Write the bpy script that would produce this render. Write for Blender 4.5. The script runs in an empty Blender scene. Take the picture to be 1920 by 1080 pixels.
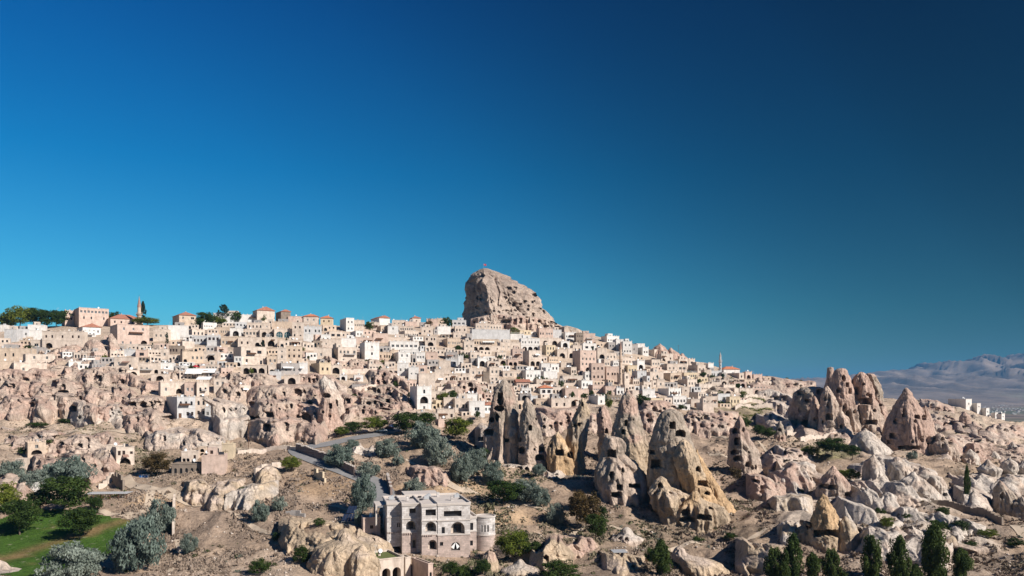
import bpy, math, random
import numpy as np
from mathutils import Vector, Matrix
R = math.radians
rng = np.random.RandomState(7)
random.seed(7)
scene = bpy.context.scene
COL = scene.collection
F = 1500.0; U0 = 960.0; VH = 735.0; CZ = 150.0; SC = 1.25     # focal length in photo pixels, horizon row, eye height

# ------------------------------------------------------------------ camera, sky, sun
cam_d = bpy.data.cameras.new('camera'); cam = bpy.data.objects.new('camera', cam_d); COL.objects.link(cam)
cam.location = (0, 0, CZ); cam.rotation_euler = (R(90), 0, 0)
cam_d.sensor_width = 36; cam_d.lens = F / 1920 * 36; cam_d.shift_y = (VH - 540) / 1920
cam_d.clip_start = 1.0; cam_d.clip_end = 60000
scene.camera = cam
SUN_AZ, SUN_EL = 123.0, 34.0                                   # clockwise from the view direction
sun_v = Vector((math.sin(R(SUN_AZ)) * math.cos(R(SUN_EL)), math.cos(R(SUN_AZ)) * math.cos(R(SUN_EL)), math.sin(R(SUN_EL))))
sd = bpy.data.lights.new('sun', 'SUN'); so = bpy.data.objects.new('sun', sd); COL.objects.link(so)
sd.energy = 5.0; sd.angle = R(0.55); sd.color = (1.0, 0.93, 0.84)
so.rotation_euler = sun_v.to_track_quat('Z', 'Y').to_euler()
world = bpy.data.worlds.new('World'); scene.world = world; world.use_nodes = True
wn = world.node_tree; wn.nodes.clear()
def N(nt, t, **kw):
    n = nt.nodes.new(t)
    for k, v in kw.items():
        if k.startswith('i_'):
            n.inputs[k[2:].replace('_', ' ')].default_value = v
        else: setattr(n, k, v)
    return n
sky = N(wn, 'ShaderNodeTexSky', sky_type='NISHITA', sun_disc=False, sun_elevation=R(SUN_EL), sun_rotation=R(SUN_AZ),
        altitude=1300, air_density=1.0, dust_density=0.4, ozone_density=2.2)
# a polarised sky: darkest at right angles to the sun, all round the dome
tc = N(wn, 'ShaderNodeTexCoord')
dot = N(wn, 'ShaderNodeVectorMath', operation='DOT_PRODUCT'); dot.inputs[1].default_value = sun_v
wn.links.new(tc.outputs['Generated'], dot.inputs[0])
off = N(wn, 'ShaderNodeMath', operation='SUBTRACT'); wn.links.new(dot.outputs['Value'], off.inputs[0]); off.inputs[1].default_value = 0.25
sq = N(wn, 'ShaderNodeMath', operation='MULTIPLY'); wn.links.new(off.outputs[0], sq.inputs[0]); wn.links.new(off.outputs[0], sq.inputs[1])
pol = N(wn, 'ShaderNodeValToRGB'); wn.links.new(sq.outputs[0], pol.inputs[0]); pol.color_ramp.interpolation = 'B_SPLINE'
for k_, (p_, c_) in enumerate([(0.0, .13), (0.05, .22), (0.18, .40), (0.32, .64), (0.52, .80), (1.0, .96)]):
    el_ = pol.color_ramp.elements[k_] if k_ < 2 else pol.color_ramp.elements.new(p_)
    if k_ == 1: el_.position = 0.05
    el_.color = (c_, c_, c_, 1)
sep = N(wn, 'ShaderNodeSeparateXYZ'); wn.links.new(tc.outputs['Generated'], sep.inputs[0])
ramp = N(wn, 'ShaderNodeValToRGB'); wn.links.new(sep.outputs['Z'], ramp.inputs[0])
e = ramp.color_ramp.elements
e[0].position = 0.0; e[0].color = (0.30, 0.60, 0.66, 1)
e[1].position = 0.5; e[1].color = (0.0, 0.35, 0.83, 1)
x = e.new(0.10); x.color = (0.15, 0.62, 0.71, 1)
x = e.new(0.26); x.color = (0.02, 0.51, 0.77, 1)
mul = N(wn, 'ShaderNodeMix', data_type='RGBA', blend_type='MULTIPLY'); mul.inputs[0].default_value = 1
wn.links.new(sky.outputs[0], mul.inputs[6]); wn.links.new(ramp.outputs[0], mul.inputs[7])
sc_ = N(wn, 'ShaderNodeVectorMath', operation='SCALE'); wn.links.new(mul.outputs[2], sc_.inputs[0]); wn.links.new(pol.outputs[0], sc_.inputs['Scale'])
bg = N(wn, 'ShaderNodeBackground'); bg.inputs['Strength'].default_value = 0.105
wo = N(wn, 'ShaderNodeOutputWorld')
wn.links.new(sc_.outputs[0], bg.inputs[0]); wn.links.new(bg.outputs[0], wo.inputs[0])
scene.view_settings.view_transform = 'Standard'; scene.view_settings.look = 'None'
scene.view_settings.exposure = 0.5; scene.view_settings.gamma = 1.0; scene.view_settings.use_curve_mapping = False
scene.cycles.max_bounces = 5; scene.cycles.diffuse_bounces = 2; scene.cycles.volume_bounces = 0
scene.cycles.transparent_max_bounces = 6

# ------------------------------------------------------------------ noise
def _h(ix, iy, iz, s):
    h = (ix.astype(np.int64) * 374761393 + iy.astype(np.int64) * 668265263 + iz.astype(np.int64) * 2147483647 + s * 974634777) & 0xffffffff
    h = ((h ^ (h >> 13)) * 1274126177) & 0xffffffff
    h = ((h ^ (h >> 16)) * 2246822519) & 0xffffffff
    return ((h ^ (h >> 15)) & 0xffffff) / float(0xffffff)
def vn(x, y, z, s=0):
    x, y, z = np.broadcast_arrays(np.asarray(x, float), np.asarray(y, float), np.asarray(z, float))
    fx, fy, fz = np.floor(x), np.floor(y), np.floor(z)
    a, b, c = x - fx, y - fy, z - fz
    a = a * a * (3 - 2 * a); b = b * b * (3 - 2 * b); c = c * c * (3 - 2 * c)
    o = 0
    for i in (0, 1):
        wa = a if i else 1 - a
        for j in (0, 1):
            wb = b if j else 1 - b
            for k in (0, 1):
                wc = c if k else 1 - c
                o = o + wa * wb * wc * _h(fx + i, fy + j, fz + k, s)
    return o * 2 - 1
def fbm(x, y, z, o=4, s=0, g=0.5):
    t = 0; a = 1.0; f = 1.0; n = 0
    for k in range(o):
        t = t + a * vn(x * f + 13.7 * k, y * f + 5.1 * k, z * f + 9.3 * k, s + k); n += a; a *= g; f *= 2.03
    return t / n
def ridge(x, y, z, o=3, s=0):
    t = 0; a = 1.0; f = 1.0; n = 0
    for k in range(o):
        t = t + a * (1 - np.abs(vn(x * f + 3.7 * k, y * f + 8.1 * k, z * f, s + k)) * 2); n += a; a *= 0.5; f *= 2.1
    return t / n
def worley(x, y, z, s=0):
    """nearest and second nearest feature distance"""
    fx, fy, fz = np.floor(x), np.floor(y), np.floor(z); d1 = np.full(x.shape, 9.0); d2 = d1.copy()
    for i in (-1, 0, 1):
        for j in (-1, 0, 1):
            for k in (-1, 0, 1):
                a, b, c = fx + i, fy + j, fz + k
                h = _h(a, b, c, s); d = (a + h - x) ** 2 + (b + (h * 7919.0) % 1.0 - y) ** 2 + (c + (h * 104729.0) % 1.0 - z) ** 2
                d2 = np.minimum(d2, np.maximum(d, d1)); d1 = np.minimum(d1, d)
    return np.sqrt(d1), np.sqrt(d2)
def crack(x, y, z, s=0):
    a, b = worley(x, y, z, s); return np.clip((b - a) / 0.28, 0, 1) ** 0.6 - 0.55 * a
def sstep(a, b, x):
    t = np.clip((x - a) / (b - a), 0, 1); return t * t * (3 - 2 * t)

# ------------------------------------------------------------------ object helpers
def tag(o, label=None, cat=None, group=None, kind=None):
    if label: o['label'] = label
    if cat: o['category'] = cat
    if group: o['group'] = group
    if kind: o['kind'] = kind
    return o
def link(name, data, parent=None, loc=None, rz=None):
    o = bpy.data.objects.new(name, data); COL.objects.link(o)
    if parent is not None: o.parent = parent
    if loc is not None: o.location = loc
    if rz is not None: o.rotation_euler = (0, 0, rz)
    return o
def empty(name, loc, rz=0):
    o = link(name, None, None, loc, rz); o.empty_display_size = 0.5; return o
def np_mesh(name, V, Fq, mats, smooth=False, col=None, mi=None):
    """V (n,3) float, Fq (m,4) or (m,3) int."""
    V = np.asarray(V, dtype=np.float32); Fq = np.asarray(Fq, dtype=np.int32)
    me = bpy.data.meshes.new(name)
    me.vertices.add(len(V)); me.vertices.foreach_set('co', V.ravel())
    k = Fq.shape[1]
    me.loops.add(len(Fq) * k); me.loops.foreach_set('vertex_index', Fq.ravel())
    me.polygons.add(len(Fq)); me.polygons.foreach_set('loop_start', np.arange(0, len(Fq) * k, k, dtype=np.int32))
    me.polygons.foreach_set('loop_total', np.full(len(Fq), k, dtype=np.int32))
    if smooth: me.polygons.foreach_set('use_smooth', np.ones(len(Fq), dtype=bool))
    if mi is not None: me.polygons.foreach_set('material_index', np.asarray(mi, dtype=np.int32))
    if col is not None:
        a = me.color_attributes.new('tint', 'FLOAT_COLOR', 'POINT')
        c = np.ones((len(V), 4), dtype=np.float32); c[:, :3] = col; a.data.foreach_set('color', c.ravel())
    me.update(calc_edges=True)
    for m in (mats if isinstance(mats, (list, tuple)) else [mats]): me.materials.append(m)
    return me
class MB:
    """collects faces of several shapes and materials for ONE mesh"""
    def __init__(s): s.v = []; s.f = []; s.m = []
    def quad(s, a, b, c, d, m=0):
        n = len(s.v); s.v += [a, b, c, d]; s.f.append((n, n + 1, n + 2, n + 3)); s.m.append(m)
    def poly(s, pts, m=0):
        n = len(s.v); s.v += list(pts); s.f.append(tuple(range(n, n + len(pts)))); s.m.append(m)
    def box(s, x0, x1, y0, y1, z0, z1, m=0, top=None):
        p = [(x0, y0, z0), (x1, y0, z0), (x1, y1, z0), (x0, y1, z0), (x0, y0, z1), (x1, y0, z1), (x1, y1, z1), (x0, y1, z1)]
        n = len(s.v); s.v += p
        for k, q in enumerate(((0, 3, 2, 1), (4, 5, 6, 7), (0, 1, 5, 4), (1, 2, 6, 5), (2, 3, 7, 6), (3, 0, 4, 7))):
            s.f.append(tuple(n + i for i in q)); s.m.append(top if (k == 1 and top is not None) else m)
    def tube(s, p, q, r0, r1, n=6, m=0, cap=True):
        p = Vector(p); q = Vector(q); d = (q - p).normalized()
        a = d.orthogonal().normalized(); b = d.cross(a); k = len(s.v)
        for (c, r) in ((p, r0), (q, r1)):
            for i in range(n):
                t = 2 * math.pi * i / n; s.v.append(tuple(c + (a * math.cos(t) + b * math.sin(t)) * r))
        for i in range(n):
            j = (i + 1) % n; s.f.append((k + i, k + j, k + n + j, k + n + i)); s.m.append(m)
        if cap: s.f.append(tuple(k + n + i for i in range(n))); s.m.append(m); s.f.append(tuple(k + i for i in reversed(range(n)))); s.m.append(m)
    def lathe(s, prof, cx=0, cy=0, n=12, m=0, a0=0, a1=2 * math.pi):
        k = len(s.v); L = len(prof); full = abs(a1 - a0 - 2 * math.pi) < 1e-6; c = n if full else n + 1
        for i in range(c):
            t = a0 + (a1 - a0) * i / n
            for (r, z) in prof: s.v.append((cx + r * math.cos(t), cy + r * math.sin(t), z))
        for i in range(n):
            j = (i + 1) % c
            for l in range(L - 1):
                s.f.append((k + i * L + l, k + j * L + l, k + j * L + l + 1, k + i * L + l + 1)); s.m.append(m)
    def mesh(s, name, mats, smooth=False):
        me = bpy.data.meshes.new(name); me.from_pydata(s.v, [], s.f)
        me.polygons.foreach_set('material_index', np.array(s.m, dtype=np.int32))
        if smooth: me.polygons.foreach_set('use_smooth', np.ones(len(s.f), dtype=bool))
        for m in (mats if isinstance(mats, (list, tuple)) else [mats]): me.materials.append(m)
        me.update(); return me
    def build(s, name, mats, parent=None, loc=None, rz=None, smooth=False):
        return link(name, s.mesh(name, mats, smooth), parent, loc, rz)

# ------------------------------------------------------------------ materials
def newmat(name):
    m = bpy.data.materials.new(name); m.use_nodes = True; nt = m.node_tree
    return m, nt, nt.nodes['Principled BSDF']
def mix(nt, a, b, fac, mode='MIX'):
    n = nt.nodes.new('ShaderNodeMix'); n.data_type = 'RGBA'; n.blend_type = mode
    for i, s in ((0, fac), (6, a), (7, b)):
        if hasattr(s, 'links') or isinstance(s, bpy.types.NodeSocket): nt.links.new(s, n.inputs[i])
        elif i == 0: n.inputs[0].default_value = s
        else: n.inputs[i].default_value = (*s, 1) if len(s) == 3 else s
    return n.outputs[2]
def noise_tex(nt, scale, detail=4, vec=None, rough=0.6, kind='n'):
    n = nt.nodes.new('ShaderNodeTexNoise' if kind == 'n' else 'ShaderNodeTexVoronoi'); n.inputs['Scale'].default_value = scale
    if kind == 'n': n.inputs['Detail'].default_value = detail; n.inputs['Roughness'].default_value = rough
    if vec is not None: nt.links.new(vec, n.inputs['Vector'])
    return n
def cramp(nt, src, stops):
    n = nt.nodes.new('ShaderNodeValToRGB'); nt.links.new(src, n.inputs[0]); el = n.color_ramp.elements
    while len(el) < len(stops): el.new(0.5)
    for k, (p, c) in enumerate(stops): el[k].position = p; el[k].color = (c, c, c, 1) if isinstance(c, (int, float)) else (*c, 1)
    return n.outputs[0]
def bump(nt, b, h, strength, dist):
    n = nt.nodes.new('ShaderNodeBump'); n.inputs['Strength'].default_value = strength; n.inputs['Distance'].default_value = dist
    nt.links.new(h, n.inputs['Height']); nt.links.new(n.outputs[0], b.inputs['Normal'])
def wpos(nt):
    g = nt.nodes.new('ShaderNodeNewGeometry'); return g
def attr(nt):
    a = nt.nodes.new('ShaderNodeAttribute'); a.attribute_name = 'tint'; return a.outputs['Color']

def rock_mat():
    m, nt, b = newmat('tuff_rock'); b.inputs['Roughness'].default_value = 0.95; b.inputs['Specular IOR Level'].default_value = 0.1
    g = wpos(nt); P = g.outputs['Position']
    c = attr(nt)
    n1 = noise_tex(nt, 0.22, 6, P); n2 = noise_tex(nt, 1.6, 5, P, 0.7)
    # vertical streaks
    mp = nt.nodes.new('ShaderNodeMapping'); nt.links.new(P, mp.inputs[0]); mp.inputs['Scale'].default_value = (1, 1, 0.12)
    n3 = noise_tex(nt, 0.9, 4, mp.outputs[0], 0.6)
    c = mix(nt, c, cramp(nt, n1.outputs[0], [(0.3, (0.66, 0.64, 0.62)), (0.7, (1.18, 1.12, 1.06))]), 1.0, 'MULTIPLY')
    c = mix(nt, c, cramp(nt, n3.outputs[0], [(0.35, 0.66), (0.6, 1.1)]), 0.6, 'MULTIPLY')
    c = mix(nt, c, cramp(nt, n2.outputs[0], [(0.33, 0.66), (0.55, 1.08)]), 0.6, 'MULTIPLY')
    # soil and dry grass lie where the rock is flat
    s = nt.nodes.new('ShaderNodeSeparateXYZ'); nt.links.new(g.outputs['Normal'], s.inputs[0])
    ns = nt.nodes.new('ShaderNodeMath'); ns.operation = 'ADD'; nt.links.new(s.outputs['Z'], ns.inputs[0])
    nm = nt.nodes.new('ShaderNodeMath'); nm.operation = 'MULTIPLY'; nt.links.new(n2.outputs[0], nm.inputs[0]); nm.inputs[1].default_value = 0.5
    nt.links.new(nm.outputs[0], ns.inputs[1])
    soil = cramp(nt, ns.outputs[0], [(1.05, 0.0), (1.2, 1.0)])
    a2 = nt.nodes.new('ShaderNodeAttribute'); a2.attribute_name = 'tint'
    c = mix(nt, c, (0.26, 0.21, 0.16), mix(nt, (0, 0, 0), soil, 0.6))
    nt.links.new(c, b.inputs['Base Color'])
    n4 = noise_tex(nt, 0.8, 8, P, 0.72)
    vo = nt.nodes.new('ShaderNodeTexVoronoi'); vo.feature = 'DISTANCE_TO_EDGE'; vo.inputs['Scale'].default_value = 0.55
    wp = nt.nodes.new('ShaderNodeVectorMath'); wp.operation = 'MULTIPLY_ADD'; nt.links.new(n2.outputs['Color'], wp.inputs[0]); wp.inputs[1].default_value = (1.2, 1.2, 1.2); nt.links.new(P, wp.inputs[2])
    mp2 = nt.nodes.new('ShaderNodeMapping'); nt.links.new(wp.outputs[0], mp2.inputs[0]); mp2.inputs['Scale'].default_value = (1, 1, 0.45); nt.links.new(mp2.outputs[0], vo.inputs['Vector'])
    ck = cramp(nt, vo.outputs['Distance'], [(0.0, 0.0), (0.12, 1.0)])
    hs = nt.nodes.new('ShaderNodeMath'); hs.operation = 'MULTIPLY_ADD'; nt.links.new(ck, hs.inputs[0]); hs.inputs[1].default_value = 0.35; nt.links.new(n4.outputs[0], hs.inputs[2])
    bump(nt, b, hs.outputs[0], 0.75, 0.8)
    return m
def ground_mat():
    m, nt, b = newmat('dry_ground'); b.inputs['Roughness'].default_value = 1.0; b.inputs['Specular IOR Level'].default_value = 0.05
    P = wpos(nt).outputs['Position']; c = attr(nt)
    n1 = noise_tex(nt, 0.12, 8, P, 0.68); n2 = noise_tex(nt, 1.3, 6, P, 0.75); n3 = noise_tex(nt, 0.5, 5, P, 0.7)
    c = mix(nt, c, cramp(nt, n1.outputs[0], [(0.33, (0.76, 0.73, 0.70)), (0.66, (1.42, 1.34, 1.25))]), 0.9, 'MULTIPLY')
    c = mix(nt, c, cramp(nt, n2.outputs[0], [(0.36, (0.52, 0.51, 0.49)), (0.55, (1.15, 1.12, 1.08))]), 0.8, 'MULTIPLY')
    c = mix(nt, c, (0.46, 0.39, 0.32), cramp(nt, n3.outputs[0], [(0.60, 0.0), (0.70, 0.55)]))
    nt.links.new(c, b.inputs['Base Color']); bump(nt, b, n2.outputs[0], 0.9, 0.6)
    return m
def plain_mat(name, col, rough=0.9, var=0.25, scale=0.6, bscale=None, bs=0.4, spec=0.2, dirt=0.0):
    m, nt, b = newmat(name); b.inputs['Roughness'].default_value = rough; b.inputs['Specular IOR Level'].default_value = spec
    P = wpos(nt).outputs['Position']
    n1 = noise_tex(nt, scale, 6, P, 0.65)
    c = mix(nt, col, cramp(nt, n1.outputs[0], [(0.3, 1 - var), (0.7, 1 + var * 0.5)]), 1.0, 'MULTIPLY')
    if dirt:
        mp = nt.nodes.new('ShaderNodeMapping'); nt.links.new(P, mp.inputs[0]); mp.inputs['Scale'].default_value = (1, 1, 0.25)
        n2 = noise_tex(nt, 0.8, 5, mp.outputs[0], 0.7)
        c = mix(nt, c, (col[0] * 0.5, col[1] * 0.46, col[2] * 0.42), cramp(nt, n2.outputs[0], [(0.5, 0.0), (0.75, dirt)]))
    nt.links.new(c, b.inputs['Base Color'])
    n3 = noise_tex(nt, bscale or scale * 4, 5, P, 0.7); bump(nt, b, n3.outputs[0], bs, 0.1)
    return m
def ashlar_mat(name, c1, c2, cm, bw=0.62, bh=0.3, rough=0.9):
    m, nt, b = newmat(name); b.inputs['Roughness'].default_value = rough; b.inputs['Specular IOR Level'].default_value = 0.15
    g = wpos(nt); tcn = nt.nodes.new('ShaderNodeTexCoord')
    s = nt.nodes.new('ShaderNodeSeparateXYZ'); nt.links.new(tcn.outputs['Object'], s.inputs[0])
    ad = nt.nodes.new('ShaderNodeMath'); ad.operation = 'ADD'; nt.links.new(s.outputs[0], ad.inputs[0]); nt.links.new(s.outputs[1], ad.inputs[1])
    cb = nt.nodes.new('ShaderNodeCombineXYZ'); nt.links.new(ad.outputs[0], cb.inputs[0]); nt.links.new(s.outputs[2], cb.inputs[1])
    br = nt.nodes.new('ShaderNodeTexBrick'); nt.links.new(cb.outputs[0], br.inputs['Vector'])
    br.inputs['Scale'].default_value = 1.0; br.inputs['Brick Width'].default_value = bw; br.inputs['Row Height'].default_value = bh
    br.inputs['Mortar Size'].default_value = 0.025; br.inputs['Color1'].default_value = (*c1, 1); br.inputs['Color2'].default_value = (*c2, 1); br.inputs['Mortar'].default_value = (*cm, 1)
    n1 = noise_tex(nt, 0.9, 6, g.outputs['Position'], 0.7)
    c = mix(nt, br.outputs['Color'], cramp(nt, n1.outputs[0], [(0.3, 0.7), (0.7, 1.15)]), 1.0, 'MULTIPLY')
    nt.links.new(c, b.inputs['Base Color']); bump(nt, b, br.outputs['Fac'], -0.6, 0.05)
    return m
def tile_mat(name, col):
    m, nt, b = newmat(name); b.inputs['Roughness'].default_value = 0.85
    tcn = nt.nodes.new('ShaderNodeTexCoord'); w = nt.nodes.new('ShaderNodeTexWave'); nt.links.new(tcn.outputs['Object'], w.inputs['Vector'])
    w.inputs['Scale'].default_value = 1.2; w.inputs['Distortion'].default_value = 0.4
    P = wpos(nt).outputs['Position']; n1 = noise_tex(nt, 1.2, 6, P, 0.7)
    c = mix(nt, col, cramp(nt, n1.outputs[0], [(0.3, 0.6), (0.7, 1.25)]), 1.0, 'MULTIPLY')
    c = mix(nt, c, cramp(nt, w.outputs[0], [(0.0, 0.7), (0.6, 1.05)]), 0.6, 'MULTIPLY')
    nt.links.new(c, b.inputs['Base Color']); bump(nt, b, w.outputs[0], 0.5, 0.08)
    return m
def leaf_mat(name, c_lo, c_hi):
    m, nt, b = newmat(name); b.inputs['Roughness'].default_value = 0.7; b.inputs['Specular IOR Level'].default_value = 0.15
    a = nt.nodes.new('ShaderNodeAttribute'); a.attribute_name = 'tint'
    s = nt.nodes.new('ShaderNodeSeparateColor'); nt.links.new(a.outputs['Color'], s.inputs[0])
    oi = nt.nodes.new('ShaderNodeObjectInfo')
    c = mix(nt, c_lo, c_hi, s.outputs[0])
    c = mix(nt, c, cramp(nt, oi.outputs['Random'], [(0.0, (0.8, 0.84, 0.8)), (1.0, (1.2, 1.12, 1.05))]), 1.0, 'MULTIPLY')
    nt.links.new(c, b.inputs['Base Color'])
    tr = nt.nodes.new('ShaderNodeBsdfTranslucent'); nt.links.new(c, tr.inputs[0])
    ms = nt.nodes.new('ShaderNodeMixShader'); ms.inputs[0].default_value = 0.22
    nt.links.new(b.outputs[0], ms.inputs[1]); nt.links.new(tr.outputs[0], ms.inputs[2]); nt.links.new(ms.outputs[0], nt.nodes['Material Output'].inputs[0])
    return m
M = {}
M['rock'] = rock_mat(); M['ground'] = ground_mat()
M['W'] = plain_mat('white_plaster', (0.70, 0.67, 0.63), var=0.2, dirt=0.6)
M['B'] = plain_mat('pale_grey_plaster', (0.52, 0.51, 0.50), var=0.2, dirt=0.55)
M['C'] = plain_mat('cream_stone', (0.62, 0.52, 0.435), var=0.28, dirt=0.7)
M['P'] = plain_mat('pink_stone', (0.58, 0.44, 0.365), var=0.25, dirt=0.65)
M['T'] = plain_mat('tan_stone', (0.58, 0.46, 0.355), var=0.28, dirt=0.65)
M['Y'] = plain_mat('yellow_stone', (0.59, 0.48, 0.34), var=0.18, dirt=0.35)
M['G'] = plain_mat('grey_stone', (0.36, 0.33, 0.31), var=0.25, dirt=0.45)
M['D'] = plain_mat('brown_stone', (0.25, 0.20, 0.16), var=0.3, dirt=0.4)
M['roof'] = plain_mat('flat_roof_screed', (0.40, 0.37, 0.34), var=0.3, dirt=0.3)
M['tile'] = tile_mat('red_roof_tiles', (0.40, 0.17, 0.11)); M['tile2'] = tile_mat('orange_roof_tiles', (0.55, 0.20, 0.10))
M['tile3'] = tile_mat('faded_roof_tiles', (0.36, 0.22, 0.17))
M['glass'] = plain_mat('dark_window_glass', (0.018, 0.02, 0.024), 0.2, 0.2, 1.0, spec=0.5, bs=0.0)
M['hole'] = plain_mat('painted_arch_shade', (0.028, 0.02, 0.016), 0.9, 0.4, 1.0)  # near-black pane at the back of open arches, painting the shade inside them
M['teal'] = plain_mat('greenish_glass', (0.05, 0.10, 0.11), 0.15, 0.2, 1.0, spec=0.6, bs=0.0)
M['frame'] = plain_mat('pale_window_frame', (0.6, 0.58, 0.54)); M['wood'] = plain_mat('brown_wood', (0.12, 0.06, 0.035))
M['metal'] = plain_mat('grey_metal', (0.4, 0.41, 0.42), 0.5, 0.1); M['white'] = plain_mat('white_paint', (0.8, 0.8, 0.79), 0.6, 0.06)
M['dark'] = plain_mat('dark_metal', (0.03, 0.03, 0.035), 0.6, 0.2)
M['blue'] = plain_mat('blue_canvas', (0.02, 0.12, 0.35), 0.8, 0.15); M['red'] = plain_mat('red_canvas', (0.5, 0.03, 0.05), 0.8, 0.15)
M['green'] = plain_mat('green_sheet', (0.02, 0.12, 0.09), 0.7, 0.15); M['bark'] = plain_mat('bark', (0.13, 0.10, 0.075), 0.95, 0.35, 2.0)
M['asphalt'] = plain_mat('worn_asphalt', (0.23, 0.225, 0.225), 0.95, 0.18, 0.35); M['sand'] = plain_mat('sandy_track', (0.46, 0.37, 0.28), 1.0, 0.2, 0.4)
M['minaret'] = plain_mat('minaret_stone', (0.55, 0.42, 0.32), var=0.15, dirt=0.35)
# ------------------------------------------------------------------ the lie of the land: (distance, photo row) down each bearing
TC = {
 -420: [(60,1300),(110,1160),(140,1085),(160,1010),(180,950),(205,865),(235,812),(262,780),(300,700),(345,645),(420,608)],
 0: [(60,1300),(110,1150),(135,1080),(150,1040),(165,1000),(178,950),(200,880),(225,835),(255,790),(300,705),(350,645),(430,612)],
 300: [(60,1300),(110,1150),(135,1090),(150,1050),(170,980),(190,920),(210,865),(235,818),(258,785),(300,708),(350,650),(430,608)],
 550: [(60,1300),(110,1170),(140,1085),(150,1045),(170,965),(190,905),(212,850),(240,822),(262,792),(300,715),(350,657),(450,605)],
 750: [(60,1300),(110,1170),(138,1085),(148,1045),(160,1003),(180,945),(200,892),(228,832),(255,795),(310,727),(370,665),(480,608)],
 950: [(60,1300),(110,1170),(135,1085),(150,1045),(170,978),(190,925),(212,882),(240,838),(270,797),(310,742),(370,682),(500,612)],
 1080: [(60,1300),(110,1170),(135,1085),(150,1045),(170,988),(190,932),(215,885),(245,835),(280,787),(320,747),(380,692),(520,620)],
 1200: [(60,1300),(110,1170),(135,1090),(150,1050),(170,1000),(188,955),(210,905),(240,850),(275,797),(315,757),(380,707),(510,650)],
 1300: [(60,1300),(110,1170),(135,1090),(150,1055),(172,1000),(195,945),(220,892),(250,835),(285,797),(330,757),(400,707),(500,676)],
 1400: [(60,1300),(110,1170),(132,1090),(150,1050),(172,995),(200,930),(230,870),(262,825),(300,792),(350,754),(420,718),(480,706)],
 1500: [(60,1300),(110,1170),(130,1090),(150,1045),(175,985),(205,915),(235,865),(270,828),(305,802),(350,768),(420,728),(470,718)],
 1620: [(60,1300),(110,1170),(130,1090),(150,1045),(178,975),(208,910),(240,860),(275,825),(310,802),(350,775),(420,745),(440,742)],
 1760: [(60,1300),(110,1170),(130,1090),(152,1040),(180,975),(210,915),(245,862),(280,832),(320,803),(370,770),(430,753)],
 1830: [(60,1300),(110,1170),(130,1090),(153,1038),(182,972),(212,915),(248,866),(285,835),(325,806),(375,784),(425,768)],
 1920: [(60,1300),(110,1170),(130,1090),(155,1035),(185,970),(215,915),(250,872),(290,842),(330,817),(380,800)],
 2320: [(60,1300),(110,1170),(130,1090),(155,1035),(185,970),(215,915),(250,875),(290,850),(330,830),(380,815)],
}
DG = np.concatenate([np.arange(40, 520, 1.0), np.arange(520, 1500, 5.0)])
UG = np.arange(-420, 2321, 10.0)
def _build_base():
    us = sorted(TC); tab = []
    for u in us:
        d = [p[0] for p in TC[u]]; z = [(VH - p[1]) / F * p[0] for p in TC[u]]
        dl, zl = d[-1], z[-1]
        if u < 1450: d += [dl + 90, dl + 260, 1300, 1500]; z += [zl + 1, zl - 8, -70, -72]
        else: d += [dl + 60, dl + 200, 1150, 1500]; z += [zl - 8, zl - 34, -71, -72]
        row = np.interp(DG, d, z)
        tab.append(row)
    tab = np.array(tab)
    out = np.empty((len(UG), len(DG)))
    for j in range(len(DG)): out[:, j] = np.interp(UG, us, tab[:, j])
    k = np.exp(-0.5 * (np.arange(-8, 9) / 3.5) ** 2); k /= k.sum()
    for i in range(len(UG)): out[i] = np.convolve(np.pad(out[i], 8, 'edge'), k, 'valid')
    k = np.exp(-0.5 * (np.arange(-8, 9) / 4.0) ** 2); k /= k.sum()
    for j in range(len(DG)): out[:, j] = np.convolve(np.pad(out[:, j], 8, 'edge'), k, 'valid')
    return out
ZB = _build_base()                                             # in unscaled metres
def zbase(u, d):
    """u: bearing column, d: unscaled distance -> unscaled z"""
    u = np.clip(u, UG[0], UG[-1] - 1e-3); fu = (u - UG[0]) / 10.0; iu = fu.astype(int); a = fu - iu
    dj = np.interp(d, DG, np.arange(len(DG))); ij = np.minimum(dj.astype(int), len(DG) - 2); b = dj - ij
    return ((1 - a) * (1 - b) * ZB[iu, ij] + a * (1 - b) * ZB[iu + 1, ij] + (1 - a) * b * ZB[iu, ij + 1] + a * b * ZB[iu + 1, ij + 1])
VB = VH - F * ZB / DG[None, :]
VMIN = np.minimum.accumulate(VB, axis=1)                       # visible row as one goes away
def Dat(u, v):
    """scaled distance of the ground seen at photo point (u, v)"""
    u = np.atleast_1d(np.asarray(u, float)); v = np.atleast_1d(np.asarray(v, float)); u, v = np.broadcast_arrays(u, v)
    out = np.empty(u.shape); uf = u.ravel(); vf = v.ravel(); o = out.ravel()
    iu = np.clip(((uf - UG[0]) / 10.0), 0, len(UG) - 2); i0 = iu.astype(int); a = iu - i0
    for i in np.unique(i0):
        m = i0 == i
        for_v = []
        for ii in (i, i + 1):
            ke = int(np.argmin(VB[ii])) + 1; vm = VMIN[ii][:ke][::-1]
            for_v.append(np.interp(vf[m], vm, DG[:ke][::-1]))
        o[m] = for_v[0] * (1 - a[m]) + for_v[1] * a[m]
    return o.reshape(u.shape) * SC
def P(u, v, D=None):
    """world point at photo point (u, v), on the ground or at distance D"""
    if D is None: D = float(Dat(u, v)[0])
    return Vector(((u - U0) / F * D, D, CZ + (VH - v) / F * D))
ROAD_PTS = [(748,801),(722,812),(690,818),(655,824),(620,832),(585,838),(560,843),(566,852),(590,862),(625,876),(660,889),(695,903),(715,920),(716,938),(700,952)]
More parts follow.
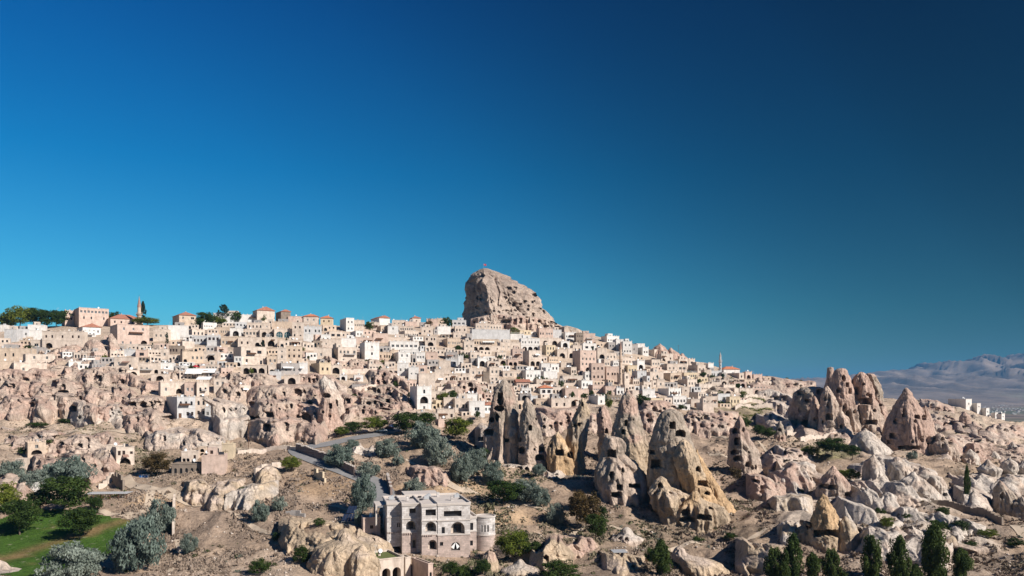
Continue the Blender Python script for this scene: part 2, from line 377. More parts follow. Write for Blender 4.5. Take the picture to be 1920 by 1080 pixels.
def _dist_poly(x, y, pts):
    d = np.full(x.shape, 1e9)
    for (a, b), (c, e2) in zip(pts[:-1], pts[1:]):
        vx, vy = c - a, e2 - b; t = np.clip(((x - a) * vx + (y - b) * vy) / (vx * vx + vy * vy + 1e-9), 0, 1)
        d = np.minimum(d, np.hypot(x - a - t * vx, y - b - t * vy))
    return d
road_xy = [tuple(P(u, v))[:2] for u, v in ROAD_PTS]
LAWN = [(-60,1075),(-60,985),(40,960),(110,955),(180,962),(245,975),(285,1000),(215,1040),(180,1060),(120,1072),(75,1085)]
def inpoly(x, y, pts):
    r = np.zeros(x.shape, bool); n = len(pts)
    for i in range(n):
        x1, y1 = pts[i]; x2, y2 = pts[(i + 1) % n]
        c = ((y1 > y) != (y2 > y)) & (x < (x2 - x1) * (y - y1) / ((y2 - y1) if y2 != y1 else 1e-9) + x1); r ^= c
    return r
PADS = []                                                      # levelled ground: (x, y, inner radius, outer radius, level)
def pad(u, v, r0, r1, dz=0.0):
    p = P(u, v); PADS.append((p.x, p.y, r0, r1, p.z - CZ + dz))
pad(826, 1034, 13, 22, -1.5); pad(896, 1046, 8, 16, -2.0); pad(740, 1072, 7, 13, -5.0); pad(785, 1085, 7, 13, -5.0); pad(1075, 893, 11, 17, 0.0)
def Hz(X, Y, with_noise=True):
    """ground height at world X, Y"""
    X = np.asarray(X, float); Y = np.asarray(Y, float)
    u = U0 + F * X / np.maximum(Y, 1); d = Y / SC
    z = zbase(u, d) * SC
    if with_noise:
        near = sstep(45, 120, d)
        v = VH - F * z / np.maximum(Y, 1)
        rough = 0.25 + 1.0 * sstep(740, 800, v) * sstep(1130, 1000, v) + 0.5 * sstep(1150, 1300, u)
        rough = rough * np.clip((_dist_poly(X, Y, road_xy) - 4) / 8, 0.04, 1)
        lm = inpoly(u, v, LAWN); rough = np.where(lm, 0.06, rough)
        n = fbm(X / 26, Y / 26, 0, 3, 3) * 2.2 + (ridge(X / 14 + 7, Y / 14, 0, 2, 9) - 0.3) * 1.1 + fbm(X / 4.5, Y / 4.5, 0, 3, 5) * 0.9
        z = z + n * rough * near
    for (px, py, r0, r1, lv) in PADS:
        w = sstep(r1, r0, np.hypot(X - px, Y - py)); z = z * (1 - w) + lv * w
    return z + CZ

# ground colours: what covers the ground where (photo column, row, half widths, colour, strength)
SCRUB = (0.325, 0.258, 0.205); PALE = (0.50, 0.42, 0.35); SAND = (0.44, 0.33, 0.225); GRASS = (0.055, 0.105, 0.03); WHITE = (0.52, 0.47, 0.42)
ZONES = [
 (240, 760, 330, 62, PALE, 0.8), (560, 770, 300, 60, PALE, 0.6), (100, 850, 180, 40, PALE, 0.55), (330, 800, 120, 18, PALE, 0.5), (390, 905, 110, 26, (0.30,0.25,0.2), 0.5),
 (760, 850, 90, 30, (0.30,0.235,0.18), 0.6), (640, 860, 70, 14, PALE, 0.5), (840, 915, 130, 18, SAND, 0.8), (960, 970, 90, 18, SAND, 0.8),
 (1080, 960, 100, 50, (0.29,0.225,0.175), 0.8), (620, 905, 80, 26, (0.30,0.22,0.15), 0.8),
 (1340, 800, 130, 25, (0.33,0.26,0.22), 0.8), (1420, 900, 110, 70, (0.30,0.235,0.19), 0.9), (1640, 830, 160, 30, PALE, 0.6),
 (1850, 810, 120, 40, PALE, 0.7), (1600, 960, 150, 55, WHITE, 0.7), (1760, 1010, 140, 40, WHITE, 0.75), (1800, 930, 110, 40, WHITE, 0.4), (1850, 900, 100, 30, (0.26,0.21,0.16), 0.8),
 (1400, 775, 110, 30, (0.12,0.125,0.06), 0.45), (1480, 780, 60, 18, PALE, 0.7), (1560, 850, 60, 14, (0.12,0.14,0.05), 0.6),
 (430, 960, 130, 60, (0.28,0.225,0.185), 0.9), (450, 1060, 160, 30, PALE, 0.5), (300, 940, 70, 14, SAND, 0.7), (60, 930, 120, 16, (0.34,0.29,0.22), 0.6),
 (1240, 1000, 200, 40, (0.25,0.2,0.155), 0.8), (1100, 1050, 120, 30, (0.27,0.22,0.18), 0.7), (1750, 1060, 200, 30, (0.36,0.30,0.25), 0.8), (960, 1040, 80, 30, PALE, 0.6)]
def ground_col(X, Y, Z):
    u = U0 + F * X / Y; v = VH - F * (Z - CZ) / Y
    nz = fbm(X / 9, Y / 9, 0, 4, 21); nz2 = fbm(X / 30, Y / 30, 0, 3, 22)
    c = np.empty(X.shape + (3,)); w = sstep(800, 740, v + 40 * nz2)
    for k in range(3): c[..., k] = SCRUB[k] * (1 - w) + 0.40 * (PALE[k] / 0.46) * w
    for (cu, cv, ru, rv, col, st) in ZONES:
        r = np.hypot((u - cu) / ru, (v - cv) / rv) + 0.45 * nz
        a = st * sstep(1.15, 0.6, r)
        for k in range(3): c[..., k] = c[..., k] * (1 - a) + col[k] * a
    return c

# near terrain
un = np.concatenate([np.arange(-420, -20, 12), np.arange(-20, 1940, 2.6), np.arange(1940, 2321, 12)])
dn = np.concatenate([np.arange(40, 125, 6.0), np.geomspace(125, 540, 430), np.geomspace(548, 1150, 50)])
uu, dd = np.meshgrid(un, dn); X = (uu - U0) / F * dd * SC; Y = dd * SC; Z = Hz(X, Y)
def gridfaces(nr, nc):
    i = np.arange((nr - 1) * (nc - 1)); r = i // (nc - 1); c = i % (nc - 1); a = r * nc + c
    return np.stack([a, a + 1, a + nc + 1, a + nc], 1)
gf = gridfaces(len(dn), len(un)); gc = ground_col(X, Y, Z)
me = np_mesh('hillside', np.stack([X.ravel(), Y.ravel(), Z.ravel()], 1), gf, M['ground'], True, gc.reshape(-1, 3))
tag(link('hillside', me), kind='structure')
# lawn sheet just above the ground
vv = VH - F * (Z - CZ) / Y; lm = inpoly(uu + 9 * fbm(X / 5, Y / 5, 0, 2, 4), vv + 5 * fbm(X / 5, Y / 5, 0, 2, 6), LAWN).ravel()
lf = gf[lm[gf].all(1)]; used = np.unique(lf); remap = np.zeros(X.size, int); remap[used] = np.arange(len(used))
lx, ly, lz = X.ravel()[used], Y.ravel()[used], Z.ravel()[used]
band = np.exp(-((vv.ravel()[used] - (1032 - (uu.ravel()[used] - 60) * 0.32)) / 7.0) ** 2) * 0.8 + 0.5 * sstep(0.15, 0.5, fbm(lx / 6, ly / 6, 0, 3, 8))
lc = np.outer(1 - np.clip(band, 0, 1), (0.055, 0.115, 0.022)) + np.outer(np.clip(band, 0, 1), (0.20, 0.15, 0.075))
mg = M['ground'].copy(); mg.name = 'lawn_grass'
tag(link('lawn', np_mesh('lawn', np.stack([lx, ly, lz + 0.12], 1), remap[lf], mg, True, lc)), kind='structure')

# far plain and mountains
uf = np.arange(-500, 2700, 5.0); df = np.concatenate([np.geomspace(1050, 4000, 60), np.geomspace(4050, 16000, 190)])
uu, dd = np.meshgrid(uf, df); X = (uu - U0) / F * dd * SC; Y = dd * SC
def far_z(uu, dd, X, Y):
    env = sstep(4300, 7600, dd) * (1 - 0.5 * sstep(8200, 12000, dd))
    top = np.interp(uu, [-500, 1300, 1450, 1560, 1640, 1720, 1800, 1880, 1960, 2700], [170, 170, 190, 205, 250, 320, 365, 390, 420, 440])
    w = 0.62 + 0.26 * ridge(X / 1500, Y / 2600, 0, 2, 31) + 0.34 * ridge(X / 420 + Y / 1500, Y / 1100, 0, 4, 37) + 0.16 * fbm(X / 380, Y / 600, 0, 4, 33)
    far2 = sstep(9500, 13000, dd) * 190
    return -72 + env * top * w * 1.0 + far2 * (0.8 + 0.2 * fbm(X / 3000, Y / 3000, 0, 3, 35)) + 1.5 * fbm(X / 200, Y / 200, 0, 3, 36)
Zf = far_z(uu, dd, X, Y) * SC + CZ
fc = np.empty(X.shape + (3,)); n = fbm(X / 150, Y / 420, 0, 4, 41); n2 = fbm(X / 700, Y / 2000, 0, 3, 42); hi = sstep(4200, 5600, dd)
green = sstep(-0.1, 0.35, n2 + 0.5 * n) * (1 - hi)
for k in range(3): fc[..., k] = ((0.21, 0.165, 0.135)[k] * (1 + 0.45 * n)) * (1 - green) + (0.10, 0.125, 0.075)[k] * green
me = np_mesh('distant_plain_and_mountains', np.stack([X.ravel(), Y.ravel(), Zf.ravel()], 1), gridfaces(len(df), len(uf)), None or newmat('x')[0], True, fc.reshape(-1, 3))
mm, nt, b = newmat('distant_land'); b.inputs['Roughness'].default_value = 1; b.inputs['Specular IOR Level'].default_value = 0
Pn = wpos(nt).outputs['Position']; nn = noise_tex(nt, 0.004, 8, Pn, 0.7)
nt.links.new(mix(nt, attr(nt), cramp(nt, nn.outputs[0], [(0.35, 0.65), (0.65, 1.25)]), 1.0, 'MULTIPLY'), b.inputs['Base Color'])
me.materials[0] = mm
tag(link('distant_mountains', me), kind='structure')
# land closing the ring behind and beside the camera
g = MB(); zg = CZ - 72 * SC - 3; g.quad((-26000, -9000, zg), (26000, -9000, zg), (26000, 21000, zg), (-26000, 21000, zg))
gme = g.mesh('valley_floor', mm); a = gme.color_attributes.new('tint', 'FLOAT_COLOR', 'POINT')
a.data.foreach_set('color', np.tile((0.26, 0.22, 0.17, 1), 4).astype(np.float32)); tag(link('valley_floor', gme), kind='structure')

# roads and tracks: ribbons laid on the ground
def ribbon(name, pts, width, mat, lift=0.16, edge=0.0):
    c = [P(u, v) for u, v in pts]; c = [Vector((p.x, p.y, 0)) for p in c]
    fine = []
    for i in range(len(c) - 1):
        p0, p1, p2, p3 = c[max(i - 1, 0)], c[i], c[i + 1], c[min(i + 2, len(c) - 1)]
        L = max(2, int((p2 - p1).length / 0.9))
        for k in range(L):
            t = k / L; fine.append(0.5 * ((2 * p1) + (p2 - p0) * t + (2 * p0 - 5 * p1 + 4 * p2 - p3) * t * t + (3 * p1 - p0 - 3 * p2 + p3) * t ** 3))
    fine.append(c[-1]); n = len(fine); A = np.array([(p.x, p.y) for p in fine])
    T = np.gradient(A, axis=0); T /= np.linalg.norm(T, axis=1)[:, None] + 1e-9; Nn = np.stack([-T[:, 1], T[:, 0]], 1)
    m = 9; offs = np.linspace(-0.5, 0.5, m); wv = width * (1 + 0.12 * fbm(np.arange(n) / 14, 3, 0, 2, 50))
    XX = A[:, None, 0] + Nn[:, None, 0] * offs * wv[:, None]; YY = A[:, None, 1] + Nn[:, None, 1] * offs * wv[:, None]
    ZZ = Hz(XX, YY) + lift; V = np.stack([XX.ravel(), YY.ravel(), ZZ.ravel()], 1)
    return tag(link(name, np_mesh(name, V, gridfaces(n, m), mat, True)), kind='structure'), A
ribbon('road', ROAD_PTS, 7.0, M['asphalt'], 0.22)
ribbon('dirt_track', [(0,838),(60,824),(130,818),(200,814),(260,812),(330,818),(400,832),(470,838),(530,838),(556,842)], 4.0, M['sand'], 0.2)
ribbon('dirt_track', [(232,888),(240,905),(262,920),(300,930),(350,938),(400,940),(450,934),(490,928)], 3.2, M['sand'], 0.2)
ribbon('garden_path', [(170,958),(210,962),(255,968),(275,955),(285,930)], 2.4, M['sand'], 0.2)
ribbon('dirt_track', [(800,905),(850,915),(900,922),(950,938),(1000,955),(1050,965)], 4.5, M['sand'], 0.2)
ribbon('dirt_track', [(1700,950),(1760,952),(1820,962),(1870,978),(1930,1000)], 4.0, M['sand'], 0.2)
ribbon('dirt_track', [(1250,790),(1330,800),(1400,808),(1480,800),(1560,818),(1640,832),(1700,842)], 3.0, M['sand'], 0.2)
ribbon('dirt_track', [(1790,760),(1830,790),(1870,815),(1925,822)], 3.5, M['sand'], 0.2)

for tp in ([(1290,805),(1340,812),(1390,826),(1440,848)], [(1330,850),(1380,858),(1450,880),(1500,905)], [(1060,1000),(1100,985),(1150,990),(1200,1005)], [(860,985),(905,1000),(950,1018),(1000,1024)], [(330,1000),(338,1020),(328,1045),(318,1065)], [(420,960),(470,975),(520,1000),(545,1030)], [(600,940),(640,952),(672,958)], [(1230,1030),(1300,1022),(1380,1012),(1440,1000)], [(760,872),(800,880),(850,895)]):
    ribbon('footpath', tp, 1.3, M['sand'], 0.14)
# ------------------------------------------------------------------ rocks
CREAM = (0.54, 0.445, 0.375); PINK = (0.50, 0.37, 0.31); GREY = (0.40, 0.345, 0.29); OCHRE = (0.54, 0.385, 0.235); BEIGE = (0.52, 0.42, 0.31); WHT = (0.60, 0.545, 0.49)
def hole_mask(pu, pv, h):
    x, y, w, hh = h[:4]; k = h[4] if len(h) > 4 else 'e'
    dx = (pu - x) / (w * .58); dy = (pv - y) / (hh * .58)
    if k == 'r': return (np.abs(dx) < 1) & (np.abs(dy) < 1)
    if k == 'a': return (np.abs(dx) < 1) & (dy < 1) & ((dy > -0.2) | (dx * dx + ((dy + 0.2) / 0.8) ** 2 < 1))
    return dx * dx + dy * dy < 1
def carve(X, Y, Z, holes, front, depth):
    """push the surface back where openings are cut; returns opening id per vertex"""
    hid = np.full(X.shape, -1)
    if not holes: return Y, hid
    pu = U0 + F * X / Y; pv = VH - F * (Z - CZ) / Y; wob = 0.5 * fbm(X * 1.3, Y * 1.3, Z * 1.3, 2, 77)
    for i, h in enumerate(holes):
        m = hole_mask(pu + wob, pv - wob, h) & front; hid[m] = i
        Y = np.where(m, Y + min(depth, 0.2 * h[2] + 2.8), Y)
    return Y, hid
def make_rock(name, label, cat, Xa, Ya, Za, wrap, hid, colr, loc, group=None):
    nr, nc = Xa.shape; i = np.arange((nr - 1) * (nc if wrap else nc - 1)); cc = nc if wrap else nc - 1
    r = i // cc; c = i % cc; c2 = (c + 1) % nc
    fq = np.stack([r * nc + c, (r + 1) * nc + c, (r + 1) * nc + c2, r * nc + c2], 1)
    V = np.stack([Xa.ravel() - loc[0], Ya.ravel() - loc[1], Za.ravel() - loc[2]], 1); H = hid.ravel(); fh = H[fq]
    root = empty(name, loc); tag(root, label, cat, group)
    inn = (fh >= 0).sum(1) >= 3
    rest = [fq[~inn]]; body_at = None
    for k in range(int(H.max()) + 1):
        f = fq[inn & ((fh == k).sum(1) >= 2)]
        if len(f) < 2: continue
        lab = {}                                                # keep the connected piece that is largest
        def fd(a):
            while lab[a] != a: lab[a] = lab[lab[a]]; a = lab[a]
            return a
        for q4 in f.tolist():
            for vtx in q4: lab.setdefault(vtx, vtx)
            for vtx in q4[1:]: lab[fd(vtx)] = fd(q4[0])
        rt = np.array([fd(q4[0]) for q4 in f.tolist()]); vals, cnt = np.unique(rt, return_counts=True)
        if len(vals) > 1: rest.append(f[rt != vals[cnt.argmax()]]); f = f[rt == vals[cnt.argmax()]]
        us = np.unique(f); rm = np.zeros(len(V), int); rm[us] = np.arange(len(us))
        link('cave_opening', np_mesh('cave_opening', V[us], rm[f], M['rock'], False, colr.reshape(-1, 3)[us]), root)
    link('rock_body', np_mesh('rock_body', V, np.concatenate(rest), M['rock'], True, colr.reshape(-1, 3)), root)
    return root
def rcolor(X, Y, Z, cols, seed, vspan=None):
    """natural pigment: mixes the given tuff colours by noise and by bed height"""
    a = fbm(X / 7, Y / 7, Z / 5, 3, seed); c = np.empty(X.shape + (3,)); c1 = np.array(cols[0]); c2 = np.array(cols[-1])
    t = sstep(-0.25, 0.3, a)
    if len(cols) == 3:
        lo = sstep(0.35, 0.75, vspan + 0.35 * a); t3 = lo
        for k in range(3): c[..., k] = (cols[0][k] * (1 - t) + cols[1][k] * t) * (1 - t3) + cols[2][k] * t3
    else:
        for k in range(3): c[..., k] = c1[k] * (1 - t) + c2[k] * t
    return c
_seed = [100]
def cone(label, rows, base=None, D=None, cols=(GREY, CREAM), asp=1.05, rdg=0.4, sharp=0.38, amp=0.10, flute=0.12, holes=(), name='fairy_chimney', cat='rock cone', group=None, step=1.35, ext=30, hd=6.0, fine=0.4, cap=0.5, crk=0.5, grooves=()):
    _seed[0] += 7; sd_ = _seed[0]
    rows = sorted(rows)
    uc = 0.5 * (rows[-1][1] + rows[-1][2])
    if D is None: D = float(Dat(uc, base if base else rows[-1][0])[0]) + 0.5 * (rows[-1][2] - rows[-1][1]) / F * 200
    v0, a0, b0 = rows[0]; w0 = b0 - a0
    rr = [(v0, a0 + w0 * 0.44, b0 - w0 * 0.44), (v0 + cap * w0 * 0.25, a0 + w0 * 0.22, b0 - w0 * 0.22), (v0 + cap * w0, a0, b0)] + rows[1:] 
    rr = [r_ for i, r_ in enumerate(rr) if i == 0 or r_[0] > rr[i - 1][0]]
    vl, al, bl = rr[-1]; rr.append((vl + ext, al - 3, bl + 3))
    q = np.array(rr, float); maxw = (q[:, 2] - q[:, 1]).max()
    step = max(step, math.sqrt((vl + ext - v0) * maxw * 1.9 / 42000.0))
    vs = np.arange(v0, vl + ext, step); xl = np.interp(vs, q[:, 0], q[:, 1]); xr = np.interp(vs, q[:, 0], q[:, 2])
    k = np.array([1, 2, 3, 2, 1]) / 9.0
    if len(vs) > 12:
        xl[2:-2] = np.convolve(xl, k, 'valid'); xr[2:-2] = np.convolve(xr, k, 'valid')
    nf = int(max(14, maxw * 1.35 / step)); nb = max(8, nf // 3)
    tf = (1 - np.cos(np.linspace(0, math.pi, nf))) / 2 * 0.6 + np.linspace(0, 1, nf) * 0.4
    tb = np.linspace(1, 0, nb + 2)[1:-1]
    ell = np.sqrt(np.clip(1 - (2 * tf - 1) ** 2, 0, 1)); p = rdg
    tri = np.where(tf < p, tf / p, (1 - tf) / (1 - p)); fr = (1 - sharp) * ell + sharp * tri
    t = np.concatenate([tf, tb]); fy = np.concatenate([-fr, np.sqrt(np.clip(1 - (2 * tb - 1) ** 2, 0, 1))])
    W = (xr - xl)[:, None] / F * D; Xc = (xl[:, None] + (xr - xl)[:, None] * t[None] - U0) / F * D
    Yc = D + fy[None] * asp * W / 2; Zc = np.repeat((CZ + (VH - vs) / F * D)[:, None], len(t), 1)
    nx = (2 * t - 1)[None]; ny = fy[None]; nl = np.sqrt(nx * nx + ny * ny) + 1e-6; nx = nx / nl; ny = ny / nl
    s = np.maximum(np.percentile(W, 70) * 0.42, 2.0); o = sd_ * 3.1
    topfade = sstep(0, 10, (vs - v0))[:, None]
    ww = np.minimum(W, np.median(W) * 1.3)
    d = amp * ww * fbm(Xc / s + o, Yc / s, Zc / (s * 1.2), 3, sd_) + flute * ww * np.minimum(0.25, ridge(Xc / (s * 0.5) + o, Yc / (s * 0.5), Zc / (s * 3.2), 2, sd_ + 3) - 0.35)
    fs = min(1.0, maxw / F * D / 8); cs1 = max(2.2, float(np.median(W)) * .38)
    if cols[0] is WHT or cols[1] is WHT: crk, fine = crk * .45, fine * .6
    d = d + crk * .5 * cs1 * .32 * (crack(Xc / cs1 + o, Yc / cs1, Zc / (cs1 * 2.2), sd_ + 11) - .35) + crk * 0.34 * fs * (crack(Xc / 1.9 + o, Yc / 1.9, Zc / 3.0, sd_ + 12) - .3) * topfade
    d = d + fine * fs * (fbm(Xc / 1.6 + o, Yc / 1.6, Zc / 1.6, 4, sd_ + 5, 0.6) + 0.5 * (ridge(Xc / 3 + o, Yc / 3, Zc / 2.2, 3, sd_ + 6) - 0.3)) * topfade
    d = d - d.mean()
    if grooves:
        gu = U0 + F * Xc / Yc; gv = VH - F * (Zc - CZ) / Yc
        for (pts_, gw, gd) in grooves: d = d - gd * np.exp(-(_dist_poly(gu, gv, pts_) / gw) ** 2) * (fy[None] < 0)
    Xc = Xc + nx * d; Yc = Yc + ny * d; Zc = Zc + 0.2 * fine * fbm(Xc / 2.5, Yc / 2.5, Zc / 9 + o, 2, sd_ + 8)
    front = np.zeros(Xc.shape, bool); front[:, 1:nf - 1] = True
    span = ((vs - v0) / (vl - v0))[:, None] * np.ones_like(Xc)
    colr = rcolor(Xc, Yc, Zc, cols, sd_, span)
    Yc2, hid = carve(Xc, Yc, Zc, list(holes), front, min(hd, 0.6 * asp * float(np.median(W)) + 0.3))
    loc = (float((0.5 * (al + bl) - U0) / F * D), float(D), float(CZ + (VH - vl) / F * D))
    return make_rock(name, label, cat, Xc, Yc2, Zc, True, hid, colr, loc, group)
def outcrop(label, line, bulge=5.0, cols=(CREAM, PINK), holes=(), auto=0, name='rock_outcrop', cat='rock', group=None, step=1.35, fold=2.2, fs=9.0, hd=8.0, fine=0.55, lean=0.5, steps=None, buttress=True, crk=0.75):
    """line: (photo column, top row, bottom row) - a weathered face standing out of the slope"""
    if cols[0] is WHT: crk, fine = crk * .3, fine * .5
    _seed[0] += 7; sd_ = _seed[0]; q = np.array(sorted(line), float); rs = np.random.RandomState(sd_)
    H = (q[:, 2] - q[:, 1]).max(); Wd = q[-1, 0] - q[0, 0]; step = max(step, math.sqrt(H * Wd / 42000.0))
    us = np.arange(q[0, 0], q[-1, 0] + step, step); n = max(10, int(H / step)); s = np.concatenate([np.linspace(0, 1, n), 1 + np.arange(1, 9) * .02]); n = len(s); sx = np.maximum(s - 1, 0) / .16
    top = np.interp(us, q[:, 0], q[:, 1]); bot = np.interp(us, q[:, 0], q[:, 2])
    top = top + min(7, H * .12) * fbm(us / 16, sd_, 0, 3, sd_) ; bot = bot + 2.0 * fbm(us / 20, sd_ + 3, 0, 2, sd_)
    v = top[None] + (bot - top)[None] * np.minimum(s, 1)[:, None] + sx[:, None] * 26; u = np.repeat(us[None], n, 0)
    Dg = Dat(u, np.minimum(v, bot[None]))
    e = np.minimum(us - us[0], us[-1] - us) / (0.12 * Wd + 6); E = np.sqrt(np.clip(e, 0, 1))[None]
    B = np.clip(s / 0.10, 0, 1) ** 0.6; bulge = bulge * 0.75
    # the face climbs in steep steps with narrow ledges between them
    Dbot = Dat(us, bot)[None]; Dtop = Dat(us, top)[None]; up = np.maximum(1 - s[:, None], 0); hm = H / F * float(Dbot.mean()); ns = steps if steps else max(1, round(hm / 6.5))
    q_ = up * ns + 0.55 * fbm(us / 22, sd_, 0, 3, sd_ + 9)[None] * np.clip(up * 4, 0, 1) * np.clip((1 - up) * 4, 0, 1)
    q_ = np.clip(q_, 0, ns); stair = (np.floor(q_) + sstep(0.80, 1.0, q_ - np.floor(q_))) / ns
    st = 0.22 * up + 0.78 * stair
    D = Dbot + (Dtop - Dbot) * st - bulge * B[:, None] * E * (1 - lean * up)
    
    rs2 = np.random.RandomState(sd_ + 1); kk = float(Dbot.mean()) / F
    for j in range(int(Wd / 26) + 1 if buttress else 0):
        cu = rs2.uniform(us[0], us[-1]); tv = float(np.interp(cu, us, top)); bv = float(np.interp(cu, us, bot)); av = tv + (bv - tv) * rs2.uniform(-0.15, 0.55); sl = rs2.uniform(0.25, 0.55)
        hw = np.clip((v - av) * sl, 0, 22); D = D - np.where(hw > 0.3, np.sqrt(np.clip(1 - ((u - cu) / np.maximum(hw, .3)) ** 2, 0, 1)) * hw * kk * rs2.uniform(.4, .85), 0) * np.clip(B[:, None] * 1.5, 0, 1)
    D = D * E + Dg * (1 - E)
    X = (u - U0) / F * D; Zz = CZ + (VH - v) / F * D
    bd = (B[:, None] * E)
    o = sd_ * 1.7
    dn_ = fold * (ridge(X / fs + o, Zz / (fs * 3.0), 0, 2, sd_) - 0.25) + 0.55 * fold * fbm(X / (fs * 0.5) + o, Zz / (fs * 0.6), D / 12, 3, sd_ + 2) + fine * (fbm(X / 1.5, D / 1.5, Zz / 1.3, 4, sd_ + 4, 0.6) + 0.7 * (ridge(X / 2.6 + o, D / 3, Zz / 1.8, 3, sd_ + 5) - 0.3))
    dn_ = dn_ + crk * (1.5 * (crack(X / 5.5 + o, D / 6, Zz / 8.0, sd_ + 12) - .35) + 0.45 * (crack(X / 2.2 + o, D / 2.2, Zz / 2.4, sd_ + 13) - .3))
    D = D - dn_ * bd + 0.9 * (1 - np.clip(s[:, None] * 14, 0, 1)) + 0.9 * (1 - np.clip(E * 3, 0, 1))
    Yc = D; front = np.ones(X.shape, bool); front[0] = front[-9:] = False; front[:, 0] = front[:, -1] = False
    hl = list(holes)
    for k in range(int(auto * 1.7)):
        uu_ = rs.uniform(us[0] + 6, us[-1] - 6); t_ = np.interp(uu_, us, top); b_ = np.interp(uu_, us, bot); vv_ = t_ + (b_ - t_) * rs.uniform(0.18, 0.85)
        w_ = rs.choice([3, 4, 5, 6, 8, 10, 13], p=[.12, .18, .2, .18, .15, .1, .07]); h_ = w_ * rs.uniform(0.7, 1.5) if w_ < 7 else w_ * rs.uniform(0.6, 0.9)
        if all(abs(uu_ - h[0]) > (w_ + h[2]) / 2 + 1.5 or abs(vv_ - h[1]) > (h_ + h[3]) / 2 + 1.5 for h in hl): hl.append((uu_, vv_, w_, h_, rs.choice(['r', 'a', 'e', 'a'])))
    colr = rcolor(X, Yc, Zz, cols, sd_, np.minimum(s, 1)[:, None] * np.ones_like(X))
    Yc, hid = carve(X, Yc, Zz, hl, front, hd)
    um = 0.5 * (us[0] + us[-1]); loc = tuple(P(um, float(np.interp(um, us, bot))))
    return make_rock(name, label, cat, X, Yc, Zz, False, hid, colr, loc, group)
# ------------------------------------------------------------------ the castle rock and its rubble skirt
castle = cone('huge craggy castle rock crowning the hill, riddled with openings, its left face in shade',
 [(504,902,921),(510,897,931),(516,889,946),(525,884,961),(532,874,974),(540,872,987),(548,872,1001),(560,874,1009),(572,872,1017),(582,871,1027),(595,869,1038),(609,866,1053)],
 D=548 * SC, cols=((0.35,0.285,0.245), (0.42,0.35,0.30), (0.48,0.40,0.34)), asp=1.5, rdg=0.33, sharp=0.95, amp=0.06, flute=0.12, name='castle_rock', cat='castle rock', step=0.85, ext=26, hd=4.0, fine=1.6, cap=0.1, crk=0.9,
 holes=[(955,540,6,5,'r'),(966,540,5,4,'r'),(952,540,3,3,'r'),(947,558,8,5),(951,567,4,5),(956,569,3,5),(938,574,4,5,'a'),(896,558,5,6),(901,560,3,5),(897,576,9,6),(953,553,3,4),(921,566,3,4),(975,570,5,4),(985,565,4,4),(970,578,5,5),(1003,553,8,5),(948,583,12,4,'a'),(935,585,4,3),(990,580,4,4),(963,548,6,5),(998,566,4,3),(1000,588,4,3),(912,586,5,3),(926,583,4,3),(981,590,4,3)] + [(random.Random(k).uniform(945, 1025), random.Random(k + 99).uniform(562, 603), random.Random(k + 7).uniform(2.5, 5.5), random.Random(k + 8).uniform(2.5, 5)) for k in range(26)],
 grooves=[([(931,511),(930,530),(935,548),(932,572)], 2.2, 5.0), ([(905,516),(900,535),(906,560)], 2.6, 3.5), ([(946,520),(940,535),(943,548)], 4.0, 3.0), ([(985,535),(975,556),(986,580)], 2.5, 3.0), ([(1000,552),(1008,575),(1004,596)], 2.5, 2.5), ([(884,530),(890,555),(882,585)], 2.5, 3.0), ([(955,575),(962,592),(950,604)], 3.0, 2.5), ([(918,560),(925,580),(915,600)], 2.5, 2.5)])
outcrop('band of pale rubble and cave mouths at the foot of the castle rock', [(882,597,612),(905,592,614),(935,588,614),(960,590,616),(990,592,618),(1020,595,618),(1046,608,620),(1056,613,622)], bulge=7, cols=(CREAM, PINK), auto=14, step=0.9, fold=2.4, fs=6, fine=1.1,
 holes=[(950,602,12,6,'a'),(941,603,5,5,'a'),(976,601,5,8,'r'),(988,600,9,10,'r'),(1011,602,6,5),(1036,603,10,4),(1042,606,5,4),(1024,611,8,3,'a')], cat='rock band')
outcrop('low stony hump right of the castle rock on the skyline', [(1046,614,628),(1065,611,626),(1085,616,630),(1096,622,632)], bulge=4, cols=(CREAM, GREY), step=1.0, cat='rock')
G1 = 'fairy chimneys standing in the middle of the valley'
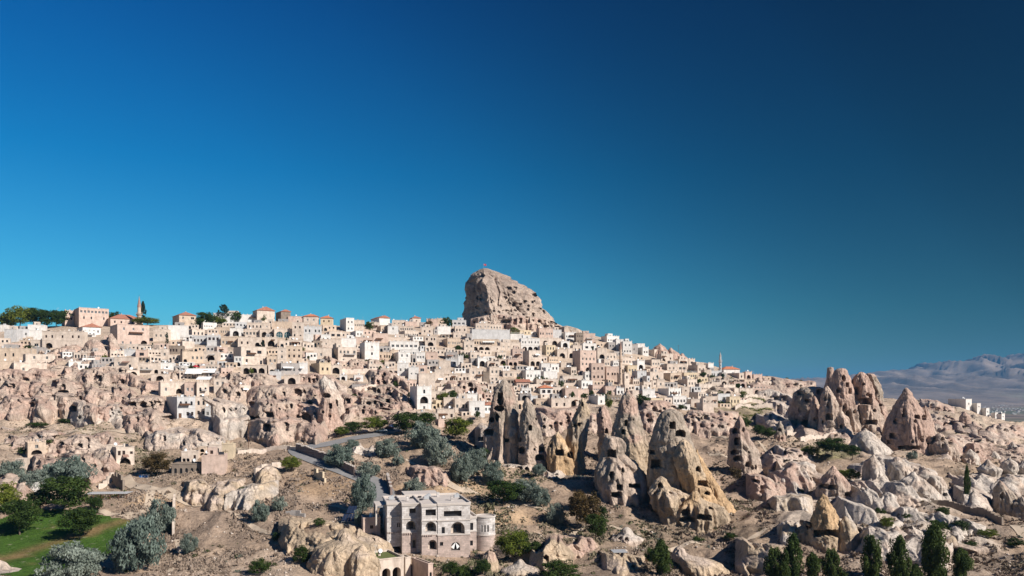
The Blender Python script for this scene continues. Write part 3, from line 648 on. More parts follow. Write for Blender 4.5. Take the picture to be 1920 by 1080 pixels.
for a in [
 dict(label='grey twin-peaked fairy chimney, leftmost of the tall ones, with a wide dark gash', rows=[(711,937,956),(722,932,960),(740,927,966),(760,922,970),(790,916,974),(820,911,976),(850,908,977),(876,906,977)], base=868, cols=(GREY,PINK,CREAM), rdg=0.42, sharp=0.35, holes=[(938,752,9,14),(936,766,16,10),(938,741,8,7,'r'),(923,787,7,8),(932,783,6,12),(917,811,13,9,'r'),(903,824,9,6,'r'),(950,826,7,6,'r')], flute=0.16),
 dict(label='smooth pointed fairy chimney with dark cave mouths round its foot', rows=[(745,984,992),(756,982,999),(770,978,1004),(785,976,1008),(800,974,1013),(820,973,1018),(845,972,1023),(868,970,1027)], base=880, cols=(GREY,PINK,CREAM), holes=[(994,802,6,8,'a'),(975,824,6,7),(979,844,9,11,'a'),(1015,843,8,9,'r'),(1012,858,15,10,'a'),(1002,843,3,4),(1005,786,3,3)], amp=0.06, flute=0.05),
 dict(label='slender fairy chimney with an orange stained base', rows=[(746,1089,1096),(757,1085,1101),(770,1080,1105),(785,1073,1106),(800,1066,1104),(820,1063,1099),(850,1060,1096),(880,1056,1097)], base=886, cols=(GREY,BEIGE,OCHRE), holes=[(1078,798,4,4,'r'),(1086,796,4,6),(1092,758,4,6),(1067,852,12,8,'a')], amp=0.07, flute=0.16),
 dict(label='low orange rock fin with two square cave mouths below the slender fairy chimney', rows=[(808,1044,1049),(818,1036,1053),(832,1031,1060),(845,1029,1068),(862,1027,1073),(884,1025,1078)], base=890, cols=(OCHRE,BEIGE,OCHRE), holes=[(1049,849,13,10,'r'),(1071,853,12,10,'a'),(1033,836,4,6)], amp=0.1, flute=0.14),
 dict(label='thin pink fairy chimney half hidden between two bigger ones', rows=[(760,1122,1140),(775,1118,1142),(795,1118,1147),(820,1122,1152),(860,1122,1158)], base=862, cols=(PINK,PINK,BEIGE), holes=[(1125,768,4,5),(1137,808,5,8,'a'),(1129,784,3,3)]),
 dict(label='tall leaning fairy chimney with a sharp grey top, above the jagged pale one', rows=[(731,1172,1181),(742,1167,1188),(757,1161,1194),(775,1156,1197),(795,1152,1202),(820,1147,1209),(845,1141,1217),(880,1138,1226),(915,1136,1234)], base=915, cols=(PINK,GREY,BEIGE), holes=[(1174,793,6,10,'a'),(1169,810,6,8,'r'),(1188,787,2,3)], rdg=0.6, sharp=0.2, flute=0.14),
 dict(label='jagged pale grey rock pinnacle with square openings, left of the broad grey cone', rows=[(812,1131,1143),(820,1128,1166),(832,1125,1172),(850,1124,1172),(866,1123,1188),(885,1120,1204),(905,1117,1212),(930,1114,1217),(948,1112,1222)], base=950, cols=(GREY,CREAM,CREAM), holes=[(1147,851,14,13,'r'),(1147,891,7,13,'e'),(1162,914,9,9,'r'),(1190,912,18,7,'r'),(1156,928,16,8,'r'),(1168,882,4,8)], amp=0.12, flute=0.18, rdg=0.4, sharp=0.3),
 dict(label='broadest grey fairy chimney with a square window near its flat top', rows=[(767,1244,1268),(776,1238,1276),(790,1233,1285),(805,1227,1292),(825,1221,1297),(850,1218,1303),(880,1216,1309),(910,1215,1318),(940,1220,1336),(965,1238,1352)], base=965, cols=(GREY,GREY,BEIGE), holes=[(1261,798,10,12,'r'),(1276,813,16,12,'a'),(1224,848,9,6,'r'),(1232,870,18,14,'r'),(1312,880,7,10,'a')], amp=0.06, flute=0.08, rdg=0.45, sharp=0.25, cap=0.12),
 dict(label='round-headed beige buttress leaning on the broad grey fairy chimney', rows=[(823,1268,1298),(835,1264,1304),(855,1264,1308),(880,1267,1316),(905,1274,1326),(930,1282,1338),(955,1290,1350)], base=975, cols=(BEIGE,BEIGE,OCHRE), holes=[(1320,908,20,11,'r'),(1326,925,8,6,'a'),(1309,880,7,9,'a'),(1299,931,7,11,'a')], amp=0.05, flute=0.12),
 dict(label='yellow ochre ridge running down the right side of the grey fairy chimney', rows=[(842,1303,1308),(855,1304,1314),(880,1308,1328),(905,1314,1343),(930,1325,1360),(950,1332,1374),(966,1340,1384)], base=966, cols=(OCHRE,OCHRE,OCHRE), amp=0.04, flute=0.12, cap=0.1),
 dict(label='heap of beige split rock between the jagged pinnacle and the grey fairy chimney', rows=[(893,1222,1258),(905,1216,1276),(925,1214,1290),(945,1222,1296),(962,1232,1300)], base=978, cols=(BEIGE,CREAM,BEIGE), holes=[(1238,911,9,10,'e'),(1232,925,6,5)], amp=0.18, flute=0.2),
 dict(label='yellow cliff foot with three dark cave mouths under the grey fairy chimney', rows=[(920,1288,1318),(932,1276,1340),(950,1268,1356),(970,1262,1366),(990,1268,1368)], base=992, cols=(BEIGE,OCHRE,BEIGE), holes=[(1286,961,13,11,'a'),(1289,974,26,8,'a'),(1314,970,11,10,'a'),(1327,971,14,10,'a'),(1332,953,6,5)], amp=0.1, flute=0.2, asp=0.6),
 dict(label='pink pointed fairy chimney with many small openings, standing alone on the scrub slope', rows=[(779,1384,1389),(790,1379,1395),(805,1373,1400),(820,1369,1404),(835,1367,1414),(850,1366,1421),(868,1366,1426),(884,1372,1428)], base=886, cols=(GREY,PINK,CREAM), holes=[(1382,828,9,12,'r'),(1378,848,12,7,'a'),(1384,860,13,8,'a'),(1402,871,7,8,'a'),(1411,877,4,7),(1417,876,3,7),(1380,808,11,9,'a'),(1404,849,3,4),(1394,806,4,7)], amp=0.06),
 dict(label='small dark cone beside the vine terraces', rows=[(789,1460,1464),(800,1456,1469),(815,1452,1472),(833,1450,1474)], base=835, cols=(GREY,PINK,PINK), holes=[(1462,806,5,6),(1466,822,3,4)]),
 ]: cone(group=G1, **a)
G2 = 'tall rock cluster on the right'
for a in [
 dict(label='square-topped thin rock tower, highest at the left of the right-hand cluster', rows=[(688,1552,1562),(700,1551,1563),(715,1548,1568),(735,1545,1574),(770,1540,1580)], base=806, cols=(GREY,PINK,PINK), holes=[(1556,732,5,10)], cap=0.05),
 dict(label='pink rock spire with a round window near its dark flat top', rows=[(690,1569,1587),(700,1564,1590),(715,1558,1596),(735,1552,1602),(765,1548,1608),(800,1542,1613),(818,1538,1616)], base=820, cols=(PINK,PINK,CREAM), holes=[(1582,709,6,10),(1589,722,5,7,'r'),(1594,733,5,9,'r'),(1573,732,8,9),(1583,763,6,6),(1576,780,6,10,'a'),(1590,778,8,14,'a'),(1560,749,4,8),(1602,772,4,5),(1588,802,12,10,'r')], cap=0.1, flute=0.2, amp=0.12),
 dict(label='rounded pink fin in the middle of the right-hand cluster, pierced by one wide cave', rows=[(697,1607,1622),(710,1602,1628),(728,1598,1635),(750,1597,1642),(780,1600,1652),(815,1602,1660)], base=822, cols=(PINK,PINK,CREAM), holes=[(1608,733,12,12,'a'),(1620,721,5,5),(1632,743,5,7),(1622,752,22,11,'a'),(1627,740,4,6),(1634,792,18,8,'r'),(1612,790,8,12,'r'),(1640,770,5,5)], cap=0.15, flute=0.2),
 dict(label='dark-topped leaning fin at the right edge of the cluster', rows=[(700,1622,1638),(712,1625,1645),(728,1628,1653),(750,1634,1657),(780,1642,1664),(818,1648,1668)], base=820, cols=(GREY,PINK,PINK), holes=[(1643,735,4,6),(1651,760,7,4),(1648,775,4,5),(1655,790,5,5)], cap=0.1, flute=0.2),
 dict(label='pale column in front of the right-hand cluster with one arched cave', rows=[(723,1545,1556),(738,1542,1562),(760,1540,1570),(785,1538,1574),(820,1534,1578)], base=824, cols=(CREAM,PINK,CREAM), holes=[(1555,781,11,11,'a'),(1548,748,4,8),(1556,749,3,6),(1544,792,5,7),(1552,760,3,5)], flute=0.16),
 dict(label='low shaded rock wall at the left of the right-hand cluster', rows=[(724,1504,1545),(735,1494,1548),(755,1488,1548),(785,1485,1550),(812,1486,1552)], base=812, cols=(GREY,PINK,PINK), holes=[(1502,737,10,6,'r'),(1536,735,9,9),(1515,752,8,6),(1513,792,14,7,'a'),(1500,768,5,7),(1528,770,5,9,'a'),(1495,782,6,8,'a')], cap=0.1, flute=0.2),
 dict(label='great pink pyramid rock with steep ribbed sides, right of the cluster', rows=[(727,1697,1701),(738,1689,1711),(755,1680,1719),(775,1672,1731),(795,1665,1741),(820,1659,1750),(846,1658,1757)], base=848, cols=(PINK,PINK,PINK), holes=[(1696,771,6,10,'e'),(1720,782,9,6,'r'),(1716,790,4,5),(1733,783,7,8,'a'),(1680,790,8,8),(1675,817,12,8,'r'),(1669,829,9,7,'r'),(1696,779,8,5,'r'),(1729,824,5,9,'r'),(1711,828,4,5),(1705,840,34,7,'r')], amp=0.05, flute=0.14, rdg=0.35, sharp=0.5, cap=0.2),
 dict(label='narrow pink fin leaning on the right of the pyramid rock', rows=[(760,1730,1738),(775,1726,1743),(800,1722,1750),(840,1720,1760)], base=846, cols=(PINK,PINK,CREAM), holes=[(1740,790,5,6)]),
 ]: cone(group=G2, name='rock_spire', cat='rock spire', **a)
G3 = 'pale rock folds on the lower right slope'
wh = (WHT, CREAM, WHT)
for lb, rows, base, cols, holes, kw in [
 ('white smooth cone below the right-hand rock cluster', [(803,1618,1626),(812,1610,1636),(825,1602,1648),(838,1594,1662),(848,1588,1670)], 850, wh, [], dict(flute=0.16)),
 ('hollowed pink boulder with two eye-like holes right of the pyramid rock', [(812,1752,1772),(820,1745,1784),(832,1744,1790),(845,1742,1796),(856,1748,1800)], 858, (PINK,CREAM,CREAM), [(1751,825,12,14),(1768,824,6,9),(1768,836,4,6),(1782,832,5,12)], dict(flute=0.14)),
 ('lone dark rounded cone on the far right ridge', [(771,1805,1812),(780,1801,1817),(792,1799,1821),(804,1797,1823)], 806, (GREY,PINK,PINK), [], {}),
 ('narrow white folded rock, left of the twin folds', [(852,1630,1646),(865,1624,1652),(880,1620,1656),(900,1617,1662),(922,1616,1668)], 925, wh, [(1640,912,8,6,'a')], dict(flute=0.24)),
 ('tall pale folded rock with a sharp crest', [(856,1672,1692),(868,1667,1702),(885,1662,1710),(905,1656,1712),(922,1652,1716)], 925, wh, [], dict(flute=0.26)),
 ('broad pale folded rock like a draped sheet, largest on the lower right slope', [(884,1705,1722),(895,1694,1738),(910,1684,1750),(928,1676,1760),(948,1672,1764)], 950, wh, [], dict(flute=0.26, amp=0.05)),
 ('pale fold behind the draped sheet rock', [(880,1722,1745),(892,1722,1762),(910,1726,1774),(930,1735,1780),(948,1742,1784)], 946, wh, [(1772,928,8,6)], dict(flute=0.2)),
 ('dark-footed pale folded bank above the small cone', [(865,1484,1532),(875,1478,1544),(890,1476,1556),(908,1480,1560)], 908, (CREAM,WHT,PINK), [(1492,898,14,8,'a')], dict(flute=0.26)),
 ('tiny pointed cone above the yellow cone, with two square openings', [(873,1560,1565),(883,1553,1573),(895,1545,1584),(908,1538,1593),(922,1532,1598),(934,1532,1598)], 935, (PINK,CREAM,CREAM), [(1547,912,10,7,'r'),(1562,914,14,7,'r'),(1590,928,10,7,'r')], dict(flute=0.12)),
 ('yellow cone with a long dark slot cave', [(924,1541,1546),(934,1537,1552),(948,1531,1560),(965,1525,1569),(985,1521,1576),(1010,1516,1580),(1032,1514,1582)], 1034, (OCHRE,(0.45,0.36,0.22),BEIGE), [(1549,1001,40,12,'r'),(1520,985,7,12)], dict(flute=0.05, amp=0.05)),
 ('low yellow lobe with a round eye hole left of the yellow cone', [(976,1500,1520),(985,1492,1530),(1000,1486,1540),(1024,1484,1548)], 1026, (OCHRE,BEIGE,BEIGE), [(1515,984,8,12)], {}),
 ('smooth pale dome right of the yellow cone', [(968,1578,1592),(980,1574,1602),(1000,1572,1610),(1033,1570,1614)], 1035, (BEIGE,WHT,BEIGE), [], dict(flute=0.04)),
 ('white rib behind the yellow cone', [(958,1504,1520),(966,1498,1530),(980,1490,1536),(1000,1484,1540)], 990, (WHT,BEIGE,WHT), [], dict(flute=0.2)),
 ('pointed pale shard right of the small cone', [(931,1626,1632),(945,1622,1642),(958,1624,1650)], 958, wh, [], {}),
 ('short pale cone with a rounded tip under the narrow fold', [(907,1608,1613),(918,1605,1618),(930,1604,1622)], 930, wh, [], {}),
 ('little white dome beside the vineyard', [(980,1632,1640),(990,1628,1650),(1002,1626,1656)], 1003, wh, [], {}),
 ('white rock above the poplars with a dark hollow', [(985,1704,1716),(995,1696,1726),(1010,1694,1732)], 1011, wh, [(1708,990,6,6)], {}),
 ('pale round back between the poplars and the vineyard', [(986,1672,1690),(998,1664,1700),(1014,1660,1708)], 1014, wh, [], {}),
 ('long pale whaleback rock right of the tallest poplar', [(1004,1768,1800),(1012,1764,1825),(1022,1770,1845),(1030,1790,1852)], 1030, (WHT,BEIGE,CREAM), [], dict(flute=0.1)),
 ('dark cone with a sloping shoulder at the right edge', [(900,1873,1878),(912,1869,1886),(925,1866,1900),(940,1864,1908),(962,1862,1912)], 962, (GREY,PINK,GREY), [(1880,930,8,10)], dict(flute=0.12)),
 ('big grey folded rock cut by the right edge of the view', [(930,1905,1925),(942,1898,1940),(970,1896,1950)], 970, (GREY,CREAM,GREY), [], dict(flute=0.2)),
 ('round pale boulder, leftmost of the boulders on the right edge', [(861,1845,1860),(868,1836,1870),(880,1834,1876),(892,1840,1874)], 893, wh, [], dict(flute=0.14)),
 ('round pale boulder in the middle of the right-edge group', [(858,1888,1898),(866,1880,1906),(880,1876,1908),(892,1884,1904)], 893, wh, [], dict(flute=0.14)),
 ('cut-off pale boulder, rightmost of the right-edge group', [(862,1912,1930),(874,1906,1940),(890,1908,1940)], 892, wh, [], dict(flute=0.14)),
 ('smaller dark-sided boulder behind the round ones', [(846,1858,1870),(852,1854,1880),(862,1852,1884)], 864, wh, [], {}),
 ('standing white stone above the boulders', [(828,1895,1903),(836,1890,1906),(850,1888,1908)], 852, wh, [], {}),
 ('white bowl-shaped stone left of the boulders', [(842,1812,1826),(850,1808,1832),(862,1806,1836)], 864, wh, [], {}),
 ]: cone(lb, rows, base=base, cols=cols, holes=holes, name='tuff_rock', cat='rock', group=G3, **kw)
GC = 'cliffs with carved caves'
CF = dict(group=GC, cat='cliff', name='cave_cliff'); _CR = CREAM; CREAM = (0.58, 0.485, 0.415)
outcrop('pale cave-riddled cliff at the far left edge under the arched terrace', [(-30,690,775),(20,690,778),(60,690,772),(110,684,768),(150,690,772)], bulge=6, auto=26, holes=[(22,724,9,7,'r'),(48,718,13,18,'a'),(12,724,5,7),(99,720,12,11,'a'),(112,692,14,14,'a'),(133,691,5,10,'a'),(147,691,7,10,'a'),(118,737,17,10,'a'),(88,736,8,10,'r')], **CF)
outcrop('cream cliff with scattered windows in the middle of the left cave quarter', [(140,688,776),(180,686,780),(220,694,785),(255,700,788),(300,712,790)], bulge=6, auto=20, holes=[(156,712,7,11,'e'),(174,708,6,9,'r'),(184,709,10,9,'r'),(228,716,8,10),(204,731,15,9,'r'),(222,730,9,4),(139,733,9,10,'a'),(205,744,5,9),(195,688,5,4),(160,737,5,7)], **CF)
outcrop('rounded cliff with a large arched cave below the long cream terrace', [(228,745,800),(260,740,800),(290,738,802),(315,748,802)], bulge=8, auto=8, holes=[(266,759,15,10,'a'),(248,759,12,10,'a'),(285,730,22,12,'a'),(281,760,9,13,'a'),(289,755,3,7,'r'),(297,756,6,7,'a'),(305,778,20,4,'r'),(262,733,5,9),(230,776,12,6)], **CF)
outcrop('tumbled white cliff above the parked tractor', [(130,752,790),(155,748,792),(190,750,794),(235,760,798)], bulge=4, cols=(WHT, CREAM), auto=12, holes=[(137,766,11,9,'a'),(157,766,6,6),(168,770,9,6)], **CF)
outcrop('smooth white cliff below the courtyard hotel', [(398,748,806),(420,744,808),(450,752,806),(470,770,806)], bulge=6, auto=2, cols=(WHT, CREAM), holes=[(420,770,5,7),(432,768,4,6),(458,783,8,9,'a')], fold=1.2, **CF)
outcrop('lumpy pink cliff with dark caves between the white cliff and the ribbed cone', [(462,722,818),(490,716,822),(520,722,826),(560,716,822),(600,722,822),(618,742,818)], bulge=8, auto=18, holes=[(504,778,14,8,'r'),(499,802,14,13,'a'),(535,800,9,15,'a'),(473,784,8,6),(482,783,6,5),(537,783,4,5,'r'),(556,736,16,12,'a'),(570,735,6,6),(573,784,17,14,'a'),(558,785,8,12,'a'),(503,722,6,6),(460,728,12,8,'a'),(439,726,5,16)], **CF)
outcrop('rocky ledge of small caves under the twin-window house', [(405,712,744),(440,708,748),(465,714,748)], bulge=4, auto=12, **CF)
outcrop('pink cave cliff with a row of three doorways above the ribbed cone', [(560,700,736),(590,698,740),(620,706,750),(650,722,760)], bulge=5, auto=3, cols=(PINK, CREAM), holes=[(569,711,3,5,'r'),(579,713,4,8,'r'),(587,714,5,7,'r'),(594,711,3,5,'r')], **CF)
cone('ribbed pointed cone with two dark windows among the left caves', [(722,610,616),(735,606,622),(750,603,628),(770,597,634),(790,594,641),(800,594,645)], base=806, cols=(CREAM,PINK,PINK), holes=[(619,761,6,8,'r'),(605,773,4,5),(612,742,13,8,'e'),(619,780,3,5)], amp=0.05, flute=0.12, name='rock_cone', cat='rock cone')
cone('bright smooth slab of rock leaning behind the ribbed cone', [(704,603,614),(715,598,624),(735,600,636),(755,610,644),(775,622,648)], base=780, cols=(WHT,CREAM,CREAM), holes=[(631,756,4,10,'r')], name='rock_slab', cat='rock', flute=0.05)
cone('small pyramid rock with one wide dark cave beside the ribbed cone', [(762,573,579),(770,566,585),(782,560,592),(798,556,598)], base=800, cols=(CREAM,PINK,CREAM), holes=[(573,781,18,13,'a'),(559,782,8,11,'a')], name='rock_cone', cat='rock cone')
outcrop('cave cliff with one wide arched cave, right of the ribbed cone', [(640,735,800),(665,738,775),(700,744,782),(730,752,788),(760,756,790),(784,768,790)], bulge=6, auto=26, holes=[(667,751,16,15,'a'),(643,753,5,9,'r'),(652,752,8,8,'r'),(720,772,22,12,'a'),(740,773,12,9,'a'),(650,771,8,9,'a'),(690,756,9,6),(703,755,5,7),(757,767,6,10,'a')], **CF)
outcrop('rough brown bank with small arches above the wide arched cave', [(660,716,742),(700,720,750),(740,722,764),(775,735,776)], bulge=4, auto=12, cols=(PINK, GREY), holes=[(690,733,12,11,'a'),(700,731,8,9,'a'),(709,733,6,7,'a'),(727,738,9,15,'a'),(761,746,7,9,'a')], **CF)
outcrop('eroded pink bank below the terrace houses left of the white tower house', [(690,690,722),(720,692,724),(745,698,726)], bulge=4, auto=6, cols=(PINK, CREAM), holes=[(707,699,6,6,'a'),(720,702,5,6),(716,708,5,8,'a')], **CF)
for lb, ln, kw in [
 ('white carved cliff on the left of the shaded rock wall', [(1418,732,790),(1445,728,800),(1475,738,812),(1500,748,815)], dict(auto=14, cols=(WHT, CREAM), holes=[(1457,747,10,6,'r'),(1473,747,12,9,'a'),(1446,755,14,7,'r'),(1430,753,7,6),(1462,765,7,8,'r'),(1477,764,7,8,'a'),(1463,784,8,5,'a')])),
 ('pink ledges full of small caves above the round-headed buttress', [(1195,762,790),(1215,762,795),(1235,772,800)], dict(auto=9, cols=(PINK, CREAM), bulge=3)),
 ('long low ledge of caves behind the broadest fairy chimney', [(1290,765,800),(1320,770,806),(1350,775,810),(1378,782,812)], dict(auto=16, bulge=3, holes=[(1304,786,14,6,'a'),(1318,785,7,6),(1324,782,9,9,'a'),(1321,820,14,9,'a')])),
 ('pale rock steps with an arched cave right of the lone pink chimney', [(1430,842,878),(1460,838,880),(1500,840,872),(1530,845,868)], dict(auto=8, holes=[(1487,843,13,7,'a')], cols=(CREAM, PINK))),
 ('white hump left of the dark small cone', [(1448,836,880),(1462,832,900),(1478,842,900)], dict(cols=(WHT, CREAM))),
 ('ridge of pale ribs falling away at the far right', [(1770,772,800),(1810,780,812),(1850,790,824),(1890,792,828),(1925,797,832)], dict(cols=(PINK, CREAM), fold=3.0, fs=5, auto=8, bulge=6)),
 ('band of little cave mouths right of the pyramid rock', [(1726,745,790),(1755,750,800),(1790,765,806)], dict(auto=16, cols=(CREAM, PINK))),
 ('pale knobbly ledge below the hollowed boulder', [(1755,820,862),(1790,815,858),(1820,818,850),(1850,822,850)], dict(auto=7, cols=(CREAM, PINK))),
 ('long white ridge sliding from the yellow cone to the poplars', [(1560,925,968),(1600,938,985),(1650,958,1000),(1700,975,1010)], dict(cols=(WHT, WHT), fold=1.0, bulge=5)),
 ('striped white bank under the vine terrace road', [(1668,948,980),(1720,950,990),(1770,955,1000),(1820,972,1008)], dict(cols=(WHT, WHT), fold=1.5, fs=3, bulge=4)),
 ('low white slope behind the thin poplar', [(1790,908,950),(1830,915,955),(1865,925,955)], dict(cols=(WHT, CREAM), fold=1.6, fs=4)),
 ('white wavy ledge left of the yellow cone', [(1455,975,1012),(1480,960,1020),(1500,958,1024)], dict(cols=(WHT, BEIGE))),
 ('pale pool-side arch of rock under the orange fin', [(930,872,892),(960,868,890),(1000,872,892),(1030,874,896),(1060,882,898)], dict(auto=5, cols=(CREAM, WHT), bulge=3, holes=[(1040,878,10,6,'a')])),
 ('skull-like pale rock with square sockets left of the twin-peaked chimney', [(890,800,836),(905,792,842),(925,798,846)], dict(cols=(CREAM, WHT), holes=[(903,824,10,7,'r'),(917,811,12,9,'r'),(921,825,6,9,'a')], bulge=4)),
 ('white tumbled boulders on the scrub bank above the asphalt road', [(650,832,850),(680,828,856),(712,834,856)], dict(cols=(WHT, CREAM), bulge=2, fold=2.5, fs=3)),
 ('stony crest with grey blocks left of the road', [(390,916,942),(430,910,946),(480,906,940),(520,900,926)], dict(cols=(WHT, BEIGE), bulge=2.5, fs=3)),
 ('cream eroded gullies beside the sand track', [(340,898,934),(380,896,938),(430,900,934),(460,896,920)], dict(cols=(BEIGE, CREAM), bulge=3, fs=4, fold=2)),
 ('curved cream bluff at the end of the grass terrace', [(478,878,915),(500,872,905),(530,875,892)], dict(cols=(CREAM, BEIGE), bulge=3)),
 ('big cream bluff above the dome rocks', [(520,975,1010),(560,968,1030),(600,972,1040),(640,980,1030),(672,985,1012)], dict(cols=(BEIGE, BEIGE), bulge=5, fold=2.5, auto=1)),
 ('pink terrace rock wall with a doorway at the bottom centre', [(992,1012,1060),(1020,1005,1070),(1060,1002,1050),(1095,1010,1040),(1130,1012,1036)], dict(cols=(BEIGE, PINK), bulge=4, holes=[(1024,1048,8,12,'a')])),
 ('pale bank with broken edges left of the lawn trees', [(-20,880,925),(30,885,925),(70,890,920)], dict(cols=(CREAM, PINK), bulge=3)),
 ('rough pale ground ridge under the tractor slope', [(0,800,836),(60,806,838),(130,812,846),(200,818,850)], dict(cols=(CREAM, PINK), bulge=3.5, auto=7, fs=6)),
 ('pale rubble bank below the white cliff path', [(270,806,836),(320,800,840),(380,806,842),(420,816,842)], dict(cols=(CREAM, WHT), bulge=2.5, auto=3)),
 ('arched cave rock beside the roofless ruin', [(120,818,850),(160,812,860),(200,806,874),(228,830,876)], dict(cols=(CREAM, PINK), bulge=4, auto=2, holes=[(164,828,20,12,'a')])),
 ]:
    o_ = dict(bulge=4.5); o_.update(kw); outcrop(lb, ln, group='weathered rock banks', **o_)
for lb, rows, cols, holes, kw in [
 ('large smooth cream dome rock at the bottom, left of the flat-roofed annex', [(990,628,668),(1005,606,684),(1025,592,692),(1050,580,694),(1085,570,696)], (BEIGE,CREAM,BEIGE), [], dict(flute=0.06, amp=0.05)),
 ('cream dome rock touching the annex wall', [(1022,668,690),(1035,660,702),(1055,652,712),(1085,646,716)], (CREAM,BEIGE,BEIGE), [], dict(flute=0.06)),
 ('cream hump in front of the stone hut', [(990,662,684),(1000,650,716),(1015,645,730),(1035,640,740)], (BEIGE,CREAM,BEIGE), [(700,1012,5,6)], dict(flute=0.1)),
 ('pale rounded rock holding up the round tower', [(1030,906,930),(1040,902,932),(1055,900,934),(1072,898,936)], (PINK,BEIGE,BEIGE), [(922,1030,7,8,'a')], dict(flute=0.05)),
 ('smooth cream dome with a zigzag stair beside it at the bottom edge', [(1048,965,985),(1056,950,1000),(1068,940,1012),(1090,932,1020)], (CREAM,WHT,BEIGE), [], dict(flute=0.03, amp=0.04)),
 ('white rounded boulder with small dark hollows, right of the bushes', [(988,1160,1190),(996,1150,1202),(1010,1144,1207),(1025,1150,1203)], (WHT,WHT,CREAM), [(1152,1004,7,9),(1163,1010,6,6),(1175,1012,6,7)], dict(flute=0.06)),
 ('small white boulder in the bottom garden', [(1046,1160,1178),(1054,1153,1184),(1068,1152,1182)], (WHT,WHT,WHT), [], {}),
 ('sloping cream rock ridge at the bottom edge left of the poplars', [(1024,1258,1290),(1038,1254,1318),(1055,1262,1345),(1078,1270,1372)], (CREAM,BEIGE,BEIGE), [(1266,1062,10,12)], dict(flute=0.14)),
 ('pale rock shelf at the bottom left corner', [(1050,-20,18),(1058,-30,40),(1068,-30,64),(1085,-30,78)], (WHT,CREAM,CREAM), [], {}),
 ('pink rock knob on the skyline, bigger of the pair right of the village', [(644,1234,1240),(650,1226,1246),(660,1222,1252),(672,1220,1258)], (PINK,PINK,PINK), [], dict(D=478*SC, ext=10)),
 ('pink rock knob on the skyline, smaller of the pair', [(652,1254,1262),(658,1250,1268),(668,1248,1276),(676,1246,1284)], (PINK,PINK,PINK), [], dict(D=482*SC, ext=10)),
 ('low pink rock tail of the skyline knobs', [(662,1274,1284),(667,1270,1290),(676,1266,1296)], (PINK,PINK,PINK), [], dict(D=486*SC, ext=10)),
 ('pale lump of rock between the pinnacles and the pool', [(896,1060,1085),(903,1052,1105),(915,1048,1115)], (BEIGE,OCHRE,BEIGE), [], {}),
 ('large bare rock hump between the arched terrace and the pinkish block house', [(636,150,200),(645,142,214),(656,138,222),(672,136,226)], (CREAM,PINK,CREAM), [(154,652,4,5),(177,657,3,4),(187,677,20,11,'a'),(203,677,12,10,'a')], dict(flute=0.05, asp=0.5)),
 ('thin spur of rock at the corner of the pinkish block house', [(625,204,212),(635,203,216),(648,204,222),(664,206,228)], (CREAM,PINK,PINK), [], {}),
 ('smooth white spur of rock beside the terrace houses', [(700,322,330),(690,326,336),(712,320,338)], (CREAM,CREAM,CREAM), [], {}),
 ('tent-like pale rock beside the lower courtyard hotel', [(742,378,392),(760,396,428),(785,398,450),(800,396,462)], (WHT,CREAM,WHT), [(419,769,6,8),(432,768,5,6)], dict(asp=0.5)),
 ]: cone(lb, rows, cols=cols, holes=holes, name='rock_hump', cat='rock', group='rounded rock humps', **kw)

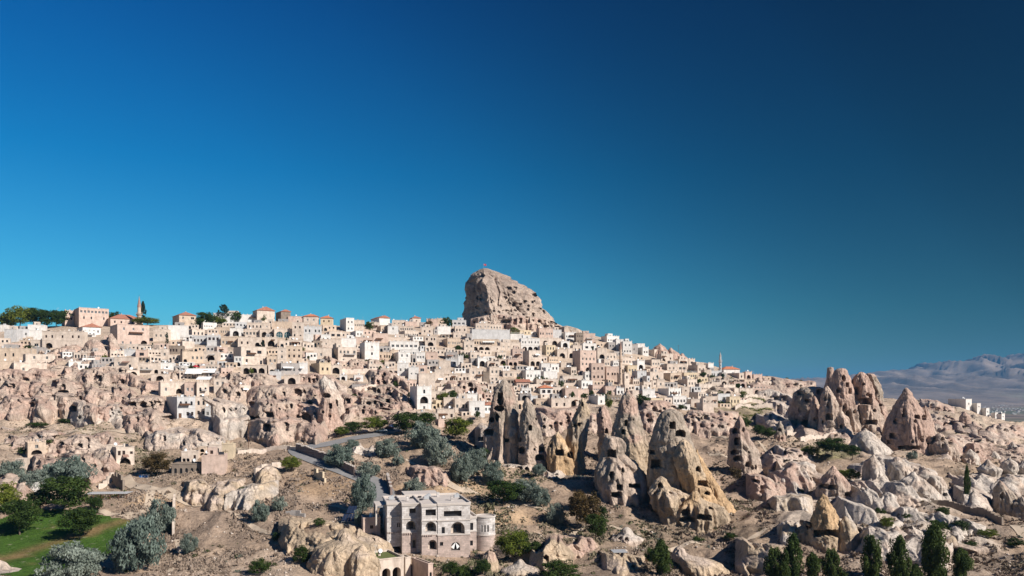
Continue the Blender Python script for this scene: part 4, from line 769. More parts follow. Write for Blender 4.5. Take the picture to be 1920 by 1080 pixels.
CREAM = _CR
for i, (lb, ln, kw) in enumerate([
 ('cave-pocked bank between the upper left houses', [(150,690,712),(200,684,706),(250,690,712)], {}),
 ('stony bank with cave doors under the far left arcade', [(60,655,692),(100,650,690),(150,640,690),(190,660,692)], dict(auto=10)),
 ('rocky bank above the courtyard hotel', [(392,700,722),(430,696,716),(480,700,720),(520,702,722)], dict(auto=6)),
 ('rough bank of openings right of the twin-window house', [(600,650,682),(640,655,690),(690,652,690),(725,665,700)], dict(auto=10)),
 ('bank of cave mouths left of the white tower house', [(720,700,740),(750,705,760),(780,722,772)], dict(auto=10)),
 ('pale bank with dark openings below the middle terraces', [(830,705,742),(870,712,745),(915,715,750)], dict(auto=10)),
 ('long rocky bank of cellars behind the orange fin', [(1000,765,808),(1030,768,812),(1060,770,808)], dict(auto=10)),
 ('reddish bank with broken cave rooms between the fairy chimneys', [(1005,760,800),(1045,764,806),(1090,762,800),(1130,760,796)], dict(auto=16, cols=(PINK, CREAM))),
 ('ledge of cave doors right of the leaning fairy chimney', [(1195,742,776),(1230,748,782),(1270,756,784)], dict(auto=12, cols=(PINK, CREAM))),
 ('broken pale bank below the white houses on the right', [(1270,768,800),(1310,766,800),(1350,768,798),(1385,770,800)], dict(auto=14)),
 ('shadowy bank with arches left of the vine terraces', [(1320,710,740),(1350,705,745),(1385,708,742),(1410,712,740)], dict(auto=12, cols=(CREAM, GREY))),
 ('rubbly skyline edge at the right end of the village', [(1400,708,732),(1440,706,732),(1490,712,740),(1530,716,740)], dict(auto=8, cols=(CREAM, PINK))),
 ('broad knobbly base joining the right-hand rock cluster', [(1478,770,822),(1520,765,826),(1570,775,828),(1620,780,830),(1668,785,828)], dict(auto=20, cols=(PINK, CREAM), bulge=7)),
 ('pale rib mass behind the twin folds', [(1586,868,925),(1640,852,932),(1700,858,946),(1760,886,950)], dict(auto=0, cols=(WHT, CREAM), fold=4.5, fs=4.5, bulge=6)),
 ('pale fluted bank left of the small cone', [(1440,868,905),(1480,862,910),(1530,868,906)], dict(auto=0, cols=(WHT, PINK), fold=4.0, fs=4.5, bulge=5)),
 ('white washed-out slope above the poplars', [(1600,985,1040),(1660,990,1050),(1720,1000,1050),(1790,1005,1045)], dict(auto=0, cols=(WHT, CREAM), fold=2.5, fs=4)),
 ('pale creased skirt below the right-hand boulders', [(1780,872,905),(1830,888,918),(1880,890,925),(1930,888,930)], dict(auto=0, cols=(WHT, CREAM), fold=3.5, fs=4.5)),
 ('white ribbed gully slope left of the yellow cone', [(1440,930,975),(1480,925,970),(1525,932,978)], dict(auto=0, cols=(WHT, BEIGE), fold=3.5, fs=4.5)),
 ('long pale fold behind the small cone', [(1590,895,935),(1640,915,955),(1690,930,965)], dict(auto=0, cols=(WHT, CREAM), fold=3.5, fs=4.5)),
 ('pale washed fold above the vineyard', [(1700,950,985),(1750,958,992),(1800,966,998),(1850,985,1010)], dict(auto=0, cols=(WHT, WHT), fold=3, fs=4)),
 ('cream stepped ledge below the lone pink chimney', [(1400,885,925),(1440,892,930),(1475,900,930)], dict(auto=4, cols=(CREAM, PINK))),
 ('cream creased slope above the bottom right track', [(1380,1010,1060),(1430,1015,1068),(1500,1020,1070)], dict(auto=0, cols=(BEIGE, CREAM), fold=2.0, fs=5)),
 ('pink creased ridge at the far right edge', [(1800,830,860),(1850,826,862),(1900,830,866),(1935,832,866)], dict(auto=6, cols=(PINK, CREAM), fold=3, fs=4)),
 ('broken cream bank with a big arch left of the roofless ruin', [(60,852,888),(110,846,884),(160,850,890),(200,860,894)], dict(auto=5)),
 ('pale quarry bank right of the road bend', [(760,872,905),(800,868,908),(850,876,912)], dict(auto=0, cols=(CREAM, PINK))),
 ('cream crumbling bank beside the bottom garden', [(1120,1030,1062),(1160,1036,1070),(1210,1040,1072)], dict(auto=2, cols=(BEIGE, CREAM))),
 ]):
    o_ = dict(bulge=4, auto=7, cols=(CREAM, PINK), fold=2.4, fs=5, hd=7.0); o_.update(kw); outcrop(lb, ln, group='weathered rock banks', **o_)
for a in [dict(label='narrow jagged fin wedged between the two tallest spires of the right-hand cluster', rows=[(716,1594,1604),(730,1590,1608),(760,1586,1612),(815,1584,1616)], base=818, cols=(PINK,PINK,CREAM), holes=[(1600,752,5,8,'a'),(1596,776,5,6)]),
          dict(label='low shaded knob at the foot of the right-hand cluster', rows=[(770,1572,1582),(785,1566,1592),(818,1562,1598)], base=826, cols=(CREAM,PINK,CREAM), holes=[(1578,800,6,7,'a')]),
          dict(label='thin pale fin on the left shoulder of the right-hand cluster', rows=[(742,1524,1530),(760,1519,1537),(790,1516,1542),(815,1514,1544)], base=818, cols=(CREAM,PINK,CREAM), holes=[(1528,786,4,6)]),
          dict(label='small pink tooth right of the cluster at the foot of the pyramid rock', rows=[(790,1660,1668),(805,1656,1674),(826,1652,1680)], base=828, cols=(PINK,PINK,CREAM), holes=[]),
          dict(label='hooked shoulder rock halfway up the pyramid rock', rows=[(765,1672,1680),(785,1664,1688),(815,1660,1692)], base=838, cols=(PINK,PINK,CREAM), holes=[(1674,800,5,7)])]: cone(group=G2, name='rock_spire', cat='rock spire', **a)
# ------------------------------------------------------------------ houses
_wc = {}
def win_mesh(kind, w, h, mat='frame', pane='glass'):
    """window set back in its opening: pane, frame bars, mullion"""
    key = (kind, round(w * 5) / 5, round(h * 5) / 5, mat, pane)
    if key in _wc: return _wc[key]
    w, h = max(key[1], .3), max(key[2], .3); m = MB()
    if kind in 'ag':
        n = 8; pts = [(-w / 2, 0), (w / 2, 0)]; r = w / 2; zc = max(h - r, h * .3); ry = h - zc
        pts += [(r * math.cos(math.pi * i / n), zc + ry * math.sin(math.pi * i / n)) for i in range(n + 1)]
        m.poly([(x, 0, z) for x, z in pts], 1)
        if kind == 'g':
            for xx in (-w / 6, w / 6): m.box(xx - .05, xx + .05, -.06, -.01, 0, h * .85, 0)
            m.box(-w / 2, w / 2, -.06, -.01, h * .5, h * .5 + .08, 0)
    else:
        m.quad((-w / 2, 0, 0), (w / 2, 0, 0), (w / 2, 0, h), (-w / 2, 0, h), 1); t = min(.09, w * .12)
        if kind != 'o':
            m.box(-w / 2, -w / 2 + t, -.07, -.01, 0, h, 0); m.box(w / 2 - t, w / 2, -.07, -.01, 0, h, 0)
            m.box(-w / 2 + t, w / 2 - t, -.07, -.01, h - t, h, 0); m.box(-w / 2 + t, w / 2 - t, -.07, -.01, 0, t, 0)
            m.box(-t / 2, t / 2, -.06, -.01, t, h - t, 0)
    me = m.mesh('window', [M[mat], M[pane]]); _wc[key] = me; return me
def wall_with_holes(m, W, z0, z1, holes, th=0.3, mat=0, y=0.0):
    """front wall (facing -y) with real recessed openings. holes: (x centre, z bottom, w, h, arched, depth)"""
    xs = sorted({0.0, W} | {round(h[0] - h[2] / 2, 3) for h in holes} | {round(h[0] + h[2] / 2, 3) for h in holes})
    zs = sorted({z0, z1} | {round(h[1], 3) for h in holes} | {round(h[1] + h[3], 3) for h in holes})
    for i in range(len(xs) - 1):
        cx = (xs[i] + xs[i + 1]) / 2; run = None
        for j in range(len(zs) - 1):
            cz = (zs[j] + zs[j + 1]) / 2
            inside = any(abs(cx - h[0]) < h[2] / 2 and h[1] < cz < h[1] + h[3] for h in holes)
            if inside:
                if run is not None: m.quad((xs[i], y, run), (xs[i + 1], y, run), (xs[i + 1], y, zs[j]), (xs[i], y, zs[j]), mat); run = None
            elif run is None: run = zs[j]
        if run is not None: m.quad((xs[i], y, run), (xs[i + 1], y, run), (xs[i + 1], y, z1), (xs[i], y, z1), mat)
    for (cx, zb, w, h, ar, dp) in holes:
        a, b, zt = cx - w / 2, cx + w / 2, zb + h
        m.quad((a, y, zb), (b, y, zb), (b, y + dp, zb), (a, y + dp, zb), mat)
        if not ar:
            m.quad((a, y, zb), (a, y + dp, zb), (a, y + dp, zt), (a, y, zt), mat); m.quad((b, y + dp, zb), (b, y, zb), (b, y, zt), (b, y + dp, zt), mat)
            m.quad((a, y + dp, zt), (b, y + dp, zt), (b, y, zt), (a, y, zt), mat)
        else:
            n = 8; r = w / 2; zc = max(zt - r, zb + h * .3); ry = zt - zc
            m.quad((a, y, zb), (a, y + dp, zb), (a, y + dp, zc), (a, y, zc), mat); m.quad((b, y + dp, zb), (b, y, zb), (b, y, zc), (b, y + dp, zc), mat)
            pr = [(cx + r * math.cos(math.pi * i / n), zc + ry * math.sin(math.pi * i / n)) for i in range(n + 1)]
            for i in range(n):
                (x0, q0), (x1, q1) = pr[i], pr[i + 1]
                m.quad((x0, y, q0), (x0, y + dp, q0), (x1, y + dp, q1), (x1, y, q1), mat)
                cx_, = ((b if i < n // 2 else a),)
                m.poly([(cx_, y, zt), (x1, y, q1), (x0, y, q0)] if True else [], mat)
            m.poly([(a, y, zt), (b, y, zt), (cx, y, zt - 1e-4)], mat)
SIZE = {'w': (0.95, 1.45), 's': (0.85, 0.85), 'n': (0.85, 1.7), 'L': (2.1, 1.6), 'a': (2.8, 2.7), 'A': (4, 5), 'g': (3.0, 2.9), 'd': (1.15, 2.2), 'p': (0.8, 1.4)}
def parse_row(txt):
    out = []; i = 0
    while i < len(txt):
        k = txt[i]; j = i + 1
        while j < len(txt) and txt[j].isdigit(): j += 1
        out.append((k, int(txt[i + 1:j] or 1))); i = j
    return out
hrs = random.Random(11)
HOUSES = []
def hip_roof(m, W, S, z, rise, ov=0.5, gable=False):
    a, b, c, d = (-ov, -ov), (W + ov, -ov), (W + ov, S + ov), (-ov, S + ov)
    if W >= S: r0, r1 = (S / 2 if not gable else -ov, S / 2), (W - S / 2 if not gable else W + ov, S / 2)
    else: r0, r1 = (W / 2, W / 2 if not gable else -ov), (W / 2, S - W / 2 if not gable else S + ov)
    v = lambda p, zz: (p[0], p[1], zz)
    if W >= S:
        m.quad(v(a, z), v(b, z), v(r1, z + rise), v(r0, z + rise)); m.quad(v(c, z), v(d, z), v(r0, z + rise), v(r1, z + rise))
        m.poly([v(b, z), v(c, z), v(r1, z + rise)]); m.poly([v(d, z), v(a, z), v(r0, z + rise)])
    else:
        m.quad(v(b, z), v(c, z), v(r1, z + rise), v(r0, z + rise)); m.quad(v(d, z), v(a, z), v(r0, z + rise), v(r1, z + rise))
        m.poly([v(a, z), v(b, z), v(r0, z + rise)]); m.poly([v(c, z), v(d, z), v(r1, z + rise)])
    m.quad(v(d, z - .12), v(c, z - .12), v(b, z - .12), v(a, z - .12))
    for p, q in ((a, b), (b, c), (c, d), (d, a)): m.quad(v(p, z - .12), v(q, z - .12), v(q, z), v(p, z))
CNAME = {'W': 'white', 'B': 'pale grey', 'C': 'cream', 'P': 'pink', 'T': 'tan', 'Y': 'yellowish', 'G': 'grey', 'D': 'dark brown'}
def house(xl, xr, yt, yb, shade=0, col='C', spec='', roof='f', D=None, label=None, tile='tile', frame=None, group='village houses', th_=None, roofmat=None):
    xc = (xl + xr) / 2; auto_c = xc
    if D is None: D = float(Dat(xc, yb)[0])
    al = math.atan((xc - U0) / F)
    th = R(hrs.uniform(16, 30)) if shade else R(hrs.uniform(6, 18))
    if shade and th + al < R(8): th = R(14) - al
    th = min(th, R(38)); S = 7.5 * hrs.uniform(.8, 1.2)
    if shade:
        S = min(max(shade / F * D / math.sin(th + al), 3.0), 18)
    if th_ is not None:
        th = R(th_)
        if shade: S = shade / F * D / math.sin(th + al)
    c, s = math.cos(th), math.sin(th)
    Dl = D - (xr - xl) / F * D / 2 * s; tl, tr = (xl - U0) / F, (xr - U0) / F
    Xl = tl * Dl; W = (tr * Dl - Xl) / max(c - tr * s, .3)
    if not shade: S = min(S, max(W * 1.2, 4))
    H = (yb - yt) / F * D; zb = CZ + (VH - yb) / F * D
    root = empty('house', (Xl, Dl, zb), th); cs_ = [(Xl + a_ * W * c - b_ * S * s, Dl + a_ * W * s + b_ * S * c) for a_ in (0, 1) for b_ in (0, 1)]
    ext = max(5.0, zb - min(float(Hz(x_, y_)) for x_, y_ in cs_) + 1.5)
    m = MB(); holes = []; wins = []
    rows = spec.split('/') if spec else []; rows = [r for r in rows]
    nr = max(1, len(rows)); pr = 0.45 if roof == 'f' else 0.1; rh = (H - pr) / nr
    fr = frame or hrs.choice(['frame', 'wood', 'wood', 'frame', 'white'])
    for ri, row in enumerate(rows):
        z0 = H - pr - (ri + 1) * rh
        if row in ('.', ''): continue
        it = parse_row(row); n = sum((k * 2 if t == 'p' else k) for t, k in it)
        gaps = (len(it) - 1) * 0.7 + sum((k - 1) * 0.5 for t, k in it if t == 'p'); pitch = W / (n + gaps + 0.35); x = 0.17 * pitch + pitch / 2
        for gi, (t, k) in enumerate(it):
            if gi: x += 0.7 * pitch
            for q in range(k * (2 if t == 'p' else 1)):
                if t == 'p' and q and q % 2 == 0: x += 0.5 * pitch
                w0, h0 = SIZE[t]
                if t == 'A': w = pitch * .8; h = min(rh * .9, w * 2.1); zb_ = z0 + .05; dp = 2.2
                elif t in 'ag': w = min(w0 * 1.3, pitch * .82); h = min(h0 * 1.25, rh * .86, w * 1.15); zb_ = z0 + 0.05 if t == 'a' else z0 + rh * .06; dp = 1.3 if t == 'a' else .35
                elif t == 'd': w = min(w0, pitch * .7); h = min(h0, rh * .85); zb_ = z0 + 0.03; dp = .3
                else:
                    w = min(w0, pitch * .62); h = min(h0, rh * .62); zb_ = z0 + (rh - h) * (.5 if nr == 1 and H > 4 else .46); dp = .28
                if w > .25 and h > .3 and x + w / 2 < W - .05 and x - w / 2 > .05:
                    holes.append((x, zb_, w, h, t in 'agnA', dp)); wins.append((t, x, zb_, w, h, dp))
                x += pitch
    mats = [M[col], M['roof']]
    wall_with_holes(m, W, -ext, H, holes)
    m.quad((0, S, -ext), (0, 0, -ext), (0, 0, H), (0, S, H)); m.quad((W, 0, -ext), (W, S, -ext), (W, S, H), (W, 0, H)); m.quad((W, S, -ext), (0, S, -ext), (0, S, H), (W, S, H))
    if roof == 'f':                                             # parapet thickness and inner faces
        t = .3; m.quad((0, 0, H), (W, 0, H), (W - t, t, H), (t, t, H)); m.quad((W, 0, H), (W, S, H), (W - t, S - t, H), (W - t, t, H))
        m.quad((W, S, H), (0, S, H), (t, S - t, H), (W - t, S - t, H)); m.quad((0, S, H), (0, 0, H), (t, t, H), (t, S - t, H))
        q = H - .45
        m.quad((t, t, q), (t, t, H), (W - t, t, H), (W - t, t, q)); m.quad((W - t, t, q), (W - t, t, H), (W - t, S - t, H), (W - t, S - t, q))
        m.quad((W - t, S - t, q), (W - t, S - t, H), (t, S - t, H), (t, S - t, q)); m.quad((t, S - t, q), (t, S - t, H), (t, t, H), (t, t, q))
    m.build('wall', mats, root)
    if roof == 'f':
        r = MB(); r.box(.3, W - .3, .3, S - .3, H - .7, H - .44); r.build('roof', [M[roofmat or 'roof']], root)
        c_ = MB(); cz = H - .02; c_.box(-.08, W + .08, -.1, -.003, cz - .22, cz + .06); 
        if hrs.random() < .45:
            n = max(2, int(W / 2.2))
            for i in range(n + 1): x = min(max(W * i / n, .2), W - .2); c_.box(x - .2, x + .2, -.05, .33, H + .002, H + .65)
        c_.build('cornice', [M[col]], root)
        if rows and hrs.random() < .5 and H > 4.5:
            for ri in range(1, nr):
                z = H - pr - ri * rh; b_ = MB(); b_.box(-.05, W + .05, -.09, -.003, z - .08, z + .08); b_.build('string_course', [M[col]], root)
        if W > 5.5 and S > 5 and hrs.random() < .4:
            rw, rx = W * hrs.uniform(.3, .5), hrs.uniform(.4, W * .45); e_ = MB(); wall_with_holes(e_, rw, H - .44, H + 2.1, [(rw * .5, H + .1, min(.9, rw * .4), 1.1, False, .2)])
            e_.quad((0, S * .5, H - .44), (0, 0, H - .44), (0, 0, H + 2.1), (0, S * .5, H + 2.1)); e_.quad((rw, 0, H - .44), (rw, S * .5, H - .44), (rw, S * .5, H + 2.1), (rw, 0, H + 2.1)); e_.quad((0, 0, H + 2.1), (rw, 0, H + 2.1), (rw, S * .5, H + 2.1), (0, S * .5, H + 2.1)); e_.quad((rw, S * .5, H - .44), (0, S * .5, H - .44), (0, S * .5, H + 2.1), (rw, S * .5, H + 2.1))
            rr = e_.build('roof_room', [M[hrs.choice([col, col, 'C', 'G'])]], root, (rx, S * .42, 0)); link('window', win_mesh('w', min(.9, rw * .4), 1.1, fr, 'glass'), rr, (rw * .5, .18, H + .1))
        if hrs.random() < .35:
            e_ = MB(); x, y = hrs.uniform(.5, max(.6, W - .5)), hrs.uniform(.5, S - .5); e_.tube((x, y, H - .44), (x, y, H + 2.2), .035, .03, 4); e_.box(x - .5, x + .5, y - .02, y + .02, H + 1.9, H + 1.94); e_.box(x - .35, x + .35, y - .02, y + .02, H + 2.1, H + 2.14); e_.build('aerial', [M['metal']], root)
        if hrs.random() < .18 and W > 4:
            aw = W * hrs.uniform(.3, .6); ax = hrs.uniform(.1, W - aw - .1); az = H * hrs.uniform(.45, .8); e_ = MB(); e_.quad((ax, -1.5, az - .5), (ax + aw, -1.5, az - .5), (ax + aw, -.01, az), (ax, -.01, az)); e_.quad((ax, -1.5, az - .75), (ax + aw, -1.5, az - .75), (ax + aw, -1.5, az - .5), (ax, -1.5, az - .5)); e_.build('canopy', [M[hrs.choice(['wood', 'tile3', 'white', 'roof', 'wood'])]], root)
        for _ in range(hrs.choice([0, 1, 2, 2, 3])):
            if W < 3 or S < 3: break
            x, y = hrs.uniform(.8, W - 1.2), hrs.uniform(.9, S - 1.2); k = hrs.random(); e_ = MB(); zr = H - .44
            if k < .35: e_.box(x, x + .5, y, y + .5, zr, zr + 1.3); e_.box(x - .06, x + .56, y - .06, y + .56, zr + 1.3, zr + 1.4); e_.build('chimney', [M[col]], root)
            elif k < .6: e_.lathe([(0.001, zr + 1.25), (.45, zr + 1.2), (.5, zr + .3), (.5, zr + .25), (0.001, zr + .25)], x, y, 10); e_.tube((x - .3, y, zr), (x - .3, y, zr + .3), .04, .04, 4); e_.tube((x + .3, y, zr), (x + .3, y, zr + .3), .04, .04, 4); e_.build('water_tank', [M[hrs.choice(['white', 'metal', 'metal'])]], root, smooth=False)
            elif k < .85:
                e_.tube((x, y, zr), (x, y, zr + 1.0), .03, .03, 4); cx, cy, cz_ = x, y - .1, zr + 1.25
                rim = [(cx + .5 * math.cos(a), cy - .12 + .15 * math.sin(a), cz_ + .5 * math.sin(a)) for a in [i * math.pi / 5 for i in range(10)]]
                for i in range(10): e_.poly([(cx, cy + .12, cz_), rim[i], rim[(i + 1) % 10]])
                e_.build('satellite_dish', [M['white']], root)
            else:
                e_.quad((x, y, zr + .2), (x + 1.6, y, zr + .2), (x + 1.6, y + 1, zr + 1.1), (x, y + 1, zr + 1.1)); e_.quad((x, y + 1.0, zr + 1.1), (x + 1.6, y + 1.0, zr + 1.1), (x + 1.6, y + 1.06, zr), (x, y + 1.06, zr)); e_.build('solar_heater', [M['dark']], root)
    elif roof in ('h', 'g'):
        r = MB(); rise = min(S, W) * .5 * (.5 if roof == 'h' else .45); hip_roof(r, W, S, H, rise, .5, roof == 'g'); r.build('roof', [M[tile]], root)
        if roof == 'g':
            k = MB()
            if W >= S: k.poly([(.001, S, H), (.001, 0, H), (.001, S / 2, H + rise * .93)]); k.poly([(W - .001, 0, H), (W - .001, S, H), (W - .001, S / 2, H + rise * .93)])
            else: k.poly([(0, .001, H), (W, .001, H), (W / 2, .001, H + rise * .93)]); k.poly([(W, S - .001, H), (0, S - .001, H), (W / 2, S - .001, H + rise * .93)])
            k.build('gable', [M[col]], root)
        k = MB(); cx = W * hrs.uniform(.3, .7); k.box(cx, cx + .5, S * .5, S * .5 + .5, H, H + rise + .7); k.build('chimney', [M[col]], root)
    elif roof == 'p':                                           # roof terrace with a timber pergola
        r = MB(); r.box(0, W, 0, S, H, H + .12); r.build('roof', [M['roof']], root)
        g = MB()
        for x in (.2, W / 2, W - .2):
            for y in (.2, min(S, 4) - .2): g.box(x - .08, x + .08, y - .08, y + .08, H + .12, H + 2.3)
        for i in range(max(4, int(W / .7))):
            x = W * i / max(3, int(W / .7) - 1); g.box(x - .05, x + .05, 0, min(S, 4), H + 2.3, H + 2.42)
        g.build('pergola', [M['wood']], root)
        g = MB(); g.box(.2, W - .2, .05, .12, H + .9, H + .98)
        for i in range(int(W / .8) + 1): g.box(.2 + i * .78, .26 + i * .78, .05, .12, H + .12, H + .9)
        g.build('railing', [M['white']], root)
    pane_big = hrs.random() < .5
    for (t, x, z, w, h, dp) in wins:
        if t in 'aA': me_ = win_mesh('a', w, h, fr, 'hole'); nm = 'arched_opening'
        elif t == 'g': me_ = win_mesh('g', w, h, fr, 'teal'); nm = 'arched_window'
        elif t == 'd': me_ = win_mesh('o', w, h, 'wood', 'wood' if hrs.random() < .6 else 'dark'); nm = 'door'
        else: me_ = win_mesh('w' if t != 'n' else 'a', w, h, fr, 'glass'); nm = 'window'
        o = link(nm, me_, root, (x, dp - .03, z)); bb = me_.vertices
        kw, kh = round(w * 5) / 5, round(h * 5) / 5; o.scale = (w / max(kw, .3), 1, h / max(kh, .3))
    HOUSES.append(dict(o=root, x=(xl + xr) / 2, y=(yt + yb) / 2, col=col, rows=rows, wins=wins, roof=roof, W=W, H=H, box=(xl - shade, xr, yt, yb), label=label, D=D, shade=shade))
    if label: root['label'] = label
    tag(root, None, 'house', group=group)
    return root

HL = """
0 13 609 622 0 W .|32 55 617 634 4 B w2|8 31 617 641 0 B .|52 84 609 622 0 W .|55 79 619 638 0 W .|122 139 582 612 6 P w1/n2/.
148 204 578 613 30 P L8/n2n1/.|155 189 613 629 16 W w4 g|207 268 598 611 8 P w2w2 h|220 280 609 649 18 P w3/./w2a1|79 155 621 655 0 C w2w1w2/a1s2
158 180 620 632 8 W w3 f|287 316 617 640 0 C w3|315 350 610 637 0 W .|336 368 591 611 33 T w1L1/s2 h|361 388 629 646 0 B w4|388 413 629 649 0 B L3/.|414 446 632 650 0 T w2w2|446 490 632 652 0 C w2a1
316 344 648 664 0 D w3w1|342 383 659 681 4 T a1w3|382 409 659 679 0 C a1|301 316 654 673 0 C w1|0 60 653 676 0 T n2w1|60 82 651 668 0 G L1w1|48 104 664 685 5 C w2/.|26 88 680 703 5 C w2|58 78 637 655 0 C L1|0 28 677 702 0 T a2
214 252 669 692 0 C w1d1|258 300 680 702 0 C w2a1|300 326 680 698 0 W w1|301 346 716 742 4 C w1a1|346 366 716 742 0 P w2|369 392 716 742 5 C n2|401 424 710 738 0 C w2/.|332 366 744 785 25 B n3/d1w2|366 388 744 782 0 C n2/w2|384 402 763 786 0 B w2|283 316 701 716 0 C a1
463 505 605 618 0 C n4s1|459 487 617 632 0 C L4|487 517 617 633 0 C a2|431 453 615 631 0 W a1|497 520 632 650 0 C a1|510 549 603 617 0 T .|514 549 616 634 0 C g2|548 568 604 636 0 C w2/n1s1|569 603 612 627 0 B n2n2|569 586 626 644 0 W .|602 620 627 644 0 W w2
452 500 650 684 15 C L2/w1d1|439 454 668 687 0 W w2/a1|452 500 684 703 0 C a3|501 521 667 684 0 T w2|503 517 683 702 0 C a1|520 537 652 684 0 C s1/w1/s1|536 567 649 684 0 T s3/w3/w2|482 515 582 597 8 C . g|569 596 593 606 0 C w2 h|601 623 596 608 0 Y w2 h|540 569 593 607 0 P . f|527 545 584 594 10 D . g
527 561 681 704 9 G w2|533 561 703 722 0 C a1|560 576 680 703 0 W .|599 620 680 702 20 Y w2|619 641 684 702 0 C a1|637 650 703 714 0 W a1|664 681 703 716 0 W w1|449 486 590 606 0 W .|400 449 587 604 0 W .
649 664 596 622 26 W w2/w2|664 683 600 618 0 C w5|711 731 596 606 20 W . g|667 681 620 632 12 W w2|714 727 611 624 8 T w2|727 747 611 627 0 W w1/.|749 775 611 622 0 C w6|759 785 620 635 11 C w3n3|731 785 640 656 0 W L6|728 762 632 641 0 C .|750 785 655 667 0 W a1w4
634 669 651 681 14 C w3L1/s2|684 711 642 682 10 W s1/w1/.|711 733 660 675 0 T L1w3|733 748 656 672 0 T w3|773 789 596 608 4 C w1 h|797 818 630 649 0 C L1w2/a1|820 845 612 628 0 W .|839 863 634 651 17 T w2w3w2|853 875 611 625 0 C n2w1|850 872 623 636 0 C w2|848 874 600 612 0 B L3
892 919 606 618 0 C p2|918 941 608 619 0 C w4|885 956 618 638 0 B .|923 948 625 637 0 C w3|870 889 640 657 0 C w2|888 936 636 648 0 T n3w3L1w1|884 940 648 658 0 C a3s1|977 1012 634 660 0 W p3/a3|938 976 642 658 0 C s2a1
961 984 654 676 0 P s2/s2|992 1016 657 688 12 C s2/a2|932 949 660 673 4 C w3|882 900 660 674 0 C w1w1|883 897 672 685 0 G w1|896 913 671 688 0 W a1|914 936 677 690 0 C w3|935 952 673 685 0 C a1|952 972 673 687 0 P a2|836 858 660 674 0 G w2|836 858 673 686 0 B w2|859 869 667 692 0 W s1|799 821 660 676 0 P s1|780 797 660 678 0 W w3
745 766 680 705 0 W w2|766 785 688 712 0 W s2|747 770 660 682 12 W w2/.|785 816 700 730 0 C .|815 832 692 726 0 C .|823 845 676 700 0 C .|880 906 691 717 0 C w2/s1|866 881 700 718 0 C w2|842 858 701 718 0 C w4|906 918 697 718 0 D .|918 936 688 718 0 C w2/w2|927 942 689 702 0 C w2|943 964 695 708 0 C w2|964 986 695 708 0 C w2|986 1014 694 714 8 W p2
1011 1037 615 635 0 P n2w3|1036 1053 618 634 0 B .|1060 1080 623 638 10 W w2w2|1080 1094 624 644 0 D s3/s2|1093 1116 625 642 0 P s2|1138 1161 630 645 11 W w2n2|1155 1169 636 658 0 W w1|1168 1185 640 664 0 W w2/w3|1011 1052 634 648 0 C a2|1024 1041 647 667 8 Y n3/w3|1045 1064 655 672 0 C a1|1065 1078 653 672 0 C a1|1074 1091 647 662 0 C w2|1052 1068 640 652 0 W a1
1088 1118 657 697 15 P s2/w4/w4/a1|1109 1134 681 714 0 P w3/w3|1137 1161 687 714 0 P w1w3|1133 1144 673 690 0 C w2|1136 1156 661 676 0 C w3|1150 1164 676 688 0 W w3|1120 1138 652 674 0 C a1|1015 1031 681 700 0 W w4|1033 1048 682 698 0 W w2|1071 1081 688 704 14 C w2|1055 1093 704 724 0 C w2L1w4|1097 1110 697 712 0 W w2|1006 1048 711 726 0 C s1w2|1052 1072 680 690 0 C s1|1020 1045 696 712 0 W .
1182 1196 645 664 0 G w1|1205 1216 651 668 14 W w2|1194 1209 644 653 0 W .|1227 1237 655 669 14 C w2|1177 1195 685 702 8 Y w3|1222 1238 674 689 20 C w3|1195 1209 676 694 0 W a1|1273 1291 673 685 8 C L2|1251 1288 682 698 0 C w2L2|1308 1323 684 700 18 C n2|1328 1338 681 692 8 W .|1292 1303 673 686 0 C L1|1257 1278 699 717 13 T n3s1|1171 1180 700 724 14 C w1/.|1187 1199 711 722 4 C w3|1207 1222 716 730 8 C w2|1232 1246 711 728 0 C w1|1219 1244 697 714 0 C w1
1195 1212 695 716 0 B s1/s1|1289 1307 711 726 18 C w3|1279 1293 725 738 0 C s1|1254 1277 728 744 21 W n4|1262 1287 742 760 0 W w4|1258 1294 758 770 0 W w3|1309 1324 735 752 17 C w3/.|1323 1346 743 764 0 C n1w1|1205 1228 730 750 0 W s1|1296 1312 748 764 0 C d1|1186 1215 732 748 8 C w1|1333 1353 695 708 0 B w2w2|1321 1334 693 708 0 C d1|1357 1387 692 702 0 W . h|1386 1395 699 712 22 C w1|1398 1410 697 712 4 P a1|1413 1429 702 712 0 P .|1318 1338 755 776 0 C .|1156 1170 727 742 0 W w2|1376 1400 716 728 0 P a2|1350 1366 712 724 0 C a1
1013 1036 727 740 0 W L2 h|978 996 727 741 0 W w3|782 809 724 772 14 W n1/a1/w1|832 853 745 768 0 C w1|853 886 747 774 0 C w1n3|870 895 738 756 0 W .|783 803 772 792 0 C n2|802 822 774 792 0 C w2|820 852 767 790 0 C a2w1|822 850 786 804 8 P d1|880 909 752 780 0 W L1|1034 1068 747 768 0 C w2|1068 1084 745 763 0 C a1|1083 1104 730 748 12 P .|1060 1084 728 748 0 P s1|1121 1134 742 762 18 W w1|995 1008 742 756 10 B w1|975 994 738 752 0 G a1
52 86 829 853 5 T w1/a1|30 45 860 875 0 C .|1160 1180 740 752 0 C w1|660 686 720 730 0 G .|450 470 722 742 8 C .|505 527 696 712 0 B .|1430 1446 706 714 0 T w2|1240 1262 663 680 0 C a1w1|1246 1272 684 696 0 C s2|640 668 634 652 0 W .|600 640 636 652 0 C s2|668 700 633 646 0 P s2|588 622 652 676 0 C w2a1|700 728 625 642 0 P .|790 812 613 628 0 C w2|820 840 597 612 0 T s2|800 822 598 610 0 P .|735 760 600 612 0 C s3|690 712 604 618 0 C w2|760 782 603 613 0 P .
"""
